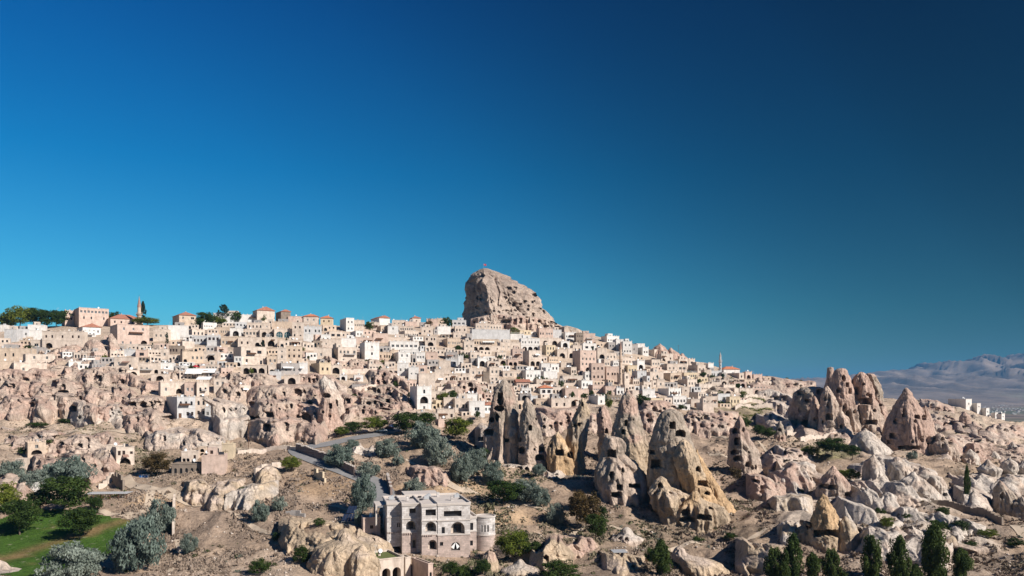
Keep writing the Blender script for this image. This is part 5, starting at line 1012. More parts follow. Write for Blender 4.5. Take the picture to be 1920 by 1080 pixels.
for ln in HL.strip().replace('\n', '|').split('|'):
    p = ln.split(); x0, x1, y0, y1, sh = map(float, p[:5]); spec = p[6] if len(p) > 6 else ''; spec = '' if spec == '.' else spec
    rf = p[7] if len(p) > 7 else 'f'
    tl = 'tile2' if x0 in (569, 601, 1357, 1013) else ('tile3' if x0 in (79, 158) else 'tile')
    house(x0, x1, y0, y1, sh, p[5], spec, rf, tile=tl)
# houses between the ones above: fill the gaps of the hillside
for k_ in range(0):
    pass
occ = np.zeros((300, 1460), bool)                                # rows 560..860
for h in HOUSES:
    a, b_, c, d = h['box']; occ[max(0, int(c) - 560):int(d) - 560, max(0, int(a)):max(0, int(b_))] = True
VTOP = [(0, 640), (100, 648), (280, 620), (330, 618), (380, 600), (440, 604), (520, 604), (640, 612), (760, 610), (840, 604), (900, 616), (960, 622), (1040, 628), (1100, 640), (1160, 648), (1220, 664), (1290, 684), (1340, 698), (1400, 704), (1460, 712)]
VBOT = [(0, 690), (100, 692), (300, 712), (420, 712), (520, 700), (640, 690), (700, 700), (740, 716), (780, 772), (860, 785), (930, 780), (1000, 766), (1080, 764), (1160, 756), (1220, 764), (1300, 772), (1380, 765), (1440, 730), (1460, 726)]
frs = random.Random(5); cand = []
for k in range(14000):
    x = frs.uniform(2, 1440); lo = np.interp(x, *zip(*VTOP)); hi = np.interp(x, *zip(*VBOT)); y = frs.uniform(lo + 6, max(lo + 7, hi)); w = frs.uniform(6, 26); hgt = frs.uniform(6, 15) * (1.0 if y < 700 else 1.15)
    cand.append((y, x, w, hgt))
cand.sort(key=lambda c: c[2] * -c[3]); nfill = 0; mass = MB(); MK = 'CWPTBGYD'; nmass = 0
def mass_house(xl, xr, yt, yb, shade, col, n, arch):
    """a small house too small to show its parts, added to the one mass of them"""
    xc = (xl + xr) / 2; D = float(Dat(xc, yb)[0]); th = R(frs.uniform(12, 28)); c, s = math.cos(th), math.sin(th); W = (xr - xl) / F * D / c; S = frs.uniform(3, 6); H = (yb - yt) / F * D
    X0, Y0 = (xl - U0) / F * D, D; Z0 = CZ + (VH - yb) / F * D; ext = max(3, Z0 - float(Hz(X0, Y0 + S)) + 1, Z0 - float(Hz(X0 + W, Y0)) + 1); m = MB(); holes = []; pitch = W / (n + .4)
    for i in range(n):
        x = pitch * (.7 + i)
        if arch and i == 0: holes.append((x, .1, min(pitch * .75, 2.4), min(H * .7, 2.4), True, 1.0))
        else: holes.append((x, H * frs.uniform(.35, .5), min(.9, pitch * .55), min(1.2, H * .42), False, .3))
    holes = [h for h in holes if h[1] + h[3] < H - .2 and h[0] + h[2] / 2 < W - .05 and h[0] - h[2] / 2 > .05]
    wall_with_holes(m, W, -ext, H, holes, mat=MK.index(col))
    for h in holes: m.quad((h[0] - h[2] / 2, h[5] - .02, h[1]), (h[0] + h[2] / 2, h[5] - .02, h[1]), (h[0] + h[2] / 2, h[5] - .02, h[1] + h[3]), (h[0] - h[2] / 2, h[5] - .02, h[1] + h[3]), 9)
    k = MK.index(col); m.quad((0, S, -ext), (0, 0, -ext), (0, 0, H), (0, S, H), k); m.quad((W, 0, -ext), (W, S, -ext), (W, S, H), (W, 0, H), k); m.quad((W, S, -ext), (0, S, -ext), (0, S, H), (W, S, H), k)
    m.quad((.25, .25, H - .35), (W - .25, .25, H - .35), (W - .25, S - .25, H - .35), (.25, S - .25, H - .35), 8)
    t = .25
    m.quad((0, 0, H), (W, 0, H), (W - t, t, H), (t, t, H), k); m.quad((W, 0, H), (W, S, H), (W - t, S - t, H), (W - t, t, H), k); m.quad((0, S, H), (0, 0, H), (t, t, H), (t, S - t, H), k); m.quad((t, S - t, H - .36), (W - t, S - t, H - .36), (W - t, S - t, H), (t, S - t, H), k); m.quad((W, S, H), (0, S, H), (t, S - t, H), (W - t, S - t, H), k)
    o = len(mass.v); mass.v += [(X0 + v[0] * c - v[1] * s, Y0 + v[0] * s + v[1] * c, Z0 + v[2]) for v in m.v]; mass.f += [tuple(o + i for i in f) for f in m.f]; mass.m += m.m
for (y, x, w, hgt) in cand:
    a, b_, c, d = int(x - w / 2), int(x + w / 2), int(y - hgt) - 560, int(y) - 560
    if a < 0 or b_ >= 1455 or c < 0: continue
    big = len(HOUSES) < 296
    if occ[c:d, a:b_].mean() > (0.14 if big else 0.30): continue
    if any((x - t[0]) ** 2 + (y - t[1]) ** 2 < t[2] ** 2 for t in [(430,655,8),(660,700,12),(700,640,6),(950,622,6),(850,755,10),(1187,752,8),(1330,715,5),(170,650,30),(1415,765,24)]): continue
    occ[c:d, a:b_] = True; nfill += 1
    col = frs.choices('CWPTBGYD', [38, 9, 18, 13, 8, 9, 3, 4])[0]
    if big:
        n = max(1, int(w / 6)); sp = frs.choice([f'w{n}', f's{n}', f'w{n}', f'a{max(1, n // 2)}', f'n{n}', '', f'w{n}/s{n}' if hgt > 13 else f'w{n}', f's{n}/a{max(1, n // 2)}' if hgt > 13 else f's{n}', f'L{max(1, n // 2)}', f'a1w{n}', f's{n}a1'])
        house(x - w / 2, x + w / 2, y - hgt, y, frs.choice([0, 0, 5, 8, 12]), col, sp, frs.choices('fpg', [84, 12, 4])[0])
    else:
        if w < 7 and frs.random() < .3: continue
        mass_house(x - w / 2, x + w / 2, y - hgt, y, 0, col, max(1, int(w / 6)), frs.random() < .35); nmass += 1
    if nmass > 420: break
tag(mass.build('small_village_houses', [M[k] for k in MK] + [M['roof'], M['glass']]), kind='stuff')
print('houses', len(HOUSES), nmass)
# ------------------------------------------------------------------ minarets
def minaret(u, vb, vt, wpx, label, vbal, vcone, mat='minaret'):
    D = float(Dat(u, vb)[0]); p = P(u, vb, D); k = D / F; r = wpx / 2 * k; zz = lambda v: (vb - v) * k
    root = empty('minaret', p); tag(root, label, 'minaret'); H = zz(vt); n = 14
    m = MB(); m.box(-r * 1.25, r * 1.25, -r * 1.25, r * 1.25, -8, zz(vb) + H * .08); m.build('base', [M[mat]], root)
    m = MB(); m.lathe([(r * 1.2, H * .08), (r, H * .12), (r * .92, zz(vbal) - r * .9)], n=n); m.build('shaft', [M[mat]], root)
    m = MB(); zb = zz(vbal); m.lathe([(r * .92, zb - r * .9), (r * 1.45, zb - r * .15), (r * 1.45, zb), (r * .8, zb)], n=n); m.build('balcony', [M[mat]], root)
    m = MB()
    for i in range(n): a = 2 * math.pi * i / n; m.tube((1.4 * r * math.cos(a), 1.4 * r * math.sin(a), zb), (1.4 * r * math.cos(a), 1.4 * r * math.sin(a), zb + .9), .05, .05, 4)
    m.lathe([(r * 1.42, zb + .85), (r * 1.42, zb + 1.0), (r * 1.33, zb + 1.0), (r * 1.33, zb + .85)], n=n); m.build('railing', [M[mat]], root)
    m = MB(); m.lathe([(r * .78, zb), (r * .74, zz(vcone)), (r * .9, zz(vcone) + .05)], n=n); m.build('upper_shaft', [M[mat]], root)
    m = MB(); m.lathe([(r * .9, zz(vcone) + .05), (r * .45, (zz(vcone) + H) / 2), (0.05, H)], n=n); m.build('cone_roof', [M['tile3'] if mat == 'minaret' else M['roof']], root)
    m = MB(); m.tube((0, 0, H - .1), (0, 0, H + 1.0), .06, .03, 5); m.lathe([(0.001, H + .3), (.16, H + .42), (0.001, H + .55)], n=6); m.build('finial', [M['dark']], root)
    m = MB()
    for q in (.3, .5, .7): m.box(-.12, .12, -r * .99, -r * .9, zb * q, zb * q + .7)
    m.build('slit_window', [M['glass']], root)
minaret(1163.5, 727, 639, 6.2, 'tall slender stone minaret rising from the middle of the houses, with one balcony', 677, 655)
minaret(1350.5, 706, 660, 5, 'pale minaret beside the red-roofed mosque on the right skyline', 678, 669, 'B')
minaret(261, 612, 555, 8, 'pinkish pointed minaret on the left skyline behind a conifer', 589, 576)
# ------------------------------------------------------------------ the valley hotel in the foreground
M['ash'] = ashlar_mat('pale_ashlar', (0.68, 0.64, 0.61), (0.46, 0.42, 0.39), (0.44, 0.38, 0.34), 1.0, 0.5)
M['ashp'] = ashlar_mat('pink_ashlar', (0.52, 0.41, 0.36), (0.40, 0.32, 0.28), (0.34, 0.29, 0.26), 0.8, 0.45)
M['rubble'] = ashlar_mat('dark_rubble_wall', (0.22, 0.15, 0.13), (0.30, 0.23, 0.20), (0.14, 0.11, 0.1), 0.6, 0.35)
M['screed'] = plain_mat('pale_roof_screed', (0.56, 0.50, 0.45), var=0.12, scale=0.3, dirt=0.15)
M['turf'] = plain_mat('artificial_turf', (0.13, 0.15, 0.05), 0.95, 0.3, 1.5)
M['panel'] = plain_mat('solar_glass', (0.02, 0.03, 0.06), 0.15, 0.1, spec=0.7, bs=0.0)
HD = float(Dat(800, 1034)[0]) + 4; HK = HD / F; TH = R(14); HX = HK / math.cos(TH)
hotel = empty('hotel', P(727, 1034, HD), TH); tag(hotel, 'large three-storey pale stone hotel with arched balconies, stepped bays and a round tower', 'hotel')
def hx(u): return (u - 727) * HX * (1 + (u - 727) * HX * math.sin(TH) / HD)
def hz(v, y=0): return (1034 - v) * HK * 1.0
def bay(ul, ur, vt, vb, y, depth, holes, mat='ash', levels=(), name='bay', lowmat=None, zc=None):
    x0, x1 = hx(ul), hx(ur); z0, z1 = hz(vb) - 3, hz(vt); m = MB(); hs = []
    for (uc, vbot, w, h, ar, dp) in holes: hs.append((hx(uc) - x0, hz(vbot), w * HX, h * HK, ar, dp))
    # shift so wall starts at 0
    def seg(za, zb_, mi):
        wall_with_holes(m, x1 - x0, za, zb_, [h for h in hs if za < h[1] + h[3] / 2 < zb_], mat=mi)
    if lowmat and zc is not None: seg(z0, hz(zc), 1); seg(hz(zc), z1, 0)
    else: seg(z0, z1, 0)
    W = x1 - x0
    m.quad((0, depth, z0), (0, 0, z0), (0, 0, z1), (0, depth, z1)); m.quad((W, 0, z0), (W, depth, z0), (W, depth, z1), (W, 0, z1)); m.quad((W, depth, z0), (0, depth, z0), (0, depth, z1), (W, depth, z1))
    m.quad((0, 0, z1), (W, 0, z1), (W, depth, z1), (0, depth, z1))
    w_ = m.build(name, [M[mat], M[lowmat or mat]], hotel, (x0, y, 0))
    for (uc, vbot, w, h, ar, dp), hh in zip(holes, hs):
        ww, wh = hh[2], hh[3]
        if ar and dp > .6:                                      # deep arched balcony: back wall, glazed door, parapet
            b_ = MB(); b_.quad((-ww / 2, 0, 0), (ww / 2, 0, 0), (ww / 2, 0, wh), (-ww / 2, 0, wh), 0); dw = ww * .28
            b_.box(-dw + .15, dw + .15, -.06, -.01, 0, wh * .72, 1); b_.box(-.0 + .12, .18, -.09, -.06, 0, wh * .72, 2); b_.build('balcony_door', [M['C'], M['glass'], M['wood']], hotel, (x0 + hh[0], y + dp - .02, hh[1]))
            if vbot < 1000:
                p_ = MB(); p_.box(-ww / 2, ww / 2, .05, .11, .85, .92)
                for i in range(9): xx = -ww / 2 + ww * i / 8; p_.box(xx - .02, xx + .02, .06, .10, 0, .85)
                p_.build('balcony_railing', [M['dark']], hotel, (x0 + hh[0], y, hh[1]))
        else:
            o = link('window' if h < 16 else 'archway', win_mesh('a' if ar else ('w' if ww < 3 else 'L'), ww, wh, 'dark', 'glass'), hotel, (x0 + hh[0], y + dp - .03, hh[1])); kw, kh = round(ww * 5) / 5, round(wh * 5) / 5
            o.scale = (ww / kw, 1, wh / kh)
    for v in levels:
        c_ = MB(); z = hz(v); c_.box(-.12, W + .12, -.16, -.003, z - .12, z + .12); c_.build('string_course', [M['screed']], hotel, (x0, y, 0))
    return w_
bay(727.5, 753, 948, 1006, 2.6, 12, [(747, 993, 2.2, 8, False, .3), (750.5, 993, 2.0, 8, False, .3)], levels=(949, 973), name='wall')
bay(753, 779, 948, 1034, 0.0, 14, [(772, 964, 12, 9, False, .9), (769, 995, 18, 17, True, 1.6), (774, 1030, 9, 19, True, .8)], levels=(949, 974, 1000), name='wall', lowmat='ashp', zc=1002)
bay(786, 814, 948, 1034, -2.6, 17, [(802, 967, 19, 12, False, 1.0), (802, 997, 20, 19, True, 1.6), (805, 1031, 16, 19, True, 1.4)], levels=(949, 976, 1002), name='wall', lowmat='ashp', zc=1003)
bay(779, 786, 948, 1034, 0.2, 14, [], name='wall')
bay(814.3, 872, 947, 1034, -2.75, 18, [(841, 970, 33, 11, False, 1.0), (824, 1001, 6, 12, False, .3), (850, 1003, 26, 23, True, 1.8), (821, 1024, 6, 7, False, .3), (846, 1034, 17, 16, True, 1.4)], levels=(948, 977, 1004), name='wall', lowmat='ashp', zc=1005)
bay(872, 889, 978, 1034, 1.0, 10, [(879, 1002, 8, 14, False, .3), (879, 1032, 7, 10, False, .3)], levels=(979, 1004), name='wall', lowmat='ashp', zc=1005)
m = MB()                                                        # corbels under the middle balconies
for (ul, ur, y, v) in ((753, 777, 0, 1000), (787, 804, -2.6, 1001), (728, 752, 2.6, 1000)):
    u = ul
    while u < ur: m.box(hx(u), hx(u) + .28, y - .3, y - .003, hz(v) - .45, hz(v) - .13); u += 4
m.build('corbels', [M['ashp']], hotel)['kind'] = 'stuff'
# roofs with low parapets
def hroof(ul, ur, v, y0, y1, mat='screed', nm='roof'):
    r_ = MB(); x0, x1 = hx(ul), hx(ur); z = hz(v); r_.box(x0 - .15, x1 + .15, y0 - .2, y1, z + .01, z + .12)
    r_.box(x0 - .15, x1 + .15, y0 - .2, y0 + .1, z + .12, z + .4); r_.box(x0 - .15, x1 + .15, y1 - .3, y1, z + .12, z + .55); r_.box(x1 - .15, x1 + .15, y0 + .1, y1 - .3, z + .12, z + .5); r_.box(x0 - .15, x0 + .15, y0 + .1, y1 - .3, z + .12, z + .5)
    return r_.build(nm, [M[mat]], hotel)
hroof(727.5, 753, 948, 2.6, 14.5); hroof(753.3, 785.8, 947.6, 0.0, 14.0); hroof(786, 814, 947.8, -2.6, 14.4); hroof(814.4, 872, 946.8, -2.75, 15.2); hroof(872.4, 889, 978, 1.0, 11)
m = MB(); x0, x1 = hx(770), hx(835); z = hz(946); m.box(x0, x1, 14.6, 22, z - 6, z + .3); m.box(x0 - .1, x1 + .1, 14.7, 22.1, z + .3, z + .42); m.build('rear_wing', [M['screed']], hotel)
for (u, y) in ((747, 8), (776, 10), (790, 6), (792, 11), (862, 5)):
    m = MB(); x = hx(u); z = hz(947) + .12; m.box(x, x + .9, y, y + .5, z, z + .35); m.build('roof_vent', [M['dark']], hotel)
m = MB(); x0, x1 = hx(708), hx(727.5); z = hz(953); m.box(x0, x1, 5, 12, z, z + .2); m.box(x0, x0 + .4, 5, 5.4, z - 5, z); m.box(x0, x0 + .4, 11.6, 12, z - 5, z); m.build('side_canopy', [M['screed']], hotel)
for (u, y, k) in ((735, 9, 't'), (765, 5, 'c'), (800, 8, 't'), (806, 10.5, 't'), (845, 3, 'c'), (858, 9, 't'), (828, 11, 'c')):
    m = MB(); x = hx(u); z = hz(947) + .12
    if k == 't': m.tube((x, y, z + .3), (x + 1.1, y, z + .9), .3, .3, 10); m.box(x, x + 1.3, y - .5, y - .42, z, z + .9); m.build('solar_heater', [M['metal']], hotel)
    else: m.box(x, x + .6, y, y + .6, z, z + 1.1); m.box(x - .08, x + .68, y - .08, y + .68, z + 1.1, z + 1.22); m.build('chimney', [M['ash']], hotel)
# round tower
tcx, tr_ = hx(906.5), 19.3 * HK; m = MB(); ty = 2.2; zt = hz(978); zb = hz(1040) - 2; n = 40; wz = (hz(1005), hz(992)); wins_t = []
def tower_strip(a0, a1, z0, z1, r, mi=0):
    m.quad((tcx + r * math.cos(a0), ty + r * math.sin(a0), z0), (tcx + r * math.cos(a1), ty + r * math.sin(a1), z0), (tcx + r * math.cos(a1), ty + r * math.sin(a1), z1), (tcx + r * math.cos(a0), ty + r * math.sin(a0), z1), mi)
openi = {28, 30, 32, 36 - 2 + 2, 34 + 4 - 1}; openi = {26, 28, 30, 34, 36, 38 - 0}
for i in range(n):
    a0, a1 = 2 * math.pi * i / n, 2 * math.pi * (i + 1) / n
    if i in openi:
        tower_strip(a0, a1, zb, hz(1012), tr_, 1); tower_strip(a0, a1, hz(1012), wz[0], tr_); tower_strip(a0, a1, wz[1], zt, tr_); wins_t.append((a0, a1))
        q = tr_ - .3
        for a in (a0, a1): m.quad((tcx + tr_ * math.cos(a), ty + tr_ * math.sin(a), wz[0]), (tcx + q * math.cos(a), ty + q * math.sin(a), wz[0]), (tcx + q * math.cos(a), ty + q * math.sin(a), wz[1]), (tcx + tr_ * math.cos(a), ty + tr_ * math.sin(a), wz[1]))
    else: tower_strip(a0, a1, zb, hz(1012), tr_, 1); tower_strip(a0, a1, hz(1012), zt, tr_)
tow = m.build('round_tower', [M['ash'], M['ashp']], hotel)
for a0, a1 in wins_t:
    w_ = MB(); q = tr_ - .28; w_.quad(*[(tcx + q * math.cos(a), ty + q * math.sin(a), z) for a, z in ((a0, wz[0]), (a1, wz[0]), (a1, wz[1]), (a0, wz[1]))]); w_.build('tower_window', [M['glass']], tow)
m = MB(); m.lathe([(tr_ + .003, hz(1012) - .1), (tr_ + .15, hz(1012) - .1), (tr_ + .15, hz(1012) + .1), (tr_ + .003, hz(1012) + .1)], tcx, ty, 40); m.build('tower_band', [M['screed']], tow)
m = MB(); m.lathe([(0.001, zt + .05), (tr_ + .2, zt + .05), (tr_ + .2, zt + .3), (tr_ - .1, zt + .3), (tr_ - .1, zt + .1)], tcx, ty, 40); m.build('tower_roof', [M['screed']], tow)
# tent drape in the ground floor arch, lamps
m = MB(); xa, za = hx(846), hz(1034); w2 = 8 * HX; m.poly([(xa - w2, -2.6, za + .9), (xa, -2.7, za + 2.0), (xa - w2 * .35, -2.6, za + .3)]); m.poly([(xa + w2, -2.6, za + .9), (xa + w2 * .35, -2.6, za + .3), (xa, -2.7, za + 2.0)]); m.build('tent_drape', [M['white']], hotel)
# hut and solar array left of it, annexes below it
house(681, 713, 970, 1003, 0, 'P', 's1', 'f', label='small square stone hut with one window between the solar panels and the hotel', group=None)
sp = empty('solar_array', P(640, 984)); tag(sp, 'tilted rack of dark solar panels beside the small stone hut', 'solar panels'); k = sp.location.y / F
for i in range(7):
    m = MB(); x = i * 5.7 * k; m.quad((x, 0, .9), (x + 5.3 * k, 0, .9), (x + 5.3 * k + .25, 1.9, 2.5), (x + .25, 1.9, 2.5)); m.quad((x + .25, 1.95, 2.45), (x + 5.3 * k + .25, 1.95, 2.45), (x + 5.3 * k, .05, .85), (x, .05, .85)); m.build('panel', [M['panel']], sp)
for i in range(3):
    m = MB(); x = (i * 5.7 + 6) * k; m.quad((x, 2.2, 2.7), (x + 5.3 * k, 2.2, 2.7), (x + 5.3 * k + .25, 4.1, 4.3), (x + .25, 4.1, 4.3)); m.build('panel', [M['panel']], sp)
m = MB()
for x in (0, 20 * k, 38 * k): m.tube((x, .1, -2), (x, .1, .9), .06, .06, 5); m.tube((x + .2, 1.8, -2), (x + .2, 1.8, 2.4), .06, .06, 5)
m.box(0, 39 * k, .0, .08, .78, .86); m.build('rack', [M['metal']], sp)
house(711, 757, 1046, 1100, 29, 'C', 'A2', 'f', D=HD * .93, label='cream annex with a green turf roof and two tall arches at the bottom edge', group=None, th_=30, roofmat='turf')
house(760, 770, 1044, 1096, 10, 'C', 'A1', 'f', D=HD * .955, label='narrow cream annex with a single arch between two turf-roofed blocks', group=None, th_=30, roofmat='turf')
house(803, 812, 1056, 1100, 32, 'P', 'n1', 'f', D=HD * .93, label='low pink stone block with a small turf roof at the bottom edge', group=None, th_=35, roofmat='turf')

# ------------------------------------------------------------------ walls, ruins
wrs = random.Random(3)
def stone_wall(pts, h, mat, label, th=0.6, ragged=0.5, cat='wall', coping=False):
    w3 = [P(u, v) for u, v in pts]; o = w3[0]; root = empty('stone_wall', o); tag(root, label, cat); m = MB(); cp = MB()
    for a, b in zip(w3[:-1], w3[1:]):
        d = Vector((b.x - a.x, b.y - a.y, 0)); L = d.length; d = d / max(L, 1e-6); nrm = Vector((-d.y, d.x, 0)) * th / 2; n = max(1, int(L / 1.2))
        for i in range(n):
            p0 = a.lerp(b, i / n); p1 = a.lerp(b, (i + 1) / n); hh = h * (1 + ragged * (wrs.random() - .5)); e_ = .004 * (i % 2)
            g0, g1 = float(Hz(p0.x, p0.y)), float(Hz(p1.x, p1.y)); zt = (g0 + g1) / 2 + hh; q = [p0 - nrm, p1 - nrm, p1 + nrm, p0 + nrm]
            k = len(m.v); m.v += [(x.x - o.x, x.y - o.y, min(g0, g1) - 1.5 - o.z) for x in q] + [(x.x - o.x, x.y - o.y, zt - o.z) for x in q]
            for f in ((4, 5, 6, 7), (0, 1, 5, 4), (1, 2, 6, 5), (2, 3, 7, 6), (3, 0, 4, 7)): m.f.append(tuple(k + j for j in f)); m.m.append(0)
            if coping:
                c = (p0 + p1) / 2; s_ = .33 * wrs.uniform(.8, 1.2); cp.box(c.x - o.x - s_, c.x - o.x + s_, c.y - o.y - s_, c.y - o.y + s_, zt - o.z + .002, zt - o.z + .3)
    m.build('masonry', [M[mat]], root)
    if coping: cp.build('coping_stones', [M['screed']], root)['kind'] = 'stuff'
    return root
stone_wall([(556,846),(575,853),(598,862),(622,871),(645,882),(665,893)], 2.6, 'rubble', 'long dark rubble retaining wall with pale coping stones beside the asphalt road', ragged=.2, coping=True)
stone_wall([(726,903),(729,915),(734,930)], 2.4, 'rubble', 'short reddish wall along the road just behind the hotel', ragged=.3, coping=True)
stone_wall([(327,945),(326,965),(325,990)], 3.4, 'C', 'tall thin white wall end standing beside the silvery tree right of the lawn', th=.6, ragged=.1)
stone_wall([(184,910),(200,906),(212,900)], 2.6, 'C', 'stepped cream ruin wall above the garden pergola', ragged=.9)
stone_wall([(212,902),(222,912),(232,920)], 3.2, 'D', 'dark shaded crumbling wall beside the sandy track', ragged=.6)  # the dark wall's shade is put into its colour as brown stone
stone_wall([(445,850),(470,845),(500,842),(540,843),(556,846)], 1.3, 'C', 'long low curved cream wall leading to the asphalt road', ragged=.1)
stone_wall([(478,898),(500,886),(527,880)], 2.2, 'C', 'curved cream broken wall at the end of the dry grass terrace', ragged=.6)
stone_wall([(590,900),(600,905),(610,912)], 2.2, 'Y', 'small broken sunlit wall stump on the dry grass terrace', ragged=1.0)
stone_wall([(536,958),(555,958),(572,960)], 1.0, 'G', 'tiny low stone wall in the scrub above the big cream bluff', ragged=.8)
for i, (pts, lb) in enumerate([([(1392,748),(1420,746),(1445,749)], 'upper pale terrace wall of the vine plots'), ([(1380,757),(1410,756),(1450,760)], 'second pale terrace wall of the vine plots'), ([(1378,768),(1410,767),(1448,771)], 'third pale terrace wall of the vine plots'), ([(1366,742),(1390,744)], 'short terrace wall under the arched garden ruin'),
    ([(1475,822),(1510,820),(1548,818)], 'pale wall below the yellowish vine strip'), ([(1500,836),(1540,830),(1575,826)], 'lower slanting pale wall of the vine strips'), ([(1660,942),(1700,948),(1760,955),(1820,966),(1880,985)], 'long dark-edged wall along the valley track'),
    ([(300,700),(330,702),(350,702)], 'low parapet wall under the white awnings'), ([(664,735),(690,732),(705,730)], 'straight pinkish retaining wall under the small white house'), ([(740,668),(760,670),(790,672)], 'retaining wall between the white terrace houses'), ([(820,735),(850,732),(880,730)], 'retaining wall above the yellow-green trees'),
    ([(640,700),(680,700),(720,698)], 'long retaining wall below the terrace of white houses'), ([(560,645),(600,650),(640,652)], 'retaining wall in the upper left village'), ([(220,652),(260,652),(300,655)], 'grey retaining wall under the pinkish block house'), ([(1205,700),(1240,705),(1270,702)], 'retaining wall in the right part of the village')]):
    stone_wall(pts, 2.2, 'C' if i not in (6,) else 'D', lb, ragged=.25)
for a in [(378,421,853,891,0,'P','','f','tall sunlit pinkish wall block of the ruined caravan house'), (322,377,869,893,0,'D','n5','f','long dark shaded front with small niches in the ruined group'), (218,252,838,873,14,'C','w2s1/a1','f','roofless cream ruin with two windows beside a large arch'), (199,215,834,868,0,'C','a1','f','ruin with one tall arch left of the roofless cream ruin'),  # the long front's shade is painted in by its dark brown stone
          (372,386,838,856,0,'T','a1/a1','f','ruin stub with two stacked arches'), (392,414,834,852,0,'C','w2','f','pale square ruin on top of the ruined group'), (416,437,832,862,0,'Y','','f','bare yellowish wall block at the right end of the ruined group'), (340,370,846,866,0,'C','a2w1','f','low cream ruin front behind the dark shaded one'),
          (48,70,905,925,0,'W','','f','low white garden hut roof among the trees on the left')]:
    house(*a[:8], label=a[8], group=None)

# ------------------------------------------------------------------ water, vehicles, small things
def px_sheet(name, pts, mat, lift, label=None):
    m = MB(); pp = [P(u, v) for u, v in pts]; zc = sum(p.z for p in pp) / len(pp); m.poly([(p.x, p.y, zc + lift) for p in pp]); o = m.build(name, [M[mat]]); tag(o, kind='structure'); return o
M['pool'] = plain_mat('pool_water', (0.01, 0.07, 0.08), 0.05, 0.1, spec=0.5, bs=0.05)
def pool():
    D0 = float(Dat(1075, 893)[0]); z = float(P(1075, 893).z) + .15
    root = empty('pool', (P(1075, 893).x, D0, z)); tag(root, 'dark green pool in the shade between the fairy chimneys', 'pool')
    rim = [(-8, 1.5), (-6, 4.5), (0, 5), (6, 3.5), (8, 0), (6.5, -3.5), (0, -4.5), (-6, -2.5)]
    c = [Vector((x, y, 0)) for x, y in rim]; m = MB(); m.poly([tuple(x) for x in c]); m.build('water', [M['pool']], root)
    g = MB(); cen = sum(c, Vector()) / len(c)
    for i in range(len(c)):
        a, b = c[i], c[(i + 1) % len(c)]; a2, b2 = cen + (a - cen) * 1.05, cen + (b - cen) * 1.05
        g.quad((a.x, a.y, .08), (b.x, b.y, .08), (b2.x, b2.y, .08), (a2.x, a2.y, .08)); g.quad((a2.x, a2.y, -.5), (b2.x, b2.y, -.5), (b2.x, b2.y, .08), (a2.x, a2.y, .08))
    g.build('pool_rim', [M['G']], root)
pool()
def wheel(root, x, y, r, w):
    m = MB(); m.tube((x, y - w / 2, r), (x, y + w / 2, r), r, r, 12); t = m.build('wheel', [M['dark']], root)
    m = MB(); m.tube((x, y - w / 2 - .02, r), (x, y + w / 2 + .02, r), r * .55, r * .55, 8); m.build('rim', [M['metal']], t)
def car(u, v, mat, label, rz=0.0, van=False):
    p = P(u, v); p.z = float(Hz(p.x, p.y)) + .22; root = empty('parked_car', p, rz); tag(root, label, 'car')
    prof = [(-2.1, .35), (-2.15, .75), (-1.9, .95), (-1.2, 1.0), (-.6, 1.42), (.7, 1.45), (1.45, 1.0), (2.0, .85), (2.15, .6), (2.1, .35)]
    if van: prof = [(-2.3, .4), (-2.35, 1.8), (-2.1, 2.0), (1.1, 2.0), (1.8, 1.2), (2.3, 1.0), (2.35, .45)]
    m = MB(); n = len(prof)
    m.poly([(x, -.82, z) for x, z in prof]); m.poly([(x, .82, z) for x, z in reversed(prof)])
    for i in range(n): (x0, z0), (x1, z1) = prof[i], prof[(i + 1) % n]; m.quad((x0, -.82, z0), (x0, .82, z0), (x1, .82, z1), (x1, -.82, z1))
    m.build('body', [M[mat]], root)
    for s in (-1, 1):
        m = MB(); y = s * .83
        m.poly([(-1.1, y, 1.0), (-.55, y, 1.36), (.65, y, 1.38), (1.25, y, 1.0)] if not van else [(.2, y, 1.2), (.2, y, 1.8), (1.0, y, 1.8), (1.5, y, 1.2)]); m.build('side_window', [M['glass']], root)
    m = MB(); m.quad((1.38, -.7, 1.06), (1.38, .7, 1.06), (.8, .7, 1.42), (.8, -.7, 1.42)) if not van else m.quad((1.78, -.7, 1.25), (1.78, .7, 1.25), (1.2, .7, 1.93), (1.2, -.7, 1.93)); m.build('windscreen', [M['glass']], root)
    for x in (-1.3, 1.35):
        for y in (-.78, .78): wheel(root, x, y, .33, .2)
    return root
M['maroon'] = plain_mat('maroon_car_paint', (0.12, 0.02, 0.03), 0.3, 0.05, spec=0.5, bs=0); M['navy'] = plain_mat('blue_car_paint', (0.01, 0.03, 0.10), 0.3, 0.05, spec=0.5, bs=0)
M['orange'] = plain_mat('orange_tractor_paint', (0.42, 0.07, 0.02), 0.5, 0.2)
car(728, 807, 'maroon', 'dark red parked car at the end of the asphalt road', .2); car(739, 803, 'navy', 'dark blue parked car beside the red one on the road', .3); car(716, 811, 'white', 'pale parked car at the roadside, left of the red one', .15)
car(716, 842, 'white', 'white car half hidden on the bank above the road', .8); car(1366, 786, 'white', 'white van on the track below the vine terraces', .1, True)
p = P(172, 783); p.z = float(Hz(p.x, p.y)); tr = empty('tractor', p, .15); tag(tr, 'old orange tractor parked on the scrubby path below the white cliff', 'tractor')
m = MB(); m.box(.2, 2.6, -.4, .4, .8, 1.5); m.box(2.6, 2.75, -.38, .38, .75, 1.45); m.build('bonnet', [M['orange']], tr)
m = MB(); m.box(-1.2, .2, -.5, .5, .7, 1.1); m.box(-1.0, -.4, -.3, .3, 1.1, 1.3); m.box(-1.1, -1.0, -.3, .3, 1.3, 1.8); m.build('seat', [M['dark']], tr)
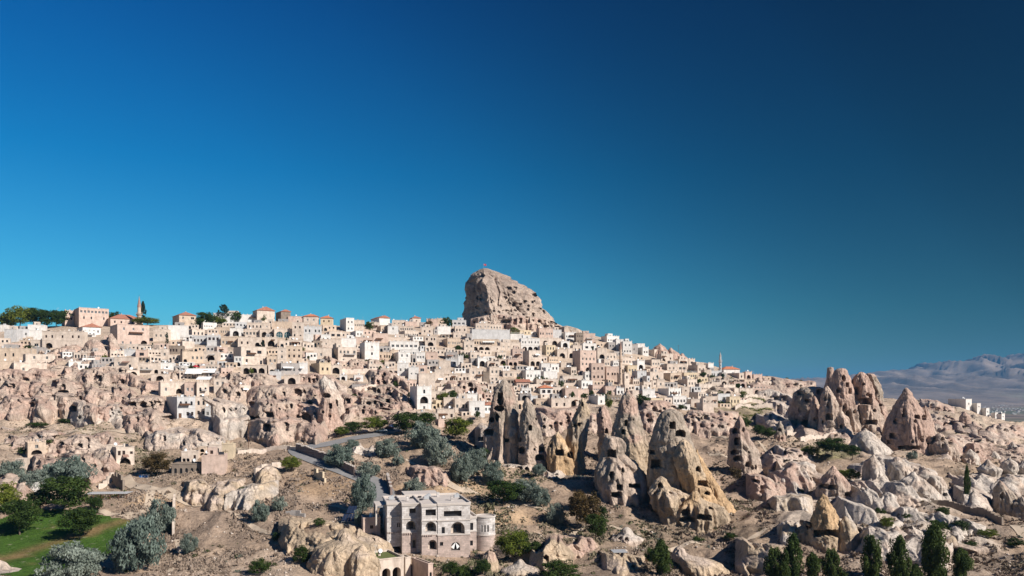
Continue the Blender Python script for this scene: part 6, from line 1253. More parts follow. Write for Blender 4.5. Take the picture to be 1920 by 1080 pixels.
for s in (-1, 1): m = MB(); m.box(-1.7, -.3, s * .75 - .25, s * .75 + .25, 1.75, 1.85); m.build('mudguard', [M['orange']], tr)
m = MB(); m.tube((1.6, 0, 1.5), (1.6, 0, 2.3), .05, .05, 6); m.build('exhaust', [M['dark']], tr)
for s in (-1, 1): wheel(tr, -1.0, s * .8, .85, .4); wheel(tr, 2.1, s * .65, .5, .25)
def parasol(u, v, rpx, mat, label):
    D = float(Dat(u, v)[0]); p = P(u, v, D); r = rpx / 2 / F * D; root = empty('parasol', p); tag(root, label, 'parasol'); m = MB(); m.tube((0, 0, -2.5), (0, 0, 2.7), .05, .05, 6); m.build('pole', [M['metal']], root)
    m = MB(); n = 8
    for i in range(n):
        a0, a1 = 2 * math.pi * i / n, 2 * math.pi * (i + 1) / n; e = lambda a, z: (r * math.cos(a), r * math.sin(a), z)
        m.poly([(0, 0, 2.75), e(a0, 2.1), e(a1, 2.1)]); m.quad(e(a0, 2.1), e(a0, 1.9), e(a1, 1.9), e(a1, 2.1))
    m.build('canopy', [M[mat]], root)
for a in [(786,738,12,'blue','blue parasol on the roof terrace of the white tower house'), (741,640,9,'red','red parasol on a terrace in the upper middle of the village'), (347,693,16,'white','white parasol left of the red one on the hotel terrace'), (367,695,12,'red','dark red parasol between two white ones'), (382,693,16,'white','white parasol right of the dark red one'), (1108,728,7,'white','small white parasol right of the house with tall white posts')]: parasol(*a)
def awning(ul, ur, vt, vb, label):
    D = float(Dat((ul + ur) / 2, vb + 8)[0]) - 3; k = D / F; root = empty('awning', P(ul, vb + 8, D), .08); tag(root, label, 'awning'); W = (ur - ul) * k; hb, ht = 8 * k, (vb + 8 - vt) * k; m = MB(); m.quad((0, -2.2, hb), (W, -2.2, hb), (W, 1.5, ht), (0, 1.5, ht)); m.quad((0, -2.25, hb), (W, -2.25, hb), (W, -2.25, hb - .3), (0, -2.25, hb - .3)); m.build('canvas', [M['white']], root)
    m = MB()
    for x in (.1, W / 2, W - .1): m.box(x - .06, x + .06, -2.15, -2.03, -1, hb - .05)
    m.build('posts', [M['dark']], root)['kind'] = 'stuff'
awning(349, 380, 691, 700, 'large pale awning over the terrace, left of two'); awning(377, 404, 691, 698, 'large pale awning over the terrace, right of two'); awning(370, 396, 706, 711, 'low white canvas roof in front of the two awnings')
def lamp(u, v, hpx, label, kind='lamp'):
    D = float(Dat(u, v)[0]); p = P(u, v, D); p.z = float(Hz(p.x, p.y)) ; H = hpx / F * D; root = empty('street_lamp' if kind == 'lamp' else 'utility_pole', p); tag(root, label, 'street lamp' if kind == 'lamp' else 'pole'); m = MB(); m.tube((0, 0, -1), (0, 0, H), .11, .07, 6); m.build('pole', [M['metal'] if kind == 'lamp' else M['wood']], root)
    m = MB()
    if kind == 'lamp': m.tube((0, 0, H), (.9, 0, H + .2), .04, .04, 5); m.box(.7, 1.3, -.12, .12, H + .1, H + .24); m.build('lamp_head', [M['white']], root)
    else: m.box(-.8, .8, -.06, .06, H - .6, H - .45); m.build('crossarm', [M['wood']], root)
lamp(22, 645, 34, 'street lamp in front of the rounded green tree on the far left'); lamp(107, 612, 34, 'tall street lamp left of the pink hotel'); lamp(840, 618, 20, 'pole in front of the dark tree left of the castle rock', 'p'); lamp(872, 747, 40, 'pale pole rising above the small white box house', 'p'); lamp(466, 812, 32, 'wooden pole below the lumpy pink cliff', 'p'); lamp(766, 764, 46, 'pale pole left of the white tower house', 'p'); lamp(423, 866, 24, 'pole at the ruined caravan house', 'p'); lamp(568, 850, 14, 'small dark post at the bend of the road', 'p'); lamp(1272, 640 + 30, 24, 'thin pole on the right skyline', 'p'); lamp(466, 842, 50, 'tall wooden pole on the scrub slope above the curved wall', 'p')
# flag on the castle rock
p = P(907, 507, 540 * SC); fl = empty('flagpole', p); tag(fl, 'thin flagpole with a red crescent flag on top of the castle rock', 'flag'); k = p.y / F
m = MB(); m.tube((0, 0, -6), (0, 0, 13 * k), .10, .06, 6); m.build('pole', [M['metal']], fl)
m = MB(); wv = [(i * .42, .12 * math.sin(i * 1.3), -.08 * i) for i in range(6)]
for i in range(5): a, b = wv[i], wv[i + 1]; m.quad((a[0], a[1], 12.6 * k - 1.5 + a[2]), (b[0], b[1], 12.6 * k - 1.5 + b[2]), (b[0], b[1], 12.6 * k + b[2]), (a[0], a[1], 12.6 * k + a[2]))
fo = m.build('flag', [M['red']], fl); m = MB(); cx, cz = .75, 12.6 * k - .9
out = [(cx + .34 * math.cos(a), cz + .34 * math.sin(a)) for a in [R(50 + i * 26) for i in range(11)]]; inn = [(cx + .09 + .27 * math.cos(a), cz + .27 * math.sin(a)) for a in [R(42 + i * 27.6) for i in range(11)]]
for i in range(10): m.quad(*[(x, -.2, z) for x, z in (out[i], out[i + 1], inn[i + 1], inn[i])])
st = [(1.35 + (.18 if i % 2 == 0 else .07) * math.cos(R(36 * i + 180)), cz - .1 + (.18 if i % 2 == 0 else .07) * math.sin(R(36 * i + 180))) for i in range(10)]
for i in range(10): m.poly([(1.35, -.2, cz - .1), (st[i][0], -.2, st[i][1]), (st[(i + 1) % 10][0], -.2, st[(i + 1) % 10][1])])
m.build('crescent_and_star', [M['white']], fo)
# garden pergola
def pergola(u, v, wpx, D_, label):
    D = float(Dat(u, v)[0]); root = empty('garden_pergola', P(u, v, D), .1); tag(root, label, 'pergola'); W = wpx / F * D; n = 6
    for i in range(n):
        for y in (0, D_): m = MB(); x = W * i / (n - 1); m.box(x - .09, x + .09, y - .09, y + .09, -1, 2.3); m.build('post', [M['wood']], root)
    for i in range(24): m = MB(); x = W * i / 23; m.box(x - .07, x + .07, -.4, D_ + .4, 2.45, 2.58); m.build('rafter', [M['metal']], root)
    for y in (0, D_): m = MB(); m.box(-.2, W + .2, y - .08, y + .08, 2.3, 2.45); m.build('beam', [M['wood']], root)
pergola(160, 943, 74, 4.5, 'long timber pergola with grey rafters beside the garden trees'); pergola(1150, 1056, 26, 2.5, 'small pergola in the bottom garden right of the white boulder')
m = MB(); p = P(260, 896)
tb = empty('blue_container', p); tag(tb, 'pale blue box container beside the sandy track', 'container'); m.box(0, 2.9, 0, 1.4, 0, 1.0); m.build('shell', [M['B']], tb)
for i in range(3): m = MB(); m.box(.1 + i * .95, .85 + i * .95, -.04, -.003, .1, .8); m.build('side_panel', [M['blue']], tb)
# distant white blocks on the far right ridge
for (a, b_, c, d, sh, sp_, lb) in [(1811,1822,748,765,30,'w1','white-ended house with a long grey side, leftmost on the far right ridge'), (1832,1839,756,767,9,'s1','small white cube second on the far right ridge'), (1849,1855,765,778,20,'w1','white-ended grey house in the middle of the far right ridge'), (1866,1871,774,784,6,'s1','tiny white-ended block fourth on the far right ridge'), (1878,1884,776,785,8,'s1','tiny white-ended block, rightmost on the far right ridge')]:
    house(a, b_, c, d, sh, 'W', sp_, 'f', label=lb, group='white houses on the far right ridge')

rt_ = random.Random(4); m = MB()                                # hazy little town on the plain
for i in range(300):
    u = rt_.uniform(1800, 2050); v = rt_.gauss(765, 6)
    if v < 757 or v > 780: continue
    D = (CZ - (CZ - 72 * SC)) * F / (v - VH); x, y = (u - U0) / F * D, D; w, d_, h = rt_.uniform(5, 13), rt_.uniform(5, 10), rt_.uniform(2.5, 5.5)
    z = CZ - 72 * SC - 2; m.box(x, x + w, y, y + d_, z, z + h, 0 if rt_.random() < .6 else 1, top=1 if rt_.random() < .5 else 2)
tag(m.build('distant_town', [M['B'], M['G'], M['tile3']]), kind='stuff')
# ------------------------------------------------------------------ trees and plants
def leaf_mesh(name, shape, n, size, mats, seed, clumps=60, droop=0.0):
    r = np.random.RandomState(seed); C = []
    while len(C) < clumps:
        p = r.uniform(-1, 1, 3)
        if shape == 'round' and (p ** 2).sum() < 1: C.append((p[0] * .40, p[1] * .40, .56 + p[2] * .34))
        elif shape == 'olive' and (p ** 2).sum() < 1: C.append((p[0] * .42, p[1] * .42, .50 + p[2] * .40 - .10 * (p[0] ** 2 + p[1] ** 2)))
        elif shape == 'poplar' and p[0] ** 2 + p[1] ** 2 < 1:
            z = (p[2] + 1) / 2; w = .40 * math.sin(math.pi * min(1, z * .85 + .12)) ** .7; C.append((p[0] * w, p[1] * w, .08 + z * .86))
        elif shape == 'conifer' and p[0] ** 2 + p[1] ** 2 < 1:
            z = (p[2] + 1) / 2; w = .44 * (1 - z) ** .8; C.append((p[0] * w, p[1] * w, .1 + z * .86))
        elif shape == 'bush' and (p ** 2).sum() < 1 and p[2] > -.5: C.append((p[0] * .42, p[1] * .42, .40 + p[2] * .42))
        elif shape == 'tiers':
            t = r.randint(0, 6); a = r.uniform(0, 6.28); z = .45 + t * .09; w = (.48 - .07 * t) * r.uniform(.25, 1); C.append((w * math.cos(a), w * math.sin(a), z + .05 * w))
    C = np.array(C); cr = r.uniform(.07, .15, clumps) * (1.0 if shape not in ('conifer', 'tiers') else .6)
    if clumps <= 30: cr *= 1.5
    ctone = r.uniform(0, 1, clumps); ci = r.randint(0, clumps, n); d = r.normal(size=(n, 3)); d /= np.linalg.norm(d, axis=1)[:, None]
    rad = r.uniform(.45, 1.0, n) ** .5; pos = C[ci] + d * (cr[ci] * rad)[:, None] * np.array([1, 1, .8 if shape != 'poplar' else 1.5])
    if droop: pos[:, 2] -= droop * r.uniform(0, 1, n) ** 2
    nn = d * .9 + r.normal(size=(n, 3)) * .55; nn /= np.linalg.norm(nn, axis=1)[:, None]
    t = np.cross(nn, r.normal(size=(n, 3))); t /= np.linalg.norm(t, axis=1)[:, None] + 1e-9; b = np.cross(nn, t)
    if droop: t = t * .5; t[:, 2] -= .8; t /= np.linalg.norm(t, axis=1)[:, None]; b = np.cross(nn, t); b /= np.linalg.norm(b, axis=1)[:, None] + 1e-9
    s = size * r.uniform(.6, 1.3, n)[:, None]; a_ = 1.5 if droop else 1.15
    V = np.stack([pos - t * s * a_, pos - b * s * .6, pos + t * s * a_, pos + b * s * .6], 1).reshape(-1, 3); V[:, 2] = np.maximum(V[:, 2], 0.0)
    Fq = np.arange(n * 4).reshape(n, 4); tone = np.clip(ctone[ci] * .75 + r.uniform(0, .3, n), 0, 1); col = np.repeat(np.stack([tone] * 3, 1), 4, 0)
    return np_mesh(name, V, Fq, mats, False, col)
def trunk_mesh(name, h, r, seed, branches=5):
    rr = random.Random(seed); m = MB(); p = (0, 0, -.25); q = (rr.uniform(-.03, .03), rr.uniform(-.03, .03), h * .45)
    m.tube(p, q, r, r * .75, 7); m.tube(q, (q[0] * 1.5, q[1] * 1.5, h), r * .75, r * .35, 6)
    for i in range(branches):
        a = rr.uniform(0, 6.28); z = h * rr.uniform(.4, .9); L = rr.uniform(.12, .28); m.tube((q[0], q[1], z), (q[0] + L * math.cos(a), q[1] + L * math.sin(a), z + rr.uniform(.1, .22)), r * .4, r * .12, 5)
    return m.mesh(name, [M['bark']])
L_ol = leaf_mat('silver_leaves', (0.075, 0.10, 0.085), (0.25, 0.30, 0.265)); L_dk = leaf_mat('dark_green_leaves', (0.015, 0.032, 0.008), (0.06, 0.095, 0.02))
L_yg = leaf_mat('yellow_green_leaves', (0.05, 0.08, 0.012), (0.17, 0.20, 0.03)); L_pop = leaf_mat('poplar_leaves', (0.022, 0.042, 0.010), (0.075, 0.11, 0.028))
L_con = leaf_mat('conifer_needles', (0.010, 0.024, 0.014), (0.035, 0.06, 0.03)); L_br = leaf_mat('russet_leaves', (0.035, 0.03, 0.012), (0.13, 0.085, 0.035))
VAR = {}
for kd, (shape, mat, drp) in dict(o=('olive', L_ol, .07), b=('round', L_dk, 0), y=('round', L_yg, 0), p=('poplar', L_pop, 0), c=('conifer', L_con, 0), u=('tiers', L_con, 0), s=('bush', L_dk, 0), r=('round', L_br, 0), t=('bush', L_yg, 0)).items():
    for lod, (n, sz, cl) in dict(hi=(6500, .021, 75), lo=(1100, .045, 28)).items():
        if kd == 'p': n = int(n * 1.5); sz *= 1.25
        if kd == 'u': n, cl = 1400, 80; sz = .03
        for v_ in range(3 if lod == 'hi' else 2):
            VAR[kd, lod, v_] = (leaf_mesh('crown', shape, n, sz, mat, 50 + v_ * 7 + ord(kd), cl, drp), trunk_mesh('trunk', .62 if kd not in 'st' else .3, .022 if kd != 'p' else .03, ord(kd) + v_, 6))
NAMES = dict(o=('silver_leaf_tree', 'tree', 'silver-green bushy tree'), b=('broadleaf_tree', 'tree', 'dark green leafy tree'), y=('broadleaf_tree', 'tree', 'yellow-green leafy tree'), p=('poplar_tree', 'poplar', 'tall dark poplar'), c=('conifer_tree', 'conifer', 'dark conifer'), u=('pine_tree', 'pine', 'lone pine with open tiered crown'), s=('shrub', 'shrub', 'dark green shrub'), r=('broadleaf_tree', 'tree', 'brownish green tree'), t=('shrub', 'shrub', 'yellow-green shrub'))
TREES = []; trs = random.Random(9)
def tree(u, vb, w, h, kd, label=None, D=None):
    if D is None: D = float(Dat(u, vb)[0])
    p = P(u, vb, D); g = float(Hz(p.x, p.y)); k = D / F
    if abs(g - p.z) < 3: p.z = g
    nm, cat, txt = NAMES[kd]; cr, tk = VAR[kd, 'hi' if w > 26 or h > 34 else 'lo', trs.randint(0, 2) if (w > 26 or h > 34) else trs.randint(0, 1)]
    root = empty(nm, p, trs.uniform(0, 6.28)); sc_v = (w * k * 1.05, w * k * 1.05, h * k * 1.05)
    c = link('crown', cr, root); c.scale = sc_v; t = link('trunk', tk, root); t.scale = ((sc_v[0] + sc_v[2]) / 2, (sc_v[0] + sc_v[2]) / 2, sc_v[2])
    tag(root, label, cat, None if kd == 'u' else {'o': 'silvery bushy trees on the slopes', 'p': 'poplars along the bottom edge', 'c': 'conifers'}.get(kd, 'trees and shrubs in the valley and village')); TREES.append(dict(o=root, x=u, y=vb - h / 2, txt=txt, label=label, w=w, h=h)); return root
TL = """135 1092 116 78 o|258 1067 104 112 o|300 988 58 74 o|128 906 92 58 o|355 1030 34 42 o|487 972 38 46 o|524 952 26 30 o|70 918 60 40 o|22 905 52 44 o|681 962 54 78 o|635 876 56 46 o|726 866 50 40 o|692 895 46 32 o|776 930 44 34 o|795 848 70 58 o|822 882 62 62 o|868 906 50 62 o|893 892 48 50 o|924 908 42 50 o|985 944 64 46 o|1012 956 42 42 o|1042 980 42 44 o|673 990 20 34 o|1010 905 30 24 o|1128 972 20 26 s|660 848 30 22 o|745 880 24 22 o
122 966 96 78 b|38 1004 84 68 b|150 1012 78 62 b|10 962 56 62 y|75 960 50 46 b|178 962 36 30 b|855 826 58 44 y|702 812 54 32 y|662 816 42 26 b|762 816 64 44 b|798 806 44 32 b|640 820 34 20 y|905 880 28 30 b|945 950 84 48 b|962 1036 72 60 y|1002 1040 40 34 b|1098 992 70 78 r|1118 1012 50 52 b|1084 960 36 40 r|546 890 42 30 y|566 1060 36 38 s|487 1080 42 36 s|1050 1090 84 44 s|872 1072 52 38 s|845 1078 36 30 s|905 1076 34 36 s|1205 769 26 28 b|832 760 28 26 y|848 756 26 28 b|1240 1082 44 58 p|1222 1070 30 38 b|1270 1064 30 32 s|975 1020 40 30 s|295 895 56 48 r|455 928 22 20 s|520 1010 22 20 s|600 990 24 18 s
1560 868 64 38 b|1520 862 40 24 y|1598 866 34 26 b|1710 862 22 18 o|1768 978 30 22 b|1662 1004 30 24 y|1800 1004 34 28 b|1760 1010 28 20 b|1700 985 22 16 b|1595 912 40 26 t|1575 905 30 20 t|1500 918 18 12 s|1380 902 22 26 r|1412 898 18 18 s|1850 1010 40 18 t|1820 1022 30 14 s|1440 838 30 24 b|1422 828 28 24 b|1395 800 30 26 b|1460 830 20 18 t|1370 1000 26 14 s|1310 1010 26 14 s|1540 1046 20 10 s|1905 1020 34 18 s|1650 972 22 16 s
12 618 44 30 y|36 618 56 44 y|62 616 48 40 b|84 616 48 38 b|106 614 36 34 b|124 612 26 32 b|214 606 22 28 b|275 612 54 16 y|244 608 30 14 b|268 606 22 42 c|419 607 32 38 u|386 614 40 32 b|408 612 34 20 y|442 612 22 30 b|492 606 16 20 b|376 616 24 22 b|693 624 20 22 b|838 622 24 28 b|963 634 20 20 y|804 616 16 18 r|313 646 9 22 c|537 646 8 14 c|1233 722 6 18 c|1225 720 5 12 c|857 658 16 12 s|870 674 22 14 s|692 688 20 16 b|716 686 16 13 t|1112 672 10 22 c|1340 732 14 16 b|1356 722 12 22 c|1348 742 18 14 t|1368 736 14 16 b|1384 730 12 14 b|1392 744 16 12 t|1336 712 16 12 b|1318 708 14 12 b|1310 722 12 12 b|1330 752 16 14 r|1350 762 16 12 b|1365 752 20 14 t|1400 726 12 12 b|1412 722 14 10 b|1476 716 8 10 b|1500 714 10 9 b|1468 714 7 6 b|1142 772 16 24 y|1080 714 12 14 b|1012 716 18 12 b|977 724 18 16 b|1072 752 12 20 s|1104 705 16 10 s|1096 752 18 14 b|1130 756 16 18 o|1022 718 14 12 b|1052 730 12 18 b|1170 770 24 18 b|906 742 26 14 s|880 764 20 12 s|754 700 16 12 s|776 706 14 10 r|742 728 14 16 s|664 748 12 12 s|700 712 18 12 s|1292 700 12 8 b|1282 720 8 8 s|1278 772 18 12 s|1250 776 14 10 s|626 650 10 10 s|614 646 12 8 t|552 647 6 9 c|880 800 16 16 s|895 790 14 18 b|1005 792 10 14 s|838 742 14 12 s|30 668 30 8 t|55 660 26 14 s|105 672 20 6 t|168 648 22 7 t|450 742 12 8 s|70 800 40 12 s|120 790 30 10 s|45 850 26 16 s|92 842 16 12 s
1452 1092 42 62 p|1487 1092 44 80 p|1524 1092 34 50 p|1559 1092 38 62 p|1636 1092 44 86 p|1684 1092 48 88 p|1753 1092 58 102 p|1802 1092 42 56 p|1718 1092 30 38 p|1581 1094 24 26 p|1813 950 14 64 p|1470 1096 30 40 p"""
for ln in TL.replace('\n', '|').split('|'):
    q = ln.split(); kd = q[4]; u_, v_, w_, h_ = map(float, q[:4]); lb = None
    if kd == 'u': lb = 'lone dark pine with an open tiered crown against the sky on the left'
    if u_ == 1813: lb = 'single thin dark poplar standing alone on the lower right slope'
    if u_ == 295: lb = 'thin open brownish tree in front of the long dark ruined front'
    tree(u_, v_, w_, h_, kd, lb)
for k_ in range(34):
    x_ = trs.uniform(120, 1400); lo_ = np.interp(x_, *zip(*VTOP)) + 10; hi_ = np.interp(x_, *zip(*VBOT)); y_ = trs.uniform(lo_, hi_)
    tree(x_, y_, trs.uniform(7, 15), trs.uniform(8, 15), trs.choice('bbyytsc'))
# vines in rows on the terraces
def vines(name, label, rows, mat, dens=2.2, size=.5):
    V = []; r = np.random.RandomState(int(rows[0][0]))
    for (u0, v0, u1, v1) in rows:
        a, b = P(u0, v0), P(u1, v1); L = (b - a).length; n = int(L * dens * 9)
        t = r.uniform(0, 1, n); x = a.x + (b.x - a.x) * t + r.normal(0, .25, n); y = a.y + (b.y - a.y) * t + r.normal(0, .35, n); z = Hz(x, y) + r.uniform(.05, .95, n)
        V.append(np.stack([x, y, z], 1))
    Pn = np.concatenate(V); n = len(Pn); nn = r.normal(size=(n, 3)); nn /= np.linalg.norm(nn, axis=1)[:, None]; t = np.cross(nn, r.normal(size=(n, 3))); t /= np.linalg.norm(t, axis=1)[:, None]; b = np.cross(nn, t); s = size * .5 * r.uniform(.5, 1.2, n)[:, None]
    VV = np.stack([Pn - t * s, Pn - b * s, Pn + t * s, Pn + b * s], 1).reshape(-1, 3); o = link(name, np_mesh(name, VV, np.arange(n * 4).reshape(n, 4), mat, False, np.repeat(r.uniform(0, 1, (n, 1)) * np.ones((1, 3)), 4, 0))); tag(o, kind='stuff'); return o
vines('vines', '', [(1385 + i, 741 + i * 2.6, 1432 + i * 1.2, 744 + i * 2.8) for i in range(5)] + [(1390, 760 + i * 3, 1446, 764 + i * 3) for i in range(4)] + [(1376, 774, 1430, 778), (1350, 745, 1378, 748)], L_yg)
vines('vines', '', [(1478, 814 + i * 2, 1548, 811 + i * 2) for i in range(3)] + [(1528, 828, 1566, 823), (1528, 826, 1562, 821)], L_yg)
vines('vines', '', [(1712 + i * 9, 975 + i * 1, 1760 + i * 11, 1006 - i * 0) for i in range(5)], L_dk)
vines('ivy', '', [(165, 938, 232, 934), (170, 935, 235, 931)], L_yg, 1.0)
# scrub, dry grass and loose stones: nobody could count them
def scatter(n, seed, zone):
    r = np.random.RandomState(seed); u = r.uniform(-30, 1950, n * 3); v = r.uniform(612, 1090, n * 3); w = zone(u, v); k = r.uniform(0, 1, n * 3) < w; u, v = u[k][:n], v[k][:n]; D = Dat(u, v); X = (u - U0) / F * D
    ok = (_dist_poly(X, D, road_xy) > 4.2) & ~inpoly(u, v, LAWN); return X[ok], D[ok], r
def zone_scrub(u, v):
    w = sstep(775, 830, v) * .8 + .12 * sstep(690, 740, v); cl = fbm(u / 45, v / 22, 1, 3, 61); w = w * sstep(-.25, .25, cl)
    w = w * np.where((u > 1560) & (v < 1000), .45, 1) * np.where((u > 480) & (u < 720) & (v > 975), .25, 1); return np.clip(w, 0, 1)
X, Y, r = scatter(48000, 5, zone_scrub); Zs = Hz(X, Y); n = len(X); hgt = r.uniform(.2, .55, n) * np.where(r.uniform(0, 1, n) < .05, 2.0, 1); K = 5
Vs = []; cs = []
base = np.stack([X, Y, Zs], 1); tone = np.clip(fbm(X / 18, Y / 18, 0, 3, 71) + .5, 0, 1); gr = np.clip(fbm(X / 30, Y / 30, 4, 3, 72) * 1.6 + .15, 0, 1)
for k in range(K):
    a = r.uniform(0, 6.28, n); w = hgt * r.uniform(.5, 1.1, n); dx, dy = np.cos(a) * w, np.sin(a) * w; ox, oy = r.normal(0, .3, n) * hgt, r.normal(0, .3, n) * hgt
    p0 = base + np.stack([ox - dx, oy - dy, -0.1 * np.ones(n)], 1); p1 = base + np.stack([ox + dx, oy + dy, -0.1 * np.ones(n)], 1); p2 = base + np.stack([ox + r.normal(0, .35, n) * hgt, oy + r.normal(0, .35, n) * hgt, hgt * r.uniform(.6, 1.1, n)], 1)
    Vs.append(np.stack([p0, p1, p2], 1)); c = np.outer(1 - gr, (0.27, 0.21, 0.165)) + np.outer(gr, (0.15, 0.145, 0.085)); c = c * (.6 + .7 * r.uniform(0, 1, n))[:, None]; cs.append(np.repeat(c[:, None], 3, 1))
V = np.stack(Vs, 1).reshape(-1, 3); Cc = np.stack(cs, 1).reshape(-1, 3); mt, nt, b = newmat('dry_scrub'); b.inputs['Roughness'].default_value = 1; b.inputs['Specular IOR Level'].default_value = 0; nt.links.new(attr(nt), b.inputs['Base Color'])
tag(link('dry_scrub', np_mesh('dry_scrub', V, np.arange(len(V)).reshape(-1, 3), mt, False, Cc)), kind='stuff')
def zone_stone(u, v):
    cl = fbm(u / 30, v / 16, 5, 3, 81); return np.clip((.35 + .65 * sstep(690, 760, v)) * sstep(-.1, .45, cl), 0, 1) * .9 * (v > np.interp(u, [0, 850, 1100, 1300, 1900], [640, 615, 650, 690, 790]))
X, Y, r = scatter(14000, 8, zone_stone); Zs = Hz(X, Y); n = len(X); s = .10 + .45 * r.uniform(0, 1, n) ** 5
O = np.array([(1, 0, 0), (0, 1, 0), (-1, 0, 0), (0, -1, 0), (0, 0, .8), (0, 0, -.6)]); T = np.array([(0, 1, 4), (1, 2, 4), (2, 3, 4), (3, 0, 4), (1, 0, 5), (2, 1, 5), (3, 2, 5), (0, 3, 5)])
V = (O[None] * (s[:, None, None] * r.uniform(.6, 1.3, (n, 6, 1))) + np.stack([X, Y, Zs + s * .2], 1)[:, None]).reshape(-1, 3); Ft = (T[None] + np.arange(n)[:, None, None] * 6).reshape(-1, 3)
tc_ = np.repeat(np.array([(0.46, 0.39, 0.33)]) * r.uniform(.6, 1.15, (n, 1)), 6, 0); tag(link('loose_stones', np_mesh('loose_stones', V, Ft, mt, False, tc_)), kind='stuff')

def zone_shrub(u, v):
    cl = fbm(u / 40, v / 18, 9, 3, 91); w = sstep(.0, .35, cl) * sstep(780, 830, v) * .5
    for (cu, cv, ru, rv, a) in [(1240,985,190,26,.9),(1380,1020,120,36,.7),(1090,960,60,26,.6),(560,930,90,30,.35),(200,860,140,20,.3),(1130,940,60,20,.6),(860,880,120,30,.4),(1600,900,140,20,.3),(1800,1040,120,20,.5),(700,860,80,18,.35)]:
        w = np.maximum(w, a * sstep(1.2, .4, np.hypot((u - cu) / ru, (v - cv) / rv) + .4 * cl))
    return np.clip(w, 0, 1) * .5
X, Y, r = scatter(2600, 15, zone_shrub); Zs = Hz(X, Y); n = len(X); K = 34; hs_ = r.uniform(.35, 1.1, n)
d = r.normal(size=(n, K, 3)); d /= np.linalg.norm(d, axis=2)[..., None]; d[..., 2] = np.abs(d[..., 2]) * .8
pc = np.stack([X, Y, Zs], 1)[:, None] + d * (hs_ * 1.0)[:, None, None] * r.uniform(.5, 1, (n, K, 1)); nn = d + r.normal(size=d.shape) * .5; nn /= np.linalg.norm(nn, axis=2)[..., None]
t = np.cross(nn, r.normal(size=d.shape)); t /= np.linalg.norm(t, axis=2)[..., None]; b_ = np.cross(nn, t); sz = (hs_[:, None, None] * r.uniform(.12, .3, (n, K, 1)))
V = np.stack([pc - t * sz, pc - b_ * sz * .7, pc + t * sz, pc + b_ * sz * .7], 2).reshape(-1, 3); kind_ = r.uniform(0, 1, n)
colr_ = np.where(kind_[:, None] < .4, (0.055, 0.07, 0.03), np.where(kind_[:, None] < .75, (0.12, 0.10, 0.06), (0.13, 0.15, 0.12))) * r.uniform(.7, 1.3, (n, 1))
colr_ = np.repeat(colr_[:, None] * r.uniform(.6, 1.4, (n, K, 1)), 4, 1).reshape(-1, 3)
tag(link('low_shrubs', np_mesh('low_shrubs', V, np.arange(len(V)).reshape(-1, 4), mt, False, colr_)), kind='stuff')
# ------------------------------------------------------------------ people
def person(u, v, shirt, trousers, label, rz=0, arm=.25):
    p = P(u, v); p.z = float(Hz(p.x, p.y)); root = empty('person', p, rz); tag(root, label, 'person')
    vs = [(0, 0, .95), (0, 0, 1.2), (0, .02, 1.42), (0, 0, 1.52), (0, -.02, 1.66), (-.11, 0, .9), (-.13, -.06, .48), (-.14, 0, .08), (-.14, -.16, .04), (.11, 0, .9), (.13, .05, .48), (.14, .12, .08), (.14, -.02, .04), (-.2, 0, 1.4), (-.27, .02, 1.12), (-.28, -.1, .88), (.2, 0, 1.4), (.28, -.02, 1.12), (.27, -.1 - arm, .95), (0, -.02, 1.76)]
    es = [(0, 1), (1, 2), (2, 3), (3, 4), (4, 19), (0, 5), (5, 6), (6, 7), (7, 8), (0, 9), (9, 10), (10, 11), (11, 12), (2, 13), (13, 14), (14, 15), (2, 16), (16, 17), (17, 18)]
    rad = [.15, .15, .14, .06, .11, .1, .075, .05, .04, .1, .075, .05, .04, .07, .05, .035, .07, .05, .035, .08]
    me = bpy.data.meshes.new('body'); me.from_pydata(vs, es, []); o = link('body', me, root); sk = o.modifiers.new('skin', 'SKIN'); sv = me.skin_vertices[0].data
    for i, q in enumerate(rad): sv[i].radius = (q, q)
    sv[0].use_root = True; o.modifiers.new('sub', 'SUBSURF').levels = 1
    dg = bpy.context.evaluated_depsgraph_get(); em = bpy.data.meshes.new_from_object(o.evaluated_get(dg)); o.modifiers.clear(); o.data = em
    for mm_ in ('skin', shirt, trousers, 'dark'): em.materials.append(M[mm_])
    for f in em.polygons:
        z = f.center.z; x = abs(f.center.x); f.material_index = 3 if (z > 1.74 or (z > 1.64 and f.center.y > 0) or z < .1) else (0 if z > 1.5 or (x > .22 and z < 1.15) else (1 if z > .93 else 2)); f.use_smooth = True
M['skin'] = plain_mat('skin', (0.45, 0.27, 0.19), 0.6, 0.05); M['shirtb'] = plain_mat('blue_cloth', (0.03, 0.06, 0.35), 0.9, 0.1); M['shirtg'] = plain_mat('grey_cloth', (0.25, 0.25, 0.27), 0.9, 0.1)
person(905, 1066, 'shirtb', 'shirtg', 'person in a blue shirt standing on the pink terrace under the round tower', .4); person(893, 1064, 'white', 'shirtg', 'person in white beside the one in blue under the round tower', -.8, .1); person(871, 1072, 'white', 'shirtb', 'person in pale clothes half behind the shrubs below the hotel', 1.2)

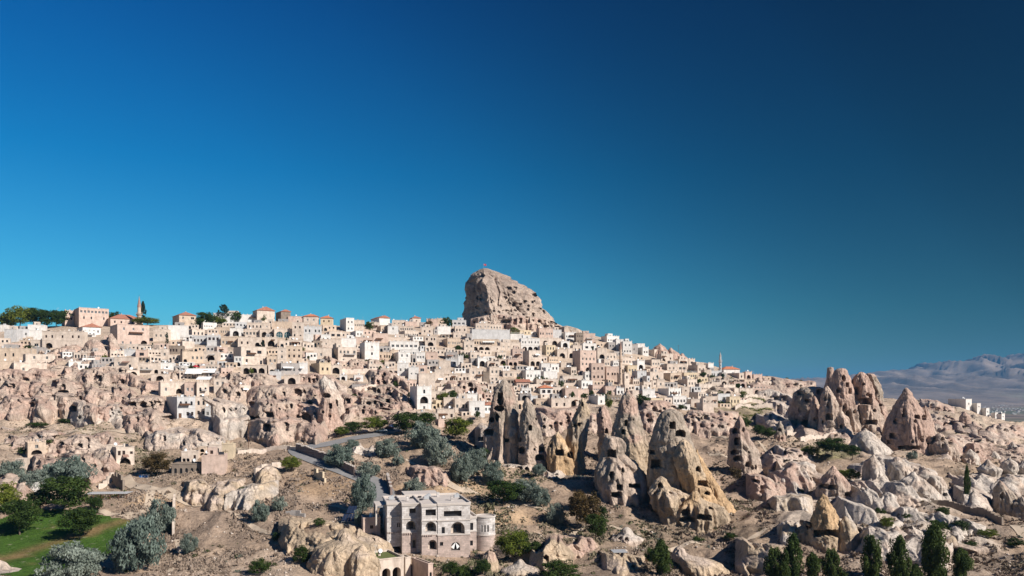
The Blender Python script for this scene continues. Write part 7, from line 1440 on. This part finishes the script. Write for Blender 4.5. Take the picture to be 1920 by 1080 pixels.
# ------------------------------------------------------------------ labels: what each house and tree looks like and what it stands near
LM = [('the castle rock', 955, 560), ('the tall minaret', 1163, 690), ('the red-roofed mosque', 1372, 692), ('the pink glass-topped hotel', 172, 595), ('the lone tiered pine', 419, 585), ('the pinkish block house', 250, 630), ('the white tower house', 795, 748), ('the blue-white arcaded house', 994, 647),
      ('the twin-peaked chimney', 945, 780), ('the broadest grey chimney', 1262, 840), ('the lone pink chimney', 1395, 830), ('the right-hand rock cluster', 1600, 750), ('the pink pyramid rock', 1700, 790), ('the yellow cone', 1547, 985), ('the stone hotel', 805, 985), ('the round tower', 906, 1000), ('the lawn', 130, 1010), ('the ribbed cone', 620, 765),
      ('the ruined caravan house', 380, 865), ('the awnings', 376, 698), ('the dark retaining wall', 610, 868), ('the hill car park', 732, 806), ('the pointed left minaret', 261, 580), ('the hip-roofed mosque', 1196, 725), ('the tractor', 172, 778), ('the orange rock fin', 1050, 850), ('the skyline rock knobs', 1250, 660), ('the blue parasol', 787, 730), ('the red parasol', 741, 630), ('the vine terraces', 1415, 760), ('the pool', 1075, 892)]
def rel(x, y):
    best = min(LM, key=lambda l: (l[1] - x) ** 2 + 1.6 * (l[2] - y) ** 2); dx, dy = x - best[1], y - best[2]; d = math.hypot(dx, dy)
    far = 'close ' if d < 35 else ('' if d < 90 else 'well ')
    w = ('right of' if dx > 0 else 'left of') if abs(dx) > abs(dy) * 1.2 else ('below' if dy > 0 else 'above')
    return f'{far}{w} {best[0]}', best[0]
NUMW = ['no', 'one', 'two', 'three', 'four', 'five', 'six', 'seven', 'eight', 'nine', 'ten', 'eleven', 'twelve']
def feat(h):
    ks = [w[0] for w in h['wins']]; na = sum(k in 'agA' for k in ks); nw = sum(k in 'wsnLp' for k in ks); nm = lambda n: NUMW[n] if n < 13 else 'many'
    if h['roof'] in ('h', 'g'): return 'red tiled roof'
    if h['roof'] == 'p': return 'timber roof pergola'
    if na and nw: return f"{nm(na)} arch{'es' if na > 1 else ''} and {nm(nw)} window{'s' if nw > 1 else ''}"
    if na: return f"{nm(na)} open arch{'es' if na > 1 else ''}"
    if nw: return f"{nm(nw)} small window{'s' if nw > 1 else ''}"
    return 'a blank front'
ORD = ['leftmost', 'second from left', 'third from left', 'fourth from left', 'fifth from left', 'sixth from left', 'seventh from left', 'eighth from left']
from collections import defaultdict
def label_all(items, first):
    g = defaultdict(list)
    for it in items:
        if it['label']: continue
        g[first(it) + ' ' + rel(it['x'], it['y'])[0]].append(it)
    for k, l in g.items():
        l.sort(key=lambda t: t['x'])
        for i, t in enumerate(l):
            t['o']['label'] = k if len(l) == 1 else k + ', ' + (('left one' if i == 0 else 'right one') if len(l) == 2 else (ORD[i] if i < len(l) - 1 or i == 0 else 'rightmost'))
label_all(HOUSES, lambda h: f"{'big ' if h['W'] * h['H'] > 90 else ('tiny ' if h['W'] * h['H'] < 22 else '')}{CNAME[h['col']]} house with {feat(h)}")
label_all(TREES, lambda t: f"{'large ' if t['w'] > 55 else ('small ' if t['w'] < 20 else '')}{t['txt']}")

# ------------------------------------------------------------------ haze
hz_m = bpy.data.materials.new('haze'); hz_m.use_nodes = True; nt = hz_m.node_tree; nt.nodes.clear(); vp = nt.nodes.new('ShaderNodeVolumePrincipled'); ou = nt.nodes.new('ShaderNodeOutputMaterial'); nt.links.new(vp.outputs[0], ou.inputs['Volume'])
vp.inputs['Color'].default_value = (0.13, 0.42, 0.80, 1); vp.inputs['Density'].default_value = 0.00005; vp.inputs['Anisotropy'].default_value = 0.0
m = MB(); m.box(-27000, 27000, -10000, 22000, CZ - 72 * SC - 8, 660); tag(m.build('haze', [hz_m]), kind='stuff')
